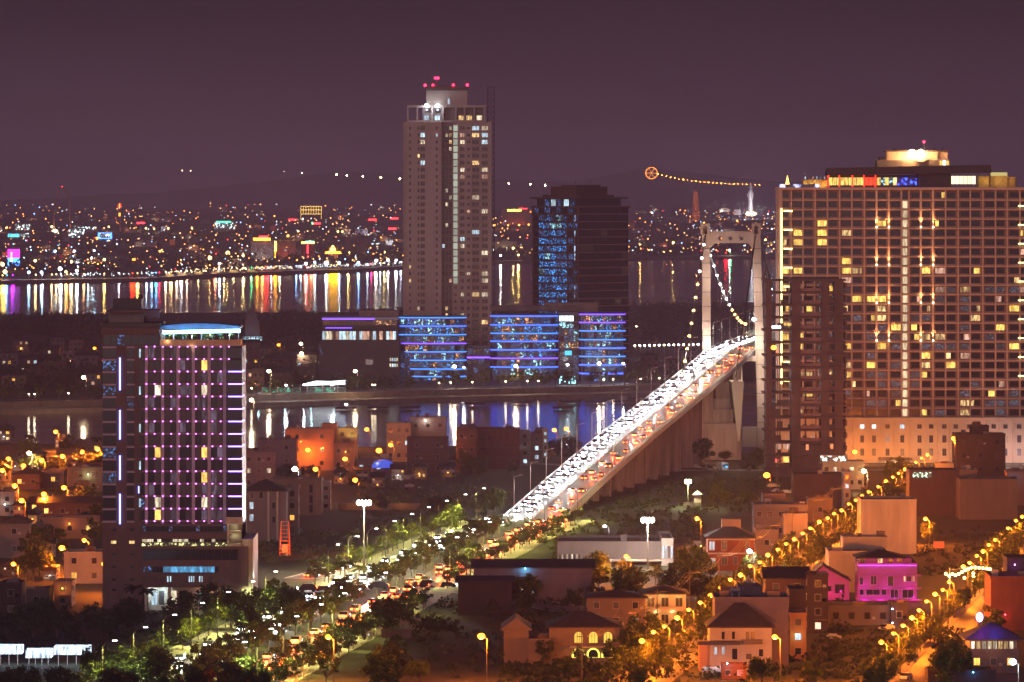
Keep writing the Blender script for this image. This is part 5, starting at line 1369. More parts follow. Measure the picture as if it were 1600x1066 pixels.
house(716, 800, 909, 962, 16, 'dark', 'dark low shed left in front of the violet-grey warehouse', wins=0, name='shed', cat='shed', roof='ridge', rh_px=6)
house(808, 838, 908, 950, 5, 'dark', 'dark lean-to with two white lit windows below the cyan lamp', wins=2, lit=1, litm=[lit_cool, lit_pale], D=GD(938) - 7)
house(917, 1008, 935, 984, 12, 'tan', 'plain tan house with a shallow dark roof left of the floodlit villa', roof='hip', rh_px=10, wins=3, rows=2, lit=.15)
tt, tF = house(1006, 1072, 929, 982, 12, 'cream', 'villa with glowing cream balconies under a wide dark eave', roof='hip', rh_px=12, wins=3, rows=2, lit=.1, wsz=(1.9, 2.4), balcony=True)
for x, y in ((1015, 934), (1035, 932), (1060, 934), (1025, 957), (1050, 957)): light(tt, (tF.X(x), -1.6, tF.Z(y)), 150, YE, .2)
house(787, 826, 985, 1036, 14, 'tan', 'blank brown gabled wall left of the arched villa', roof='gable', rh_px=19, wins=0, roofm=WM['tan'])
house(826, 862, 1003, 1038, 10, 'tan', 'low wall wing between the blank gable and the arched villa', wins=0)
at, aF = house(858, 968, 981, 1036, 14, 'tan', 'villa with glowing yellow arched windows on two floors', roof='hip', rh_px=22, wins=0)
def arch_pane(t, F, x, y, w, h, m, y_=-.06, nm='arched_window'):
    b = MB(); n = 8; w2, h2 = w / 2 / F.s, h / 2 / F.s; cx_, cz_ = F.X(x), F.Z(y)
    poly = [(cx_ - w2, cz_ - h2), (cx_ + w2, cz_ - h2)] + [(cx_ + w2 * cos(pi * i / n), cz_ + (h2 - w2) + w2 * sin(pi * i / n)) for i in range(n + 1)]
    b.xz(poly, y_, y_ + .05); o = part(nm, b, m, t)
    f = MB(); 
    for i in range(1, 3): f.box(cx_ - w2 + 2*w2*i/3 - .05, cx_ - w2 + 2*w2*i/3 + .05, y_ - .06, y_ - .01, cz_ - h2, cz_ + h2 - w2 * .2)
    link('glazing_bar', f.mesh('glazing_bar', frame_d), o)
for x in (904, 927, 950): arch_pane(at, aF, x, 996, 13, 17, glow('gold_arch_light', (1, .6, .08), 1.4, vary=.2))
for x in (904, 927, 950):
    arch_pane(at, aF, x, 1020, 21, 15, glow('bright_gold_arch_light', (1, .8, .12), 2.2, vary=.2)); arch_pane(at, aF, x, 1021, 15, 12, dk_glass, -.14, 'arched_door')
b = MB(); b.box(aF.X(890), aF.X(978), -2.4, -.1, aF.Z(1011), aF.Z(1009)); part('balcony_slab', b, WM['cream'], at)
for x in (900, 925, 950): light(at, (aF.X(x), -1.8, aF.Z(1013)), 60, YE, .2)
house(1493, 1571, 681, 745, 14, 'dark', 'dark unlit block silhouetted against the bright hotel base', wins=3, rows=3, lit=.03, tank=True, frame=frame_d)
house(1518, 1545, 668, 748, 9, 'dark', 'dark stair tower on the unlit block before the hotel', wins=0, D=GD(745) + 6)
house(1421, 1500, 738, 806, 14, 'brown', 'wide dark brown wall with a lit white sign at its upper left', wins=0)
sg = thing('sign', 'small lit white and green roof sign on the wide dark brown wall', 'sign', W(1441, 742, GD(806) - .5))
b = MB(); b.box(-3.0, 3.0, -.2, .1, -.8, .8); part('sign_board', b, glow('green_white_sign_light', (.6, 1, .75), 2.2, spots=1.5), sg)
house(1285, 1350, 724, 765, 12, 'cream', 'cream building with a lit roof terrace at the top of the lamp street', wins=5, rows=2, lights=[(1350, 735, 300, YE)])
tr = thing('pavilion', 'brightly lit white roof pavilion on the cream building', 'pavilion', W(1303, 724, GD(765) + 3))
b = MB(); b.box(-5, 5, 0, 4, 0, .2); b.box(-5, 5, 0, 4, 2.6, 2.8); 
for x in (-4.8, -1.5, 1.5, 4.8): b.box(x - .1, x + .1, .1, .3, .2, 2.6)
part('frame', b, frame_w, tr); b = MB(); b.box(-4.7, 4.7, 2, 2.2, .2, 2.6); part('back_wall', b, glow('pavilion_light', (.85, 1, .9), 1.8, spots=.8), tr)
house(1463, 1490, 727, 752, 8, 'white', 'small white house with a lit front by the dark brown wall', wins=2, lit=1, litm=[lit_pale])
house(1575, 1640, 740, 790, 12, 'orange', 'orange house at the right edge with a blue corner lamp', wins=3, rows=3, lights=[(1583, 747, 150, (.2, .5, 1))])
house(1548, 1650, 905, 985, 16, 'brick', 'big dark red wall with a flat dark cornice at the right edge', wins=0, lights=[(1570, 960, 160, (1, .05, .08))])
house(1574, 1650, 876, 990, 12, 'dark', 'dark roof storey with a violet rim above the big dark red wall', wins=0, D=GD(985) + 17, lights=[(1585, 882, 90, (.8, .2, .9))])
qt, qF = house(1513, 1592, 1019, 1052, 13, 'grey', 'villa with a blue-violet lit hipped roof and a veranda of warm windows', wins=3, rows=1, lit=.4, litm=[orange_win])
b = MB(); b.box(qF.X(1516), qF.X(1590), 1.2, 12, qF.Z(1019), qF.Z(1001)); part('veranda_wall', b, WM['cream'], qt)
for i in range(8): pane(qt, qF.X(1521 + i * 8.6), qF.Z(1009), 6.2 / qF.s, 13 / qF.s, lit_pale if i not in (1, 5, 6) else lit_warm, y=1.1, frame=frame_w)
part('roof', roof_mesh('hip', qF.X(1514), qF.X(1592), 12, qF.Z(1001), 26 / qF.s, 1.0), paint('slate_roof', (.05, .045, .06), .6, .2, .5), qt, (0, 1, 0))
b = MB(); b.ball((qF.X(1530), -1, qF.Z(964)), .75, .5, 1.0); part('lantern', b, glow('violet_lantern_light', (.62, .35, 1), 14), qt)
b = MB(); b.tube((qF.X(1530), -1, qF.Z(972)), (qF.X(1530), 4, qF.Z(985)), .1); part('lantern_bracket', b, metal_d, qt)
light(qt, (qF.X(1530), -2.2, qF.Z(968)), 700, (.5, .05, 1), .5); light(qt, (qF.X(1556), 1.5, qF.Z(978)), 300, (.03, .06, 1), .4); light(qt, (qF.X(1536), 2.5, qF.Z(972)), 200, (.5, .04, 1), .3)
light(qt, (qF.X(1550), -2, qF.Z(1005)), 90, YE, .2)
house(1450, 1556, 1052, 1068, 8, 'dark', 'flat dark roof with a blue light line at the very bottom right', wins=0, lights=[(1520, 1050, 120, (.1, .4, 1))])
# centre district, behind the boulevard
ot, oF = house(445, 522, 673, 735, 14, 'orange', 'orange-lit stepped block with few windows by the inlet', wins=2, rows=3, lights=[(470, 690, 60, OR), (505, 700, 60, OR)])
house(521, 552, 695, 737, 10, 'orange', 'lower orange-lit wing of the stepped block', wins=2, rows=2, D=GD(735) - 12, lights=[(540, 706, 100, OR)])
house(503, 526, 665, 735, 10, 'orange', 'upper right step of the orange-lit block', wins=0, D=GD(735) + 3)
ht, hF = house(527, 558, 672, 732, 10, 'cream', 'small house with yellow-lit terraces behind the orange-lit block', wins=2, rows=4, lit=.5, litm=[lit_yel], balcony=True)
for x, y in ((533, 664), (541, 664), (550, 680)): light(ht, (hF.X(x), -1.5, hF.Z(y)), 220, (1, .7, .12), .2)
house(404, 462, 690, 752, 14, 'lilac', 'tall grey-lilac house with a stair turret left of the orange-lit block', wins=2, rows=3, tank=True)
house(381, 428, 709, 764, 12, 'lilac', 'grey-lilac house with a lit pair of panes close to the dark hotel', wins=3, rows=3, lit=.2, litm=[lit_pale])
dt, dF = house(380, 447, 768, 846, 14, 'grey', 'three-storey house with a dark hipped roof and two lit windows beside the dark hotel', roof='hip', rh_px=18, wins=0)
for x, y, m in ((393, 790, lit_cool), (393, 809, lit_cool), (394, 774, mid_glass), (408, 774, dk_glass), (428, 790, dk_glass), (428, 812, dk_glass)): pane(dt, dF.X(x), dF.Z(y), 6 / dF.s, 11 / dF.s, m, y=-.03, frame=frame_w)
b = MB(); 
for x in (418, 432): b.box(dF.X(x), dF.X(x + 3), -.8, -.02, 0, dF.Z(768))
part('column', b, WM['white'], dt)
house(447, 466, 763, 838, 12, 'grey', 'narrow grey annex with square dark windows right of the hipped house', wins=1, rows=4, frame=frame_d)
nt, nF = house(424, 502, 752, 805, 15, 'tan', 'tan building with tall strips of dark glass, a white flood lamp at its roof', wins=0)
for x in (486, ):
    for y in (764, 780, 795): pane(nt, nF.X(x), nF.Z(y), 6 / nF.s, 13 / nF.s, dk_glass, y=-.03, frame=frame_d)
for x in (463, 474, 493): b = MB(); b.box(nF.X(x), nF.X(x + 1.5), -.3, -.02, 0, nF.Z(750)); part('pilaster', b, WM['tan'], nt)
house(502, 516, 757, 798, 10, 'white', 'thin white-framed balcony stack at the right of the tan building', wins=1, rows=3, balcony=True)
house(640, 697, 655, 720, 12, 'white', 'white riverside house with a glowing roof room', wins=3, rows=3, lit=.2, balcony=True, lights=[(665, 657, 240, WH)])
house(604, 642, 664, 722, 12, 'cream', 'cream riverside house with pillared top balcony', wins=3, rows=3, lit=.3, balcony=True)
house(636, 700, 687, 742, 12, 'brown', 'rust-brown block under the white riverside house', wins=2, rows=3, lit=.1)
bt, btF = house(742, 812, 673, 733, 16, 'brick', 'wide brick block with bare party wall and water tank right of the brown ones', wins=0, tank=True)
for x, y, w in ((754, 687, 11), (765, 684, 4), (755, 702, 9), (757, 718, 7), (757, 728, 8)): pane(bt, btF.X(x), btF.Z(y), w / btF.s, 6 / btF.s, dk_glass, y=-.03, frame=frame_d)
b = MB()
for y in (699, 715): b.box(btF.X(742), btF.X(812), -.12, -.02, btF.Z(y + .5), btF.Z(y - .5))
for x in (777, ): b.box(btF.X(x), btF.X(x + 1), -.12, -.02, 0, btF.Z(673))
part('concrete_frame', b, WM['tan'], bt)
house(713, 745, 672, 736, 12, 'brown', 'dark brown block with a white lit slit left of the brick block', wins=2, rows=3, lit=.25, litm=[lit_cool])
house(812, 829, 676, 728, 10, 'white', 'white lit balcony tower at the right of the brick block', wins=1, rows=4, lit=.6, litm=[lit_cool], balcony=True, lights=[(818, 700, 200, CO)])
house(829, 848, 680, 722, 10, 'grey', 'grey house with cool lit windows beside the balcony tower', wins=1, rows=3, lit=.5, litm=[lit_cool])
house(848, 856, 673, 716, 8, 'cream', 'narrow bright panelled house front near the bridge', wins=1, rows=4, lit=.8, litm=[lit_cool])
house(836, 849, 672, 718, 9, 'tan', 'narrow tan blank wall near the bridge', wins=0, D=GD(716) + 9)
house(558, 612, 720, 742, 10, 'grey', 'low grey house with white shop light left of the blue awning', wins=4, rows=1, lit=.5, litm=[lit_cool])
aw = thing('awning', 'bright blue awning over a white shop front', 'awning', G(598, 745))
b = MB(); n = 8
for i in range(n):
    a0, a1 = pi * i / n, pi * (i + 1) / n
    b.quad([(-4.2 * cos(a0), 0, 3.2 + 3 * sin(a0)), (-4.2 * cos(a1), 0, 3.2 + 3 * sin(a1)), (-4.2 * cos(a1), 5, 3.2 + 3 * sin(a1)), (-4.2 * cos(a0), 5, 3.2 + 3 * sin(a0))][::-1])
    b.quad([(-4.2 * cos(a0), 0, 3.2 + 3 * sin(a0)), (-4.2 * cos(a1), 0, 3.2 + 3 * sin(a1)), (0, 0, 3.2)])
part('canopy', b, glow('blue_awning_lit_cloth', (.02, .10, .8), .9, sample=True), aw)  # awning cloth is no lamp; its lit look is emission in the colour
b = MB()
for x in (-4, 4): b.tube((x, 0, 0), (x, 0, 3.3), .1)
part('post', b, metal_l, aw); light(aw, (-2, -1.5, 4.8), 250, (.8, .9, 1), .2)
lw = thing('wall', 'low boundary wall lit orange behind the tall mast lamp', 'wall', G(590, 797))
b = MB(); b.box(-13, 14, 0, .4, 0, 2.2); part('wall_face', b, WM['tan'], lw)
for x in (-8, 0, 8): light(lw, (x, -2.5, 2.5), 260, OR, .2)
# left district, under the sodium lamps
for i, (x0, x1, yt, yb, c, rf, lb) in enumerate((
 (105, 160, 733, 768, 'tan', 'flat', 'tan house with a green-white lit veranda at its right'), (0, 22, 772, 806, 'white', 'flat', 'white front lit from below at the left edge'),
 (60, 160, 787, 812, 'brown', 'ridge', 'long brown roofed house left of the dark hotel'), (66, 152, 812, 842, 'orange', 'flat', 'wide house with a colonnade of windows, lit orange'),
 (0, 44, 818, 872, 'grey', 'gable', 'grey gabled house with a dark roof at the left edge'), (100, 163, 866, 912, 'white', 'flat', 'white two-storey house tucked against the dark hotel'),
 (0, 34, 915, 965, 'dark', 'flat', 'dark blank wall at the left edge near the bottom'), (38, 76, 925, 952, 'grey', 'flat', 'small pale-roofed shed right of the dark blank wall'),
 (84, 112, 913, 948, 'orange', 'flat', 'orange courtyard house below the white two-storey one'), (66, 100, 738, 762, 'grey', 'flat', 'small grey house with a bright doorway among the orange lamps'),
 (20, 62, 742, 765, 'brown', 'hip', 'brown hip-roofed house among the orange lamps'), (0, 40, 700, 722, 'brown', 'flat', 'low brown block near the river at the left edge'),
 (120, 160, 690, 712, 'grey', 'flat', 'low grey house by the river next to the dark hotel'), (44, 58, 805, 840, 'cream', 'hip', 'narrow cream house with lit arch between the gable and the colonnade'),
 (90, 122, 712, 733, 'brown', 'ridge', 'brown ridge-roofed house beneath two orange lamps'), (42, 88, 782, 806, 'dark', 'flat', 'dark low roofs below the row of orange lamps'))):
    house(x0, x1, yt, yb, 11, c, lb, roof=rf, rh_px=10, rows=2 if yb - yt > 30 else 1, lit=.25, litm=[lit_yel, lit_pale, orange_win], lights=[((x0 + x1) / 2, yt + 6, 170, OR)] if i in (3, 8, 13) else ([(x1 - 22, yt + 8, 350, (.8, 1, .5))] if i == 0 else ([(x0 + 8, yt + 16, 300, WH)] if i == 1 else ())))
rl = random.Random(71); more = []
for k, (x, y) in enumerate(((5, 752), (30, 812), (58, 848), (78, 905), (14, 900), (112, 786), (128, 828), (56, 726), (84, 760), (110, 742), (24, 735), (142, 806), (70, 872), (135, 760), (36, 852), (6, 690), (96, 700), (566, 752), (590, 762), (622, 750), (655, 748), (700, 745), (640, 768), (532, 756), (575, 735), (680, 738))):
    more.append((x, y, rl.uniform(9, 13), rl.uniform(13, 22)))
for k, (x, y, w_, h_) in enumerate(sorted(more)):
    c = rl.choice(['brown', 'tan', 'grey', 'orange', 'cream', 'lilac', 'white']); rf = rl.choice(['flat', 'flat', 'hip', 'ridge', 'gable'])
    house(x - w_, x + w_, y - h_, y, rl.uniform(8, 12), c, f'{nth(k)} of the small crowded houses from the left, {c} walls, {rf} roof', roof=rf, rh_px=rl.uniform(5, 9), rows=2, wins=rl.choice([2, 3]), lit=.3, litm=[lit_warm, orange_win, lit_pale, lit_cool], tank=rl.random() < .3 and rf == 'flat', balcony=rl.random() < .4,
          lights=[(x, y - h_ * .45, rl.uniform(90, 220), rl.choice([OR, OR, YE, WH]))] if k % 2 else (), frame=rl.choice([frame_w, frame_d]))
st = thing('market_canopy', 'long blazing white-blue market canopy behind the trees, bottom left', 'canopy', G(100, 1040))
for i, (xa, xb, y) in enumerate(((-20, 34, 1016), (84, 140, 1017), (40, 80, 1022))):
    d_ = GD(1040); b = MB(); p0, p1 = W(xa, y, d_), W(xb, y, d_); o = G(100, 1040)
    b.box(p0.x - o.x, p1.x - o.x, 0, 5, p0.z - .9, p0.z + .9); part('canopy_panel', b, glow('white_blue_lit_canopy', (.62, .8, 1), 2.4, stripes=.75, sample=True), st)  # canopy under strong light, its brightness put into the panels as glow
    for k in range(4):
        q = MB(); x = p0.x - o.x + (p1.x - p0.x) * (k + .5) / 4; q.tube((x, .5, 0), (x, .5, p0.z - .9), .1); part('post', q, metal_l, st)
    light(st, ((p0.x + p1.x) / 2 - o.x, -1.5, p0.z + 1), 600, (.6, .75, 1), .4)
# scattered houses on the peninsula
rp = random.Random(4)
pen = []
for x0, x1, yt, yb in ((2, 28, 552, 572), (30, 60, 560, 585), (62, 92, 545, 568), (60, 102, 568, 590), (96, 124, 552, 570), (118, 152, 556, 580), (2, 40, 590, 606), (80, 100, 528, 545), (108, 128, 534, 552), (20, 46, 532, 550), (380, 404, 536, 575), (402, 420, 545, 562), (416, 462, 560, 580), (440, 495, 555, 575), (386, 412, 580, 606), (426, 456, 582, 602), (464, 492, 575, 596),
                       (1000, 1030, 556, 578), (1034, 1062, 562, 580), (1066, 1085, 548, 566), (1004, 1050, 586, 596), (133, 158, 585, 604)):
    pen.append((x0, x1, yt, yb))
for i, (x0, x1, yt, yb) in enumerate(sorted(pen)):
    c = rp.choice(['brown', 'lilac', 'grey', 'tan', 'dark'])
    lit = yb > 575 or rp.random() < .3
    house(x0, x1, yt, yb, 12, c, f'{nth(i)} small {c} house from the left among the dark gardens across the inlet', roof=rp.choice(['flat', 'flat', 'ridge', 'hip']), rh_px=5, rows=2, wins=3, lit=.22, frame=None,
          litm=[lit_peach, lit_cool, orange_win, lit_pale], lights=[((x0 + x1) / 2, yb - 6, 300, (1, .45, .2))] if i % 5 == 2 else ())
pv_ = thing('pavilion', 'white and green lit waterside pavilion with a glowing canopy', 'pavilion', G(475, 613))
b = MB(); b.box(-22, -2, 0, 6, 0, 2.4); b.box(3, 22, 0, 6, 0, 2.4); part('green_wall', b, glow('green_wall_light', (.02, .45, .28), .55, vary=.1, spots=.4), pv_)
b = MB(); b.xz([(1, 3.6), (22, 4.2), (22, 6.2), (14, 5.6), (6, 5.8), (1, 4.6)], -2, 7); part('canopy', b, glow('white_canopy_light', (.8, .95, 1), 3.0, sample=True), pv_)
for x in (-24, -10, 4, 16): light(pv_, (x, -3, 5), 500, (.5, .9, 1), .4)
b = MB()
for x in range(-22, 24, 4): b.tube((x, -1, 0), (x, -1, 4), .12)
part('post', b, metal_l, pv_)
# ---------------------------------------------------------------- trees
def leaf_quad(b, c, s, rr, m=0):
    u = Vector((rr.uniform(-1,1), rr.uniform(-1,1), rr.uniform(-1,1))).normalized(); w = u.cross(Vector((rr.uniform(-1,1), rr.uniform(-1,1), rr.uniform(-1,1)))).normalized()
    u, w = u * s, w * s * rr.uniform(.5, .9)
    b.quad([c - u, c - w, c + u, c + w], m)
def crown(seed, r, h0, hgt, clumps, leaves, ls, flat=1.0):
    rr = random.Random(seed); b = MB(); t = MB(); tips = []
    for k in range(clumps):
        a = rr.uniform(0, 2*pi); q = rr.random() ** .6; z = rr.uniform(-.8, 1)
        rad = r * q * math.sqrt(max(0.05, 1 - (z * .9) ** 2))
        c = Vector((rad * cos(a), rad * sin(a), h0 + hgt * .5 * (1 + z * flat))); tips.append(c)
        cr_ = r * rr.uniform(.22, .42)
        for i in range(leaves):
            v = Vector((rr.gauss(0, 1), rr.gauss(0, 1), rr.gauss(0, .75))).normalized() * cr_ * rr.random() ** .35
            leaf_quad(b, c + v, ls * rr.uniform(.6, 1.2), rr)
    fork = Vector((rr.uniform(-.3, .3), rr.uniform(-.3, .3), h0 * .8))
    t.tube((0, 0, 0), fork, .17, .12, n=6)
    for c in tips[:7]:
        mid = fork.lerp(c, .5) + Vector((0, 0, -.3)); t.tube(fork, mid, .09, .06, n=4); t.tube(mid, c, .06, .025, n=4)
    return b, t
PROTO = {}
for key, args in {'round0': (1, 2.7, 2.6, 4.0, 12, 52, .34), 'round1': (2, 3.1, 3.0, 4.4, 14, 52, .36), 'round2': (3, 2.3, 2.8, 3.4, 10, 52, .30), 'round3': (8, 2.9, 2.2, 4.6, 13, 52, .34),
                  'wide': (4, 4.2, 3.4, 2.6, 16, 60, .36), 'big': (5, 5.0, 3.0, 7.0, 22, 70, .48), 'big1': (6, 4.6, 2.6, 8.0, 22, 70, .48), 'bush': (7, 1.8, .2, 1.8, 8, 40, .28)}.items():
    cb_, tb_ = crown(*args)
    for lm in (leaf_dark, leaf_mid, leaf_lit): PROTO[key, lm.name] = cb_.mesh('crown', lm)
    PROTO[key, 't'] = tb_.mesh('trunk', bark); PROTO[key, 'w'] = tb_.mesh('trunk', bark_w)
# palm
rr = random.Random(12); cb_, tb_ = MB(), MB()
pts = [Vector((0, 0, 0)), Vector((.1, 0, 2.5)), Vector((.25, 0, 5)), Vector((.3, 0, 7))]
for i, (p, q) in enumerate(zip(pts, pts[1:])): tb_.tube(p, q, .22 - .04 * i, .18 - .04 * i, n=7)
for k in range(18):
    a = 2 * pi * k / 18 + rr.uniform(-.15, .15); up = rr.uniform(.1, 1.3); P = pts[-1].copy(); d = Vector((cos(a), sin(a), up)).normalized()
    side = Vector((-sin(a), cos(a), 0)); prev = None
    for i in range(7):
        w = .55 * sin(pi * (i + .6) / 7.6)
        cur = (P + side * w + Vector((0, 0, -w * .5)), P.copy(), P - side * w + Vector((0, 0, -w * .5)))
        if prev: cb_.quad([prev[0], cur[0], cur[1], prev[1]]); cb_.quad([prev[1], cur[1], cur[2], prev[2]])
        prev = cur; P = P + d * .55; d = (d + Vector((0, 0, -.26))).normalized()
for lm in (leaf_dark, leaf_mid, leaf_lit): PROTO['palm', lm.name] = cb_.mesh('frond_crown', lm)
PROTO['palm', 't'] = tb_.mesh('trunk', bark)
rtr = random.Random(99)
QUEUE = []
def tree(p, kind, lm, label, group, sc=1.0, white=False, name='tree', cat='tree'):
    QUEUE.append((p, kind, lm, label, group, sc, white, name, cat))
def plant_tree(p, kind, lm, label, group, sc=1.0, white=False, name='tree', cat='tree'):
    t = thing(name, label, cat, p, rtr.uniform(0, 6.28), group)
    s = sc * rtr.uniform(.88, 1.12); t.scale = (s, s, s * rtr.uniform(.9, 1.1))
    link('crown', PROTO[kind, lm.name], t); link('trunk', PROTO[kind, 'w' if white else 't'], t)
    return t
RK = ('round0', 'round1', 'round2', 'round3')
# boulevard rows
for off, g, where, wh in ((-18.2, 'trees on the left side of the boulevard', 'on the left pavement of the boulevard', False), (-1.6, 'trees on the median', 'on the median of the boulevard', False), (2.0, 'trees on the median', 'on the right edge of the median', False),
                      (17.3, 'young trees on the right pavement', 'on the right pavement of the boulevard', True), (20.8, 'young trees on the right pavement', 'behind the right pavement of the boulevard', True)):
    D = 1052 + rtr.uniform(0, 6); i = 0
    end = {-18.2: 1620, -1.6: 1590, 2.0: 1560, 17.3: 1640, 20.8: 1330}[off]
    while D < end:
        if not (1300 < D < 1352 and True):
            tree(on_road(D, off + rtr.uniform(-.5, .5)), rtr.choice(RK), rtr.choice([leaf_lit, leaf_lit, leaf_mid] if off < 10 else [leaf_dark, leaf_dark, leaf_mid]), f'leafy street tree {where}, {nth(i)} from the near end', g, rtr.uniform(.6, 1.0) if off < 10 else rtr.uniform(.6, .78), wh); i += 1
        D += rtr.uniform(8.5, 12.5) if off > 10 else rtr.uniform(9.5, 15)
def grove(spec, group, desc, kinds=RK, lms=(leaf_dark, leaf_mid), sc=1.0, seed=0, name='tree', cat='tree'):
    rr = random.Random(seed); P = []
    for (x0, y0, x1, y1, n) in spec:
        for _ in range(n): P.append((rr.uniform(x0, x1), rr.uniform(y0, y1)))
    for i, (x, y) in enumerate(sorted(P)):
        tree(G(x, y), rr.choice(kinds), rr.choice(lms), f'{nth(i)} {desc}', group, sc * rr.uniform(.8, 1.2), name=name, cat=cat)
grove([(0, 1090, 400, 1125, 16), (190, 1065, 400, 1095, 9), (150, 1060, 260, 1080, 5)], 'dark trees along the bottom left', 'from the left of the big dark trees along the bottom left', ('big', 'big1'), (leaf_dark,), .62, 1)
grove([(95, 985, 170, 1000, 4), (168, 985, 225, 1000, 3), (330, 975, 400, 1000, 5), (255, 990, 320, 1004, 3), (0, 985, 100, 1000, 4), (400, 955, 470, 975, 3)], 'dark trees round the dark hotel', 'from the left of the dark trees round the foot of the dark hotel', ('big', 'round1'), (leaf_dark,), .75, 2)
grove([(0, 712, 160, 760, 16), (30, 850, 100, 905, 9), (0, 870, 60, 910, 4), (70, 780, 160, 860, 5)], 'orange-lit garden trees by the left lamps', 'from the left of the garden trees among the orange lamps at left', ('round1', 'wide', 'round3'), (leaf_mid, leaf_lit), 1.0, 3)
grove([(440, 752, 560, 770, 5), (555, 800, 800, 850, 10), (690, 725, 740, 745, 2), (818, 700, 900, 730, 8), (700, 742, 800, 760, 4)], 'trees behind the boulevard', 'from the left of the trees between the boulevard and the inlet', ('round1', 'round3', 'big'), (leaf_mid, leaf_dark), .8, 4)
grove([(930, 905, 1130, 945, 20), (770, 950, 920, 975, 8), (850, 1038, 1000, 1066, 8), (600, 985, 720, 1000, 8), (570, 1062, 700, 1085, 3)], 'dark trees among the villas', 'from the left of the dark trees among the central villas', ('big', 'round1', 'round3'), (leaf_dark, leaf_mid), .72, 5)
for i, (x, y, k, s) in enumerate(((510, 1075, 'round0', 1), (590, 1080, 'big1', .75), (655, 1075, 'wide', .9), (440, 1045, 'round1', 1), (1123, 800, 'round1', 1.2), (1168, 795, 'wide', .9), (1190, 1080, 'wide', 1.1), (1265, 1075, 'round1', .95), (1450, 850, 'round3', 1.1), (725, 742, 'round1', 1.1), (710, 905, 'round1', 1.2), (735, 900, 'round3', 1.2), (1100, 728, 'big', .9), (1132, 727, 'wide', .8), (1185, 735, 'big', .8), (1170, 745, 'round1', 1), (1235, 868, 'round1', .9), (550, 880, 'palm', 1))):
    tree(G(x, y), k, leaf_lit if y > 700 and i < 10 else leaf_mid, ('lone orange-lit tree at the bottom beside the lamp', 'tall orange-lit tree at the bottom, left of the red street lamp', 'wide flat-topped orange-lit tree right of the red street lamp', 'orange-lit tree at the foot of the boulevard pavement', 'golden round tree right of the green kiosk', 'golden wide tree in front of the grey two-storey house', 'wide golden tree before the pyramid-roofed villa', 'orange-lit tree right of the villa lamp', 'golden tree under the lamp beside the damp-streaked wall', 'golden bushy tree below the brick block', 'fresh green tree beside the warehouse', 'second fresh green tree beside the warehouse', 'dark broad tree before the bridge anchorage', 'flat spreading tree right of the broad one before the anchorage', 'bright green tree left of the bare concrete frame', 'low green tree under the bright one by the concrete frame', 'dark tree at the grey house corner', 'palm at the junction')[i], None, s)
for i, (x, y) in enumerate(((232, 962), (210, 962), (540, 925), (560, 922), (47, 700), (150, 640), (172, 640))):
    tree(G(x, y if y > 900 else 712), 'palm', leaf_dark if x < 300 else leaf_lit, f'{nth(i)} palm tree from the list of palms near the dark hotel and junction' if 0 else ('palm before the lit lobby of the dark hotel', 'shorter palm left of the lobby palm', 'palm lit green at the junction', 'second palm lit green at the junction', 'palm silhouetted on the inlet at left', 'palm by the river wall beside the dark hotel', 'palm tucked close to the dark hotel by the river')[i], None, 1.0, name='palm_tree')
# trees along both lamp streets
for seg, off, g, nm in ((ROW1, 0.6, 'trees along the west lamp street', 'right side of the left lamp street'), (ROW1, -8.5, 'trees along the west lamp street', 'left side of the left lamp street'), (ROW2, 0.4, 'trees along the east lamp street', 'left side of the right lamp street'), (ROW2, 14.0, 'trees along the east lamp street', 'right side of the right lamp street')):
    (x0, d0), (x1, d1) = seg; D = 1052; i = 0
    while D < d1:
        tree(Vector((x0 + (x1 - x0) * (D - d0) / (d1 - d0) + off, D, 0)), rtr.choice(RK + ('big',)), rtr.choice([leaf_mid, leaf_lit, leaf_lit]), f'tree on the {nm}, {nth(i)} from the near end', g, rtr.uniform(.55, .9)); i += 1
        D += rtr.uniform(12, 22)
# promenade trees across the inlet
def mid_y(px):
    for p, q in zip(MID_FRONT, MID_FRONT[1:]):
        a, c = p.x / p.y * FPX + 800, q.x / q.y * FPX + 800
        if a <= px <= c: return p.y + (q.y - p.y) * (px - a) / (c - a)
    return MID_FRONT[0].y
for i, px in enumerate([5, 30, 62, 93, 120, 147, 400, 430, 455, 548, 558, 575, 600, 640, 692, 712, 733, 757, 783, 800, 812, 838, 852, 868, 888, 922, 938, 960, 976, 995, 1020, 1045, 1070, 1085]):
    D = mid_y(px) + rtr.uniform(4, 18); tree(Vector(((px - 800) * D / FPX, D, .05)), rtr.choice(RK), rtr.choice([leaf_mid, leaf_mid, leaf_lit]), f'{nth(i)} promenade tree from the left on the far bank of the inlet', 'promenade trees across the inlet', rtr.uniform(1.0, 1.4), True)
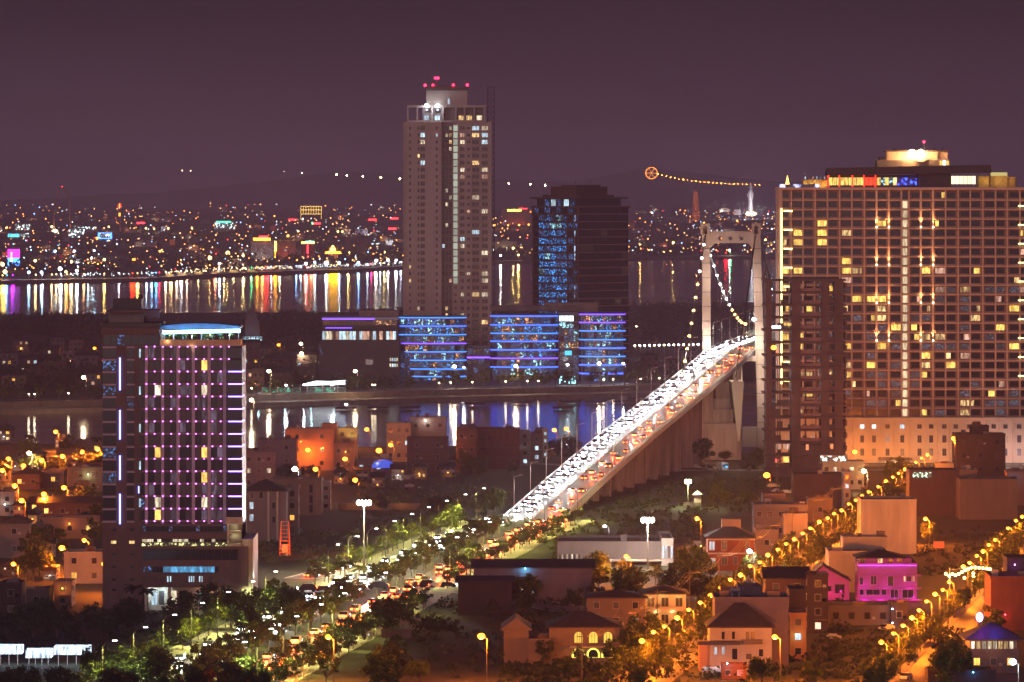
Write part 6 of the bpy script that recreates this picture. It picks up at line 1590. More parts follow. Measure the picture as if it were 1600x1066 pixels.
# masses nobody could count
def mass(name, boxes, lm, ls, seed, hmax, zf=None):
    rr = random.Random(seed); b = MB()
    for x0, y0, x1, y1, n in boxes:
        for _ in range(n):
            px, py = rr.uniform(x0, x1), rr.uniform(y0, y1); c = zf(px, py) if zf else G(px, py)
            R_ = rr.uniform(.5, 1) * hmax
            for k in range(14):
                v = Vector((rr.gauss(0, .5), rr.gauss(0, .5), abs(rr.gauss(.2, .5)))) * R_
                leaf_quad(b, c + v, ls * rr.uniform(.6, 1.3), rr)
    o = struct(name, b, lm, kind='stuff'); return o
mass('undergrowth', [(820, 800, 1100, 850, 260), (900, 745, 1220, 800, 420), (860, 850, 960, 880, 60), (400, 830, 560, 880, 160), (560, 770, 800, 830, 200), (560, 740, 760, 790, 120)], leaf_mid, .45, 31, 1.3)
mass('hedge_growth', [(600, 940, 1000, 1060, 240), (1000, 1010, 1400, 1070, 200), (1280, 985, 1400, 1060, 90), (1420, 830, 1560, 900, 100), (0, 950, 330, 1010, 170), (1460, 985, 1520, 1060, 60), (780, 1040, 1000, 1075, 100), (1300, 940, 1330, 990, 20)], leaf_dark, .5, 32, 1.6)
mass('far_bank_woods', [(0, 494, 160, 530, 260), (60, 530, 160, 590, 90), (380, 492, 500, 560, 380), (400, 560, 500, 600, 90), (985, 478, 1200, 535, 520), (560, 489, 640, 494, 40), (0, 560, 160, 612, 120), (990, 575, 1100, 600, 70), (500, 600, 620, 606, 40), (380, 594, 500, 604, 30)], leaf_dark, 1.3, 33, 6.5)
def tz(px, py): return T(px, py)
mass('far_shore_woods', [(0, 405, 400, 424, 130), (400, 396, 640, 414, 110), (770, 388, 840, 403, 40), (985, 385, 1095, 398, 90), (1110, 384, 1200, 397, 50), (0, 340, 640, 400, 160), (980, 320, 1200, 390, 120)], leaf_dark, 3.2, 34, 12, tz)

# the 290 trees that show largest are things; the rest stay real geometry in one mesh
QUEUE.sort(key=lambda q: (q[4] is not None, q[0].y / (q[5] * (1.5 if q[1].startswith('big') else 1))))
for q in QUEUE[:290]: plant_tree(*q)
rest_b = {}
for p, kind, lm, label, group, sc, white, name, cat in QUEUE[290:]:
    a = rtr.uniform(0, 6.28); ca, sa = cos(a) * sc, sin(a) * sc
    for me, mt in ((PROTO[kind, lm.name], lm), (PROTO[kind, 't'], bark)):
        b = rest_b.setdefault('m', MB()); k = len(b.v)
        mi = [leaf_dark, leaf_mid, leaf_lit, bark].index(mt)
        b.v += [(p.x + v.co.x * ca - v.co.y * sa, p.y + v.co.x * sa + v.co.y * ca, p.z + v.co.z * sc) for v in me.vertices]
        for f in me.polygons: b.f.append(tuple(k + i for i in f.vertices)); b.m.append(mi)
if rest_b: struct('distant_foliage', rest_b['m'], [leaf_dark, leaf_mid, leaf_lit, bark], kind='stuff')

# ---------------------------------------------------------------- lamps
sod = glow('sodium_bulb_light', (1, .28, .02), 9, vary=.5); sodr = glow('deep_sodium_bulb_light', (1, .24, .012), 16); wht = glow('white_bulb_light', (.9, .95, 1), 32); wrm = glow('warm_bulb_light', (1, .78, .42), 30)
_LM = {}
pole_m = paint('lamp_pole', (.10, .09, .08), .6, .1, 1)
def street_lamp(px, py, h, m, power, col, label, group=None, br=.42, arm=1.2, lrad=.45, z0=0, name='street_lamp', zf=None, spot=None, base=None):
    D = FPX * (EYE - h - z0) / (py - HZ)
    p = W(px, py, D)
    t = thing(name, label, 'street lamp', (p.x, D, z0), 0, group)
    k = (h, arm)
    if k not in _LM:
        b = MB(); b.tube((arm, .3, 0), (arm, .3, h - .6), .10, .07, n=6); b.tube((arm, .3, h - .6), (0, 0, h + .2), .05, n=4); b.box(arm - .25, arm + .25, -.25, .25, 0, .5)
        _LM[k] = b.mesh('pole', pole_m)
        c = MB(); c.xz([(-.5, h + .2), (.6, h + .1), (.5, h + .32), (-.3, h + .36)], -.25, .25); _LM[k, 'c'] = c.mesh('lamp_hood', pole_m)
    link('pole', _LM[k], t); link('lamp_hood', _LM[k, 'c'], t)
    kb = (round(br, 2), m.name, h)
    if kb not in _LM: _LM[kb] = MB().ball((0, 0, h - .05), br, br, br * .8, seg=8, ring=6).mesh('bulb', m)
    link('bulb', _LM[kb], t)
    light(t, (0, -.35, h - br - .35), power, col, lrad, spot=spot)
    return t
SO = (1, .22, .012)
r1 = [(1003,1001),(1021,987),(1038,978),(1058,965),(1076,952),(1094,941),(1110,930),(1126,918),(1141,905),(1157,898),(1172,884),(1187,878),(1200,867),(1215,858),(1228,849),(1241,842),(1254,833),(1266,825),(1280,815),(1293,809),(1303,802),(1315,797),(1326,787),(1337,781),(1347,775),(1357,768),(1372,760),(1384,751),(1395,745),(1404,739),(1414,733),(1431,722),(1440,715),(1449,710)]
for i, (x, y) in enumerate(r1): street_lamp(x, y, 9, sod, 20000, SO, f'{nth(i)} orange lamp from the near end of the long left-hand lamp street', 'lamps of the left lamp street', br=.5 if i % 3 else .62)
r2 = [(1377,1003),(1396,989),(1411,977),(1425,965),(1436,953),(1448,939),(1461,928),(1473,921),(1483,909),(1505,885),(1515,879),(1526,868),(1536,861),(1545,851),(1555,843),(1564,835),(1575,825),(1587,813),(1597,807)]
for i, (x, y) in enumerate(r2): street_lamp(x, y, 9, sod, 20000, SO, f'{nth(i)} orange lamp from the near end of the right-hand lamp street', 'lamps of the right lamp street', br=.5 if i % 3 else .6)
lone = [(87,674.6,sodr,'over the golden trees by the inlet at left'),(45.6,708,wrm,'pale yellow, by the inlet at left'),(65,719,sodr,'beside the palm at left'),(97.6,712.7,sodr,'below the golden trees at left'),(128,706,sodr,'left of the parked van by the dark hotel'),(152.5,701.6,sodr,'closest by the river to the dark hotel'),(13,717,sodr,'at the left edge by the river'),(36.6,727.7,sodr,'small, low left by the river gardens'),(3.6,735,sodr,'cut by the left edge'),(23,759,sodr,'over the brown hip-roofed house'),(68.5,772,sodr,'above the long brown roof'),(100,762,sodr,'on a tall pole by the tan house'),(33.6,782,sodr,'above the grey gable'),
 (96.6,856,sodr,'biggest in the left gardens'),(131.5,844,sodr,'right of the biggest left one'),(162.3,881,sodr,'against the wall of the dark hotel'),(21,881,sodr,'on a curved pole at the left edge'),
 (573,671,sodr,'behind the orange stepped block'),(592,704,sodr,'brightest by the blue awning'),(610.4,695.4,sodr,'right of the one by the blue awning'),(685,700,sodr,'on a tall pole in front of the rust-brown block'),(481,703,sodr,'left of the orange stepped block'),(539,717,sodr,'before the lower orange wing'),(493,733,sodr,'above the tan building with glass strips'),(555,750,sodr,'just over the mast lamp'),
 (885,670,sodr,'left one of the pair beside the bridge'),(866,672,sodr,'second of the pair beside the bridge'),(752,994,sodr,'alone on a tall pole at the bottom centre'),(978.4,869,sod,'over the yellow kiosk'),(1198,742.5,sodr,'big, before the bare concrete frame'),(1089,810,sodr,'on a tall pole left of the brick house'),(512.7,995,sod,'beside the boulevard, bottom left of centre'),(1210.6,995,sodr,'by the pyramid-roofed villa'),(1446,810.5,sodr,'beside the damp-streaked pale wall'),(1335.6,706,sodr,'before the orange hotel base'),(1490,685,sod,'on a pole at the silhouetted block'),(1350,736,wrm,'at the lit terrace on the lamp street'),(435,539,sodr,'deep orange in the woods across the inlet'),(147.7,544,sodr,'small across the inlet next to the dark hotel'),(1122,669,sodr,'before the bridge anchorage'),(1209,543,sodr,'in front of the bare frame, upper left'),(500,560,sod,'') ]
for x, y, m, w in lone[:-1]:
    h = {752: 10, 512.7: 10, 1210.6: 10, 1089: 10, 685: 9}.get(x, 8)
    if x == 1209: h = 55
    if x == 1490: h = 14
    street_lamp(x, y, h, m, 36000 if x < 170 or y > 760 else 9000, (1, .20, .012) if m is sodr else (SO if m is sod else (1, .7, .35)), f'sodium street lamp {w}', None, br=(.8 if w[:3] in ('big', 'bri', 'alo') else .62) * (1.4 if y < 800 else 1))
whites = [(1171,861,9,'white lamp before the red brick house',.5,3000),(460.7,733,13,'stark white flood lamp over the tan building',.7,5000),(1430,740,13,'white lamp at the small roof sign',.5,1800),(945,822,6,'small pale lamp in the field left of the double flood',.35,1400),(1582.6,1034,8,'blue-white lamp at the bottom right corner',.55,2400),(820,600,4,'',.3,200),
 (519,600,8,'stark white lamp on the waterfront by the green pavilion',.75,6500),(447,602,6,'small white lamp left of the green pavilion',.4,1500),(475,601,6,'small white lamp on the green pavilion',.4,1500),(541,632,3,'white lamp out on the water edge',.45,900),(886.8,570,11,'cool white lamp before the middle curved block',.5,2600),(974,568,11,'cool white lamp at the right curved block',.5,2600),(724.8,574,11,'small white lamp beside the yellow promenade one',.4,1500),(1205,452,46,'white lamp high at the corner of the bare frame',.5,700),(1178,499,56,'white lamp on the bridge at its right pylon leg',.55,1200)]
for x, y, h, w, br, P in whites:
    if w: street_lamp(x, y, h, wht, P * 1.6, (.8, .9, 1), w, None, br=br * 1.35)
for x, y, h, w in ((710,572.7,12,'big warm lamp before the left curved block'),(806,572,12,'big warm lamp before the middle curved block'),(936,568,12,'big warm lamp before the right curved block'),(555,580,12,'warm lamp before the dark grey office block'),(130.6,589.6,14,'big warm lamp on the promenade left of the dark hotel'),(420,580,12,'big warm lamp left of the green pavilion'),(393,625,7,'peach lamp on the quay beside the dark hotel'),(470,537,12,'yellow lamp on a tall pole in the woods across the inlet'),(471,552,9,'pale lamp under the yellow one in the woods across the inlet')):
    street_lamp(x, y, h, wrm, 12000, (1, .72, .4), w, None, br=1.0)
for i, x in enumerate((45, 54, 107, 393, 582, 586, 686, 704, 738, 790, 824, 841, 943, 958, 1001, 1030)):
    street_lamp(x, mid_y(x) and (HZ + FPX * (EYE - 4) / (mid_y(x) + 5)), 4, wrm, 420, (1, .78, .5), f'{nth(i)} low garden lamp from the left along the inlet promenade', 'low garden lamps on the promenade', br=.38, arm=.3)
for i in range(15):
    x = 992 + i * 7.6; street_lamp(x, 540 - i * .15, 9, wht if i % 2 else wrm, 700, (.95, .95, 1), f'{nth(i)} lamp from the left in the white string of lamps behind the bridge', 'white lamp string behind the bridge', br=.6, arm=.5)
street_lamp(994.5, 510, 14, wrm, 800, (1, .8, .5), 'lone curved lamp above the white lamp string', None, br=.5)
# high mast lamps
def mast(px, py, h, n, label, col, m, power, sp):
    D = FPX * (EYE - h) / (py - HZ); p = W(px, py, D); t = thing('mast_lamp', label, 'mast lamp', (p.x, D, 0))
    b = MB(); b.tube((0, 0, 0), (0, 0, h), .3, .16, n=8); b.box(-sp, sp, .1, .3, h - .1, h + .15); part('pole', b, pole_m, t)
    for i in range(n):
        x = -sp + 2 * sp * (i + .5) / n; q = MB(); q.ball((x, -.5, h - .3), .62, .5, .75); part('floodlight', q, m, t)
    for s in (-1, 1): light(t, (s * sp * .6, -1.4, h - .8), power * 3, col, .6)
mast(568.8, 784, 20, 4, 'tall mast crowned by blazing white floodlights left of the boulevard', (1, .93, .7), glow('mast_flood_light', (1, .97, .85), 45), 16000, 1.9)
mast(1012, 811, 14, 4, 'broad white double floodlight in the dark field', (1, .8, .62), glow('field_flood_light', (1, .92, .82), 45), 12000, 1.7)
mast(1075, 751, 9, 2, 'pale twin lamp on a post beside the green kiosk', (.95, 1, .5), wrm, 2600, 1.1)
# overhead power line beside the left lamp street, wires sagging from pole to pole
t = None; prev = None
for i in range(12):
    D = 1090 + 62 * i; x = 27.3 + (D - 1077) * .158 - 14.5
    q = thing('utility_pole', f'{nth(i)} concrete utility pole from the near end left of the left lamp street', 'utility pole', (x, D, 0), 0, 'utility poles by the left lamp street')
    b = MB(); b.tube((0, 0, 0), (0, 0, 10.5), .16, .1, n=6); part('pole', b, pole_m, q)
    b = MB(); b.box(-1.1, 1.1, -.06, .06, 9.6, 9.75); part('cross_arm', b, pole_m, q)
    if i < 11:
        b = MB()
        for ox in (-1, 0, 1):
            for k in range(6):
                a0, a1 = k / 6, (k + 1) / 6; f_ = lambda a: (ox + .158 * 62 * a, 62 * a, 9.7 - 1.6 * 4 * a * (1 - a) + (ox * .05)); b.tube(f_(a0), f_(a1), .035, n=3)
        part('wire', b, pole_m, q)
# cobra lamps along the boulevard
i = 0; D = 1070
while D < 1640:
    for o, s_ in ((-16.4, 1), (16.4, -1)):
        if 1300 < D < 1350: continue
        p = on_road(D, o); t = thing('street_lamp', f'{nth(i // 2)} curved-arm white lamp from the near end on the {"left" if o < 0 else "right"} side of the boulevard', 'street lamp', p, 0, 'curved lamps along the boulevard')
        b = MB(); b.tube((0, 0, 0), (0, 0, 9), .13, .1, n=6); b.tube((0, 0, 9), (s_ * .8, 0, 10.2), .08, n=4); b.tube((s_ * .8, 0, 10.2), (s_ * 2.6, 0, 10.6), .07, n=4); part('pole', b, pole_m, t)
        b = MB(); b.box(s_ * 2.6 - .55, s_ * 2.6 + .55, -.22, .22, 10.5, 10.7); part('lamp_head', b, pole_m, t)
        b = MB(); b.box(s_ * 2.6 - .45, s_ * 2.6 + .45, -.2, .2, 10.38, 10.49); part('lens', b, glow('led_lens_light', (.95, 1, .9), 22), t)
        light(t, (s_ * 2.8, 0, 10.1), 32000, (.95, 1, .24), .3, spot=148)
    D += 33; i += 2
# ---------------------------------------------------------------- the city across the river
rf_ = random.Random(61)
LASTB = []
fw = [WM['brown'], WM['grey'], WM['tan'], WM['lilac'], WM['dark'], WM['white']]
farlit = [glow('far_warm_window', (1, .55, .2), 2.6, vary=.5), glow('far_cool_window', (.7, .85, 1), 2.2, vary=.5), glow('far_orange_window', (1, .35, .1), 3, vary=.5), glow('far_red_window', (1, .05, .08), 5, vary=.5), glow('far_green_window', (.1, .9, .5), 4, vary=.4)]
def far_block(px, py, wpx, hpx, label, wall=None, group=None, nw=3, lm=None, extra=None, dep=18):
    p = T(px, py); s = FPX / p.y; w, h = wpx / s, hpx / s
    t = thing('building', label, 'building', (p.x, p.y, p.z - 1), 0, group); LASTB[:] = [t]
    b = MB(); b.box(-w/2, w/2, 0, dep, 0, h + 1); b.box(-w/2 - .3, w/2 + .3, -.3, dep + .3, h + 1, h + 1.6)
    if extra is None and rf_.random() < .6: a = rf_.uniform(-.3, .1) * w; b.box(a, a + w * .3, 3, 9, h + 1.6, h + 4.5)
    part('wall', b, wall or rf_.choice(fw), t)
    for k in range(nw):
        m = lm or rf_.choice(farlit[:3] + farlit[:2] * 2)
        ww_, hh = rf_.uniform(1.6, 3.4), rf_.uniform(1.2, 2.0)
        q = MB(); x = rf_.uniform(-w/2 + 2, w/2 - 2) if w > 5 else 0; z = rf_.uniform(2, max(2.5, h - 1)); q.box(x - ww_/2, x + ww_/2, -.25, -.02, z - hh/2, z + hh/2); part('window', q, m, t)
    return t, w, h, s
bl = []
for k in range(250):
    px = rf_.uniform(-5, 1205); u = rf_.random()
    y0 = 424 if px < 400 else (412 if px < 640 else 398)
    py = y0 - (y0 - 330) * u ** .9
    bl.append((px, py))
for i, (px, py) in enumerate(sorted(bl)):
    if 645 < px < 765 or 838 < px < 982: continue
    sc_ = 1 - .45 * (424 - py) / 94
    far_block(px, py, rf_.uniform(10, 30) * sc_, rf_.uniform(5, 14) * sc_, f'dim low block in the hazy city across the river, {nth(i)} from the left', group='dim blocks of the far city', nw=rf_.choice([0, 1, 1, 2]))
    if i % 4 == 0:
        bo_ = [o for o in COL.objects if o.get('label', '').startswith('dim low block')] [-1] if 0 else LASTB[0]
        light(bo_, (rf_.uniform(-8, 8), -14, rf_.uniform(2, 7)), rf_.uniform(9000, 45000), rf_.choice([(1, .42, .12), (1, .28, .05), (1, .6, .28), (1, .75, .5), (.75, .85, 1), (1, .12, .06)]), 1.0)  # unseen light added in front to brighten the far block
def solid(px, py, w, h, m, label, **k): return far_block(px, py, w, h, label, wall=m, nw=k.pop('nw', 0), extra=1, **k)
def sign(t, w, h, x0, x1, z0, z1, m, nm='lit_sign', y=-.8): b = MB(); b.box(x0 * w, x1 * w, y, y + .5, z0 * h, z1 * h); return part(nm, b, m, t)
def fl(t, x, y, z, p, c, r=1.2): return light(t, (x, y, z), p, c, r)
red_s = glow('red_neon_sign', (1, .03, .04), 12, sample=True); orr_s = glow('orange_neon_sign', (1, .28, .02), 12, sample=True); yel_s = glow('yellow_neon_sign', (1, .75, .1), 10, sample=True)
wht_s = glow('white_sign_panel', (.75, .95, .95), 4.5, sample=True, spots=.22); blu_s = glow('blue_neon_sign', (.05, .25, 1), 8, sample=True); grn_s = glow('green_neon_sign', (.05, 1, .4), 8, sample=True); mag_s = glow('magenta_panel', (.75, .04, .8), 4, sample=True)
t, w, h, s = solid(410, 407, 36, 30, WM['white'], 'white riverside block topped by a red and orange neon sign', nw=0)
for i in range(4):
    for j in range(5): pane(t, w * (-.2 + .1 * i), h * (.2 + .14 * j), 1.2, 1.6, dk_glass, y=-.1)
sign(t, w, h, -.4, .35, 1.06, 1.2, orr_s); sign(t, w, h, -.15, .25, 1.2, 1.3, red_s); fl(t, 0, -16, 6, 9000, (1, .85, .8)); fl(t, 4, -6, h + 4, 3000, (1, .1, .03))
t, w, h, s = solid(447, 405, 30, 26, WM['orange'], 'salmon-lit block with a vertical amber sign at its left', nw=2); sign(t, w, h, -.66, -.5, .5, 1.1, yel_s); sign(t, w, h, -.6, -.54, .1, .5, orr_s); fl(t, 0, -14, 6, 9000, (1, .25, .12))
t, w, h, s = solid(481, 405, 20, 26, WM['brick'], 'narrow red-lit tower with a green and yellow crown sign'); sign(t, w, h, -.5, .5, .96, 1.08, yel_s); sign(t, w, h, -.2, .5, 1.02, 1.12, grn_s); sign(t, w, h, -.06, .04, .1, .9, red_s); fl(t, 0, -12, 12, 5000, (1, .03, .05))
t, w, h, s = solid(520, 405, 14, 18, WM['orange'], 'small building glowing deep orange with a white portal'); sign(t, w, h, -.9, .9, .5, .7, orr_s); sign(t, w, h, -.3, .3, .7, 1.0, yel_s); sign(t, w, h, -.2, .2, .1, .4, wht_s); fl(t, 0, -10, 6, 9000, (1, .45, .02))
t, w, h, s = solid(557, 404, 32, 24, WM['tan'], 'plain tan riverside block right of the orange-glowing one', nw=2)
t, w, h, s = solid(590, 404, 20, 26, WM['grey'], 'grey riverside block with a bright top floor', nw=5); sign(t, w, h, -.45, .45, .88, .97, wht_s)
t, w, h, s = solid(21, 417, 20, 30, WM['lilac'], 'block glowing magenta above and blue below at the left of the far shore'); sign(t, w, h, -.45, .5, .5, .95, mag_s); sign(t, w, h, -.45, .5, .08, .5, blu_s); sign(t, w, h, -.2, -.1, .3, .8, orr_s, y=-1.2)
t, w, h, s = solid(120, 372, 27, 15, WM['white'], 'floodlit white hall left of the red tower'); sign(t, w, h, -.45, .45, .1, .95, wht_s)
t, w, h, s = solid(135, 362, 32, 8, WM['white'], 'long white-lit roof line behind the floodlit hall'); sign(t, w, h, -.48, .48, .5, 1.0, wht_s)
t, w, h, s = solid(35, 362, 26, 12, WM['cream'], 'white-lit block with cyan edges, far left'); sign(t, w, h, -.4, .45, .3, .95, wht_s)
t, w, h, s = solid(30, 374, 38, 10, WM['grey'], 'long hall with a cyan sign band, far left'); sign(t, w, h, -.46, 0, .4, .9, glow('cyan_sign', (.1, .7, 1), 4)); sign(t, w, h, .02, .4, .4, 1.0, wht_s)
t, w, h, s = solid(164, 377, 22, 14, WM['grey'], 'building front with a blue and white lit billboard'); sign(t, w, h, -.5, .5, .3, 1.0, blu_s); sign(t, w, h, -.36, .36, .4, .95, wht_s, y=-1.3); sign(t, w, h, -.65, -.5, .2, .5, orr_s)
t, w, h, s = solid(351, 363, 32, 17, WM['white'], 'white-lit block with a toothed roof sign, middle left'); sign(t, w, h, -.5, .5, .35, .9, wht_s); sign(t, w, h, -.4, .3, .92, 1.05, grn_s)
t, w, h, s = solid(486, 344, 32, 22, WM['brown'], 'building outlined in strings of golden lights')
gold = glow('gold_string_light', (1, .6, .12), 8)
for i in range(9): b = MB(); x = w * (-.5 + i / 8); b.box(x - .35, x + .35, -.7, -.2, h * (.05 if i in (0, 8) else .45), h); part('light_string', b, gold, t)
for z in (.45, .75, 1.0): b = MB(); b.box(-w/2, w/2, -.8, -.3, h * z - .35, h * z + .35); part('light_string', b, gold, t)
t, w, h, s = solid(494, 352, 14, 6, WM['dark'], 'low shop with a red and green neon sign below the golden building'); sign(t, w, h, -.4, .5, .3, .8, red_s); sign(t, w, h, -.5, -.35, .3, .9, grn_s)
for i, (x, y, c, lb) in enumerate(((582, 348, red_s, 'small roof with a red neon glow and green dot'), (616, 346, red_s, 'red-lit roof sign close left of the tallest tower'), (613, 362, red_s, 'lower red sign close left of the tallest tower'), (457, 348, red_s, 'red-lit gateway left of the golden building'), (220, 353, red_s, 'small building with a red upright sign'), (213, 410, orr_s, 'low orange-glowing pavilion on the far shore'), (562, 366, red_s, 'crimson-lit blank wall between the red signs'))):
    t, w, h, s = solid(x, y, 16, 8, WM['dark'], lb); sign(t, w, h, -.4, .4, .45, .8, c); fl(t, 0, -6, h, 1600, (1, .08, .05))
t, w, h, s = solid(806, 352, 44, 24, WM['orange'], 'orange-floodlit block with a yellow neon sign right of the tallest tower'); sign(t, w, h, -.3, .2, .92, 1.06, yel_s); sign(t, w, h, .1, .4, 1.06, 1.14, red_s)
for x in (-14, 0, 14): fl(t, x, -10, 3, 6000, (1, .18, .05))
t, w, h, s = solid(788, 392, 40, 14, WM['cream'], 'cream villa lit from below, right of the tallest tower', nw=2); fl(t, 0, -8, 4, 5000, (1, .8, .5))
# tower with a red globe
p = T(187, 362); s = FPX / p.y; t = thing('water_tower', 'slim tower topped by a glowing red globe', 'tower', p)
b = MB(); b.tube((0, 0, 0), (0, 0, 26 / s), 2.2, 1.4, n=8); b.tube((0, 0, 22 / s), (0, 0, 30 / s), 3.2, 3.2, n=10); part('shaft', b, WM['tan'], t)
b = MB(); b.ball((0, 0, 40 / s), 4.6, seg=12, ring=8); part('globe', b, glow('red_globe_light', (1, .02, .02), 3.5), t)
b = MB(); b.tube((0, -3.3, 24 / s), (0, -3.3, 29 / s), 1.6); b.tube((0, -4.6, 36 / s), (0, -4.6, 44 / s), .7); part('orange_lamp', b, orr_s, t)
# two big arch towers of a cable stayed bridge, faint at far left
p = T(97, 365); s = FPX / p.y; t = thing('arch', 'faint tall steel arch rising over the far left city', 'arch', p)
b = MB(); n = 14; P = [Vector((-13 / s * cos(pi * i / n) * (1.0), 0, 72 / s * sin(pi * i / n) ** .55)) for i in range(n + 1)]
for a, c in zip(P, P[1:]): b.tube(a, c, 1.6, n=6)
part('arch_rib', b, WM['orange'], t); b = MB(); b.ball((0, 0, 73 / s), 1.4); part('beacon', b, red_s, t)
light(t, (-10, -8, 6), 30000, (1, .6, .25), 2); light(t, (18, -8, 6), 20000, (1, .25, .05), 2)
b = MB(); b.ball((-14, -3, 5), 6, 3, 3.4); b.ball((-4, -4, 0), 4, 2, 3); part('flood_cluster', b, glow('amber_flood_cluster', (1, .85, .5), 12), t)
b = MB(); b.ball((14, -3, 4), 3, 2, 2); b.ball((20, -3, -1), 3.4, 2, 3); part('flood_cluster', b, glow('orange_flood_cluster', (1, .3, .05), 4), t)
# pagoda, white statue, hilltop wheel
p = T(1087, 345); s = FPX / p.y; t = thing('pagoda', 'slender nine-tiered pagoda glowing amber behind the bridge tower', 'pagoda', p)
for i in range(9):
    z = i * 5.2 / s * 1.0; r_ = (8.6 - .5 * i) / s
    b = MB(); b.prism([(r_ * cos(pi/4 + pi * k / 2 + 0), r_ * sin(pi/4 + pi * k / 2)) for k in range(4)], z, z + 3.6 / s); part('tier', b, WM['orange'], t)
    b = MB(); q = r_ * 1.5; b.prism([(q * cos(pi/4 + pi * k / 2), q * sin(pi/4 + pi * k / 2)) for k in range(4)], z + 3.6 / s, z + 4.2 / s); b.prism([(r_ * 1.1 * cos(pi/4 + pi * k / 2), r_ * 1.1 * sin(pi/4 + pi * k / 2)) for k in range(4)], z + 4.2 / s, z + 5.1 / s); part('eave', b, roof_r, t)
    light(t, (0, -r_ * 1.6 - 1.5, z + 1.0 / s), 16000 if i < 3 else 7000, (1, .4, .15), .6)
b = MB(); b.tube((0, 0, 46 / s), (0, 0, 64 / s), 1.2, .1, n=6); part('spire', b, WM['tan'], t)
p = T(1173, 334); s = FPX / p.y; t = thing('statue', 'tall white robed standing statue lit on its pedestal', 'statue', p)
b = MB(); prof_ = [(0, 5.2), (3, 5.0), (10, 3.8), (20, 3.2), (27, 3.3), (33, 3.5), (37, 2.3), (39, 1.1), (40, 1.3), (42, 1.9), (44.5, 1.5), (46, .3)]
sm = 1.0 / s
for (z0_, r0_), (z1_, r1_) in zip(prof_, prof_[1:]): b.tube((0, 0, z0_ * sm), (0, 0, z1_ * sm), r0_ * sm, r1_ * sm, n=12)
b.tube((-2.8 * sm, -1 * sm, 33 * sm), (-6 * sm, -3 * sm, 28 * sm), 1.1 * sm, .7 * sm); b.tube((2.8 * sm, -1 * sm, 33 * sm), (3.4 * sm, -3.5 * sm, 26 * sm), 1.1 * sm, .7 * sm); part('figure', b, glow('statue_white_light', (.9, .88, .85), .01) if 0 else WM['white'], t)
b = MB(); b.tube((0, 0, -4 * sm), (0, 0, 0), 7.5 * sm, 6 * sm, n=12); part('pedestal', b, WM['cream'], t)
for x in (-9, 9): light(t, (x * 3, -70, 2), 900000, (.9, .92, 1), 1)
light(t, (0, -80, 22), 500000, (.95, .93, 1), 1)
for x in (-5.5, 5.5): b = MB(); b.ball((x * sm, -8 * sm, 0), 2.4 * sm); part('floodlight', b, wrm, t)
p = W(1018, 279, 24300); s = FPX / 24300; t = thing('ferris_wheel', 'glowing orange wheel on the far hilltop', 'wheel', (p.x, p.y, p.z - 8))
b = MB(); n = 24; r_ = 9 / s
for i in range(n):
    a0, a1 = 2*pi*i/n, 2*pi*(i+1)/n; b.tube((r_*cos(a0), 0, r_*(1+sin(a0)) + 6), (r_*cos(a1), 0, r_*(1+sin(a1)) + 6), 2.0, n=5)
for i in range(3): a = pi * i / 3; b.tube((r_*cos(a), 0, r_*(1+sin(a)) + 6), (-r_*cos(a), 0, r_*(1-sin(a)) + 6), 1.0, n=4)
part('rim', b, glow('orange_wheel_light', (1, .30, .03), 14), t); b = MB(); b.tube((-8, 0, -20), (0, 0, r_ + 6), 1.2); b.tube((8, 0, -20), (0, 0, r_ + 6), 1.2); part('support', b, metal_d, t)
# lamps strung along the hill road, and lone hill lamps
def far_lamp(p, r, m, label, group, power=0, col=(1, 1, 1), h=8, lr=1.6):
    t = thing('street_lamp', label, 'street lamp', (p.x, p.y, p.z), 0, group)
    k = ('fl', round(r, 1), m.name, h)
    if k not in _LM:
        _LM[k] = MB().ball((0, 0, h), r, seg=8, ring=5).mesh('bulb', m); _LM['fp', h] = MB().tube((0, 0, 0), (0, 0, h), .25, n=4).mesh('pole', metal_d)
    link('bulb', _LM[k], t); link('pole', _LM['fp', h], t)
    if power: light(t, (0, -r - .6, h), power, col, lr)
    return t
H_OR, H_YE = glow('hill_orange_bulb', (1, .38, .05), 70), glow('hill_yellow_bulb', (1, .76, .35), 90)
F_OR, F_WH, F_YE, F_CO, F_RE = glow('far_orange_bulb', (1, .34, .04), 13), glow('far_white_bulb', (.95, .95, 1), 15), glow('far_yellow_bulb', (1, .66, .2), 12), glow('far_blue_bulb', (.35, .65, 1), 26), glow('far_red_bulb', (1, .05, .03), 26)
for i in range(25):
    x = 1028 + i * 6.6; y = 272 + 18 * (1 - math.exp(-(x - 1028) / 60)); p = W(x, y, 24200); p.z -= 8
    far_lamp(p, 2.2 + .9 * (i % 3 == 0), H_OR, f'{nth(i)} lamp from the wheel along the hill road', 'lamps along the hilltop road')
for i, (x, y) in enumerate(((526, 273), (542, 274), (567, 275.5), (595, 277.5), (625, 279), (795, 287), (829, 288), (852, 290), (285, 266), (298, 267), (443, 268), (472, 271))):
    p = W(x, y, 24300); p.z -= 12; far_lamp(p, 4.6 if i < 8 else 2.2, H_YE, f'{nth(i)} lone lamp from the list on the dark hills' if 0 else f'{"bright" if i < 8 else "faint"} lone lamp on the dark hillside, {nth(i)} of those strung between the hilltops', 'lone lamps on the dark hills', h=12)
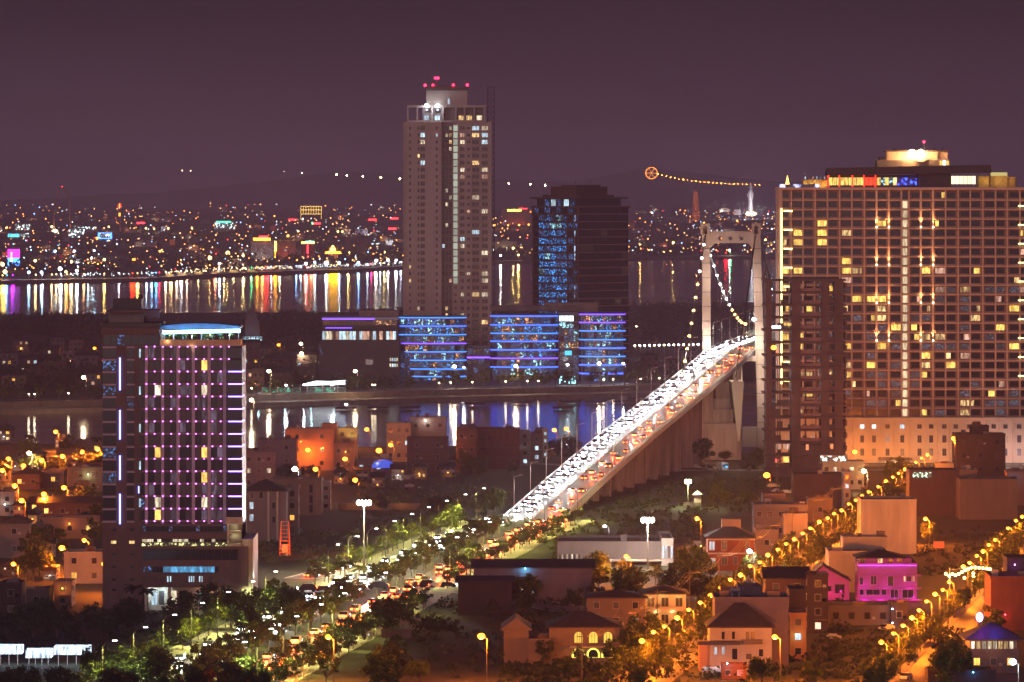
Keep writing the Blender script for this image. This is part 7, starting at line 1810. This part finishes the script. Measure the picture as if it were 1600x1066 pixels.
# shoreline stars, bright and mirrored in the river
stars = [(4,415,F_YE,3),(8,427,F_YE,3),(55,409,F_YE,2),(65,428,F_CO,1.6),(45,428,F_CO,1.4),(94,422,F_WH,3),(111,410,F_YE,2),(86,393,F_CO,1.6),(116,393,F_WH,1.8),(120,425,F_WH,1.8),(147,392,F_CO,1.3),(163,407,F_YE,2),(81,352,F_YE,3),(103,427,F_YE,1.5),(143,404,F_WH,1.3),(311,397,F_YE,4),(328,404,F_YE,3.4),(356,396,F_YE,4),(380,400,F_YE,2),(343,413,F_WH,2),(250,393,F_OR,1.6),(228,355,F_YE,1.8),(241,356,F_YE,1.3),(263,355,F_YE,1.8),(300,355,F_YE,1.8),(170,352,F_YE,1.8),(10,354,F_OR,2.2),(510,417,F_WH,4),(450,367,F_OR,3),(429,334,F_OR,2.2),(466,360,F_YE,2),(528,360,F_YE,2),(535,360,F_YE,2),(520,386,F_YE,3.2),(478,413,F_WH,2.2),(492,411,F_CO,1.6),(473,339,F_WH,2),(545,396,F_YE,1.8),(600,394,F_YE,2.4),(530,413,F_CO,1.8),(560,413,F_CO,1.6),(588,408,F_WH,2.4),(606,407,F_WH,2),(619,410,F_WH,1.6),(634,408,F_WH,1.4),(772,349,F_OR,3.4),(794,349,F_OR,2),(811,349,F_OR,2),(826,348,F_OR,2.4),(802,387,F_YE,2.6),(782,400,F_WH,1.4),(810,400,F_YE,1.6),(1000,380,F_YE,2.4),(1052,378,F_YE,3),(1019,328,F_CO,2.6),(1100,345,F_OR,3),(1152,342,F_OR,3),(1196,373,F_YE,2.4),(1140,390,F_WH,2),(1206,355,F_CO,1.6),(1200,330,F_WH,1.4),(1128,325,F_WH,1.5),(770,381,F_RE,2.4)]
for i, (x, y, m, r_) in enumerate(sorted(stars, key=lambda q: q[:2])):
    p = T(x, y + 9); c = {F_OR: (1, .42, .08), F_WH: (1, .9, .8), F_YE: (1, .60, .16), F_CO: (.35, .65, 1), F_RE: (1, .04, .02)}[m]
    far_lamp(p, .8 + r_ * .62, m, f'{nth(i)} bright star-like lamp from the left across the river', 'bright lamps across the river', (9000 if y > 400 else 30000) * r_, c, h=9, lr=1.5)
# coloured quay lights that give the bars on the water
bars = [(4,(1,.8,.2),3),(11,(.1,.5,1),2),(20,(.6,.05,.9),3),(56,(1,.8,.45),2),(66,(.8,.9,1),2),(81,(1,.7,.4),2),(88,(1,.8,.5),2),(95,(.9,.95,1),3),(105,(1,.4,.1),2),(111,(1,.8,.5),3),(121,(.8,.9,1),1.5),(131,(1,.6,.3),1.3),(138,(.7,.85,1),1.5),(163,(1,.75,.3),2.4),(186,(.8,.85,1),1),(207,(1,.12,.02),4),(215,(1,.7,.3),3),(229,(.7,.85,1),1.5),(237,(.4,.7,1),2),(244,(.2,.6,1),2.4),(249,(1,.1,.2),1.6),(259,(1,.8,.6),2),(268,(1,.65,.35),2),(276,(1,.8,.6),1.6),(283,(.9,.85,.9),2.4),(292,(1,.75,.6),1.6),(336,(1,.4,.25),2),(343,(.4,.65,1),2.4),(350,(1,.7,.4),1.6),(380,(1,.8,.45),2),(393,(.05,.9,.4),1.6),(402,(1,.6,.1),2.6),(410,(1,.6,.2),2.6),(416,(1,.05,.1),5),(424,(1,.8,.8),2),(430,(1,.45,.05),3.6),(437,(1,.85,.6),2),(463,(.4,.65,1),1.3),(470,(.6,.8,1),1.3),(478,(1,.12,.15),4),(486,(1,.3,.2),3),(491,(1,.8,.5),2),(518,(1,.6,.0),6),(526,(1,.62,.0),6),(544,(1,.75,.4),2),(560,(.2,.45,1),2),(574,(.7,.8,.9),1.4),(580,(1,.1,.4),1.6),(586,(1,.8,.7),1.8),(594,(.8,.9,.95),1.8),(600,(1,.8,.4),2),(618,(.7,.85,1),1.6),(626,(.8,.85,1),1.6),(1134,(1,.03,.08),4),(1141,(.02,.8,.3),3)]
for i, (x, c, k) in enumerate(bars):
    c = tuple(v ** 1.7 for v in c)
    D = shore_D(x) + 6; p = Vector(((x - 800) * D / FPX, D, 0.2))
    nm = 'quay_bulb_%02d' % i
    far_lamp(p, .9, glow(nm, c, 9), f'{nth(i)} coloured quay light from the left along the far embankment', 'coloured lights on the far embankment', 7000 * k, c, h=6, lr=1.2 + max(0, k - 2) * .9)
# specks nobody could count
for nm, m, n, sd in (('distant_warm_lights', glow('speck_warm', (1, .50, .17), 8), 430, 1), ('distant_white_lights', glow('speck_white', (.75, .9, 1), 7), 170, 2), ('distant_orange_lights', glow('speck_orange', (1, .30, .05), 13), 260, 3), ('distant_blue_lights', glow('speck_blue', (.25, .5, 1), 10), 70, 4), ('distant_red_lights', glow('speck_red', (1, .04, .05), 10), 60, 5)):
    rr = random.Random(sd); b = MB()
    for _ in range(n):
        px = rr.uniform(0, 1215); top = 322 if px < 640 else 332
        y0 = 428 if px < 400 else (416 if px < 640 else 401)
        py = y0 - (y0 - top) * rr.random() ** (1.7 if rr.random() < .5 else .8)
        p = T(px, py); r_ = rr.uniform(.45, 1.1) * (1 + (p.y - 7000) / 9000)
        b.ball((p.x, p.y - 14, p.z + rr.uniform(5, 12)), r_, seg=5, ring=3)
    struct(nm, b, m, kind='stuff')
# market strip with bright stalls under the white lamps
rr = random.Random(17)
for nm, spans, m in (('embankment_stall_lights', ((255, 420, 5), (420, 500, 4), (560, 640, 3)), glow('stall_light', (1, .75, .4), 7)), ('embankment_white_stall_lights', ((95, 250, 3), (400, 640, 6)), glow('stall_white_light', (.8, .92, 1), 5))):
    b = MB()
    for a, c, dn in spans:
        for _ in range((c - a) * dn // 9):
            px = rr.uniform(a, c); D = shore_D(px) + rr.uniform(30, 160); b.ball(((px - 800) * D / FPX, D, rr.uniform(2, 6)), rr.uniform(.3, .8), seg=5, ring=3)
    struct(nm, b, m, kind='stuff')
for i, (x, w_) in enumerate(((265, 12), (285, 16), (310, 14), (338, 18), (365, 16), (392, 12))):
    D = shore_D(x) + 20; t = thing('market_stall', f'{nth(i)} lit stall from the left on the golden stretch of the far embankment', 'stall', ((x - 800) * D / FPX, D, 0), 0, 'stalls on the far embankment')
    b = MB(); ww_ = w_ * D / FPX; b.box(-ww_/2, ww_/2, 0, 4, 2.6, 3.0); b.box(-ww_/2, ww_/2, 3.5, 4, 0, 2.6); part('canopy', b, WM['cream'], t)
    light(t, (0, -2, 2.2), 3600, (1, .72, .3), .8)
# landmark on the near peninsula: spired church-like pagoda left
D = GD(560); s = FPX / D; t = thing('spired_shrine', 'dim spired shrine with a lit pavilion behind the dark hotel', 'shrine', ((395 - 800) / s, D, 0))
zz = lambda y: EYE - (y - HZ) / s
b = MB()
for x0, x1, y0, y1 in ((383, 405, 560, 500), (386, 401, 500, 490), (389, 398, 490, 482)): b.box((x0 - 395) / s, (x1 - 395) / s, 0, (x1 - x0) / s, zz(y0), zz(y1))
part('body', b, WM['lilac'], t); b = MB(); b.tube((-.5, 3, zz(482)), (-.5, 3, zz(463)), 1.4, .1, n=6)
for x in (-4, 3): b.tube((x, 2, zz(500)), (x, 2, zz(488)), .7, .1, n=5)
part('spire', b, WM['lilac'], t)
b = MB(); b.box(-6, 6, -6, -1, zz(532), zz(526)); part('lit_pavilion', b, glow('cool_pavilion_light', (.5, .85, 1), 1.6, spots=1.2), t); light(t, (0, -8, zz(528)), 500, (.6, .85, 1), .4)

# ---------------------------------------------------------------- single things in the foreground
o = G(445, 868); t = thing('lattice_mast', 'orange-lit open steel ladder mast left of the tall mast lamp', 'mast', o)
b = MB(); s = FPX / o.y; w = 7.5 / s
for x in (-1, 1): b.tube((x * w * 1.05, 0, 0), (x * w * .8, 0, 52 / s), .18, n=5); b.tube((x * w * 1.05, 2, 0), (x * w * .8, 2, 52 / s), .18, n=5)
for i in range(9):
    z = (4 + i * 6) / s; q = w * (1.05 - .25 * z / (52 / s))
    b.box(-q, q, -.12, .12, z, z + .22); b.box(-q, -q + .2, 0, 2, z, z + .2); b.box(q - .2, q, 0, 2, z, z + .2)
part('frame', b, paint('orange_steel', (.7, .16, .05), .5, .1, 1), t)
b = MB(); b.box(-.9, .9, .3, 1.7, 0, 3.2); part('cabinet', b, WM['cream'], t)
light(t, (0, -2.5, 2.2), 900, (1, .22, .03), .2); light(t, (8, 0, 3), 700, (1, .14, .02), .2); light(t, (16, 4, 3), 600, (1, .16, .02), .2)
o = G(1133, 737); t = thing('bus', 'white bus with a blue-lit windscreen parked below the anchorage', 'bus', o, .2)
b = MB(); b.box(-1.25, 1.25, 0, 9, .5, 3.1); b.box(-1.2, 1.2, .1, 8.9, 3.1, 3.3); part('body', b, car_cols[0], t)
b = MB(); b.box(-1.1, 1.1, -.06, 0, 1.5, 2.8); part('windscreen', b, glow('blue_windscreen_light', (.1, .5, 1), 1.2, spots=1), t)
b = MB()
for y in (1.5, 7): 
    for x in (-1.27, 1.0): b = MB(); b.tube((x, y, .5), (x + .27, y, .5), .5, n=10); part('wheel', b, paint('tyre', (0, 0, 0)), t)
for x in (-.9, .9): q = MB(); q.box(x - .25, x + .25, -.08, 0, .8, 1.1); part('headlight', q, mid_glass, t)
light(t, (0, -3.2, 2.8), 120, (.7, .85, 1), .2)
o = G(1073, 722); t = thing('shop_sign', 'red and blue lit shop canopy under the bridge', 'sign', o); s = FPX / o.y
b = MB(); b.xz([(-15 / s, 0), (13 / s, 1), (13 / s, 12 / s), (-15 / s, 12 / s)], 0, 2); part('canopy', b, glow('red_canopy_light', (1, .04, .05), 1.3), t)
b = MB(); b.box(-11 / s, 11 / s, -.3, -.05, 4.5 / s, 9 / s); part('sign_band', b, glow('blue_band_light', (.12, .14, 1), 1.8, spots=1.2), t); light(t, (0, -3, 2), 300, (1, .15, .2), .2)
o = G(1075, 793); t = thing('kiosk', 'little pale green kiosk with a pyramid roof and white fence', 'kiosk', o); s = FPX / o.y
b = MB(); x = 15 / s; b.box(x - 1.2, x + 1.2, 0, 2.4, 1.5, 4.2); part('wall', b, WM['cream'], t)
b = MB(); z = 4.2; q = [(x - 1.8, -.6, z), (x + 1.8, -.6, z), (x + 1.8, 3, z), (x - 1.8, 3, z)]; a = (x, 1.2, z + 1.4)
for i in range(4): b.quad([q[i], q[(i + 1) % 4], a])
b.quad(q[::-1]); part('roof', b, WM['white'], t)
b = MB()
for i in range(10): b.box(-1.5 + i * .6, -1.1 + i * .6, -1.6, -1.5, 0, 1.8)
part('fence', b, WM['white'], t)
# white parked cars
for i, (x, y) in enumerate(((1100, 733), (1112, 735), (1090, 732), (1195, 748), (1202, 744), (1215, 770), (1228, 772), (1240, 771), (1252, 769), (140, 722), (150, 720), (1385, 985), (1300, 1000), (655, 985), (1415, 1062), (1208, 762))):
    car(G(x, y, .05), Vector((rf_.uniform(-1, 1), rf_.uniform(-1, 1), 0)).normalized(), ('small car parked under the anchorage, middle of three', 'right one of three small cars under the anchorage', 'left one of three small cars under the anchorage', 'pale car beside the bare concrete frame', 'second pale car beside the bare concrete frame', 'first car in the short line below the concrete frame', 'second car in the short line below the concrete frame', 'third car in the short line below the concrete frame', 'last car in the short line below the concrete frame', 'white car parked by the river near the dark hotel', 'second white car parked by the river near the dark hotel', 'dark car parked on the right lamp street', 'car parked beside the long low grey building', 'white car parked by the pale sheds', 'dark van at the very bottom right', 'pale car alone behind the grey two-storey house')[i], None, on=False, ci=0 if i % 3 else 1)
# pale long sheds centre bottom
house(584, 662, 972, 984, 6, 'white', 'long pale low wall shed in the dark, centre bottom', wins=0, name='shed', cat='shed', lights=[(575, 990, 90, CO)])
house(566, 586, 988, 996, 4, 'white', 'white lit stall at the left end of the pale low sheds', wins=3, rows=1, lit=.8, litm=[lit_cool], name='shed', cat='shed')
house(596, 642, 987, 997, 5, 'lilac', 'low violet-grey shed in front of the long pale one', wins=0, name='shed', cat='shed')
house(585, 622, 948, 962, 8, 'grey', 'small pavilion with a flat roof beside the boulevard trees', wins=4, rows=1, lit=.6, litm=[lit_pale], name='pavilion', cat='pavilion')
# letters on the promenade sign, beside the middle curved block
o = G(887, 606); t = thing('letter_sign', 'glowing white-blue letters by the promenade, below the curved blocks', 'sign', (o.x, o.y + 30, 0))
for i, (ch, me) in enumerate(LETTERS): me.materials.append(glow('letter_light', (.35, .9, 1), 3.5)); ob = link('letter', me, t, (-4.4 + 2.55 * i, 0, 1.2)); ob.scale = (.62, 1, 1); ob.rotation_euler = (pi / 2, 0, 0)
b = MB(); b.box(-5.2, 6, .3, .5, .6, 1.1)
for x in (-4.5, 0, 5): b.box(x, x + .2, .3, .5, 0, .7)
part('sign_rack', b, metal_d, t)
# red banner right, party string lights on the right street
o = G(1467, 862); t = thing('banner', 'small bright red-orange sheet hung beside the golden tree', 'banner', (o.x, o.y, 0)); b = MB(); b.box(-1.6, 1.6, 0, .1, 1, 3); part('cloth', b, glow('red_lit_sheet', (1, .10, .02), .9), t)  # plain cloth, its bright look painted in as a faint glow
strn = [(1478,897),(1483,900),(1488,897),(1493,899),(1498,897),(1503,894),(1508,891),(1513,889),(1518,887),(1524,887),(1530,887.5),(1536,888),(1542,888.5),(1547,889.5),(1521,896),(1521,901),(1521,907),(1507,903),(1513,905)]
t = thing('string_lights', 'bright yellow festoon of bulbs over the right-hand lamp street', 'string lights', Vector((W(1520, 0, 1330).x, 1330, 0)))
for x, y in strn: p = W(x, y, 1330 - (1520 - x) * .5) - Vector(t.location); b = MB(); b.ball(p, .36, seg=6, ring=4); part('bulb', b, glow('festoon_light', (1, .85, .2), 18), t)
for i in (1, 6, 10, 13): p = W(*strn[i], 1330) - Vector(t.location); light(t, p + Vector((0, -1, -1)), 500, (1, .75, .15), .2)
b = MB()
for x in (-6, 4): b.tube((x, 0, 0), (x, 0, 7), .1)
b.tube((-6, 0, 6.6), (4.4, 0, 7), .04, n=3); part('post', b, metal_l, t)
# boats moored in the inlet
for i, (x, y) in enumerate(((590, 640), (640, 640), (742, 634), (815, 632), (890, 631), (930, 631), (975, 630), (880, 640), (540, 641))):
    p = G(x, y, -5); t = thing('boat', f'{nth(i)} small dark boat from the left at the far side of the inlet' if 0 else f'small dark boat moored in the inlet, {nth([540,590,640,742,815,880,890,930,975].index(x))} from the left', 'boat', (p.x, p.y, -5), rf_.uniform(-.3, .3), 'boats moored in the inlet')
    b = MB(); b.xz([(-5, .5), (5, .5), (6.4, 1.9), (-5.6, 1.7)], -1.3, 1.3); part('hull', b, WM['dark'], t)
    b = MB(); b.box(-3, 1.5, -1, 1, 1.8, 3.4); b.box(-3.4, 2, -1.2, 1.2, 3.4, 3.55); part('cabin', b, WM['grey'], t)
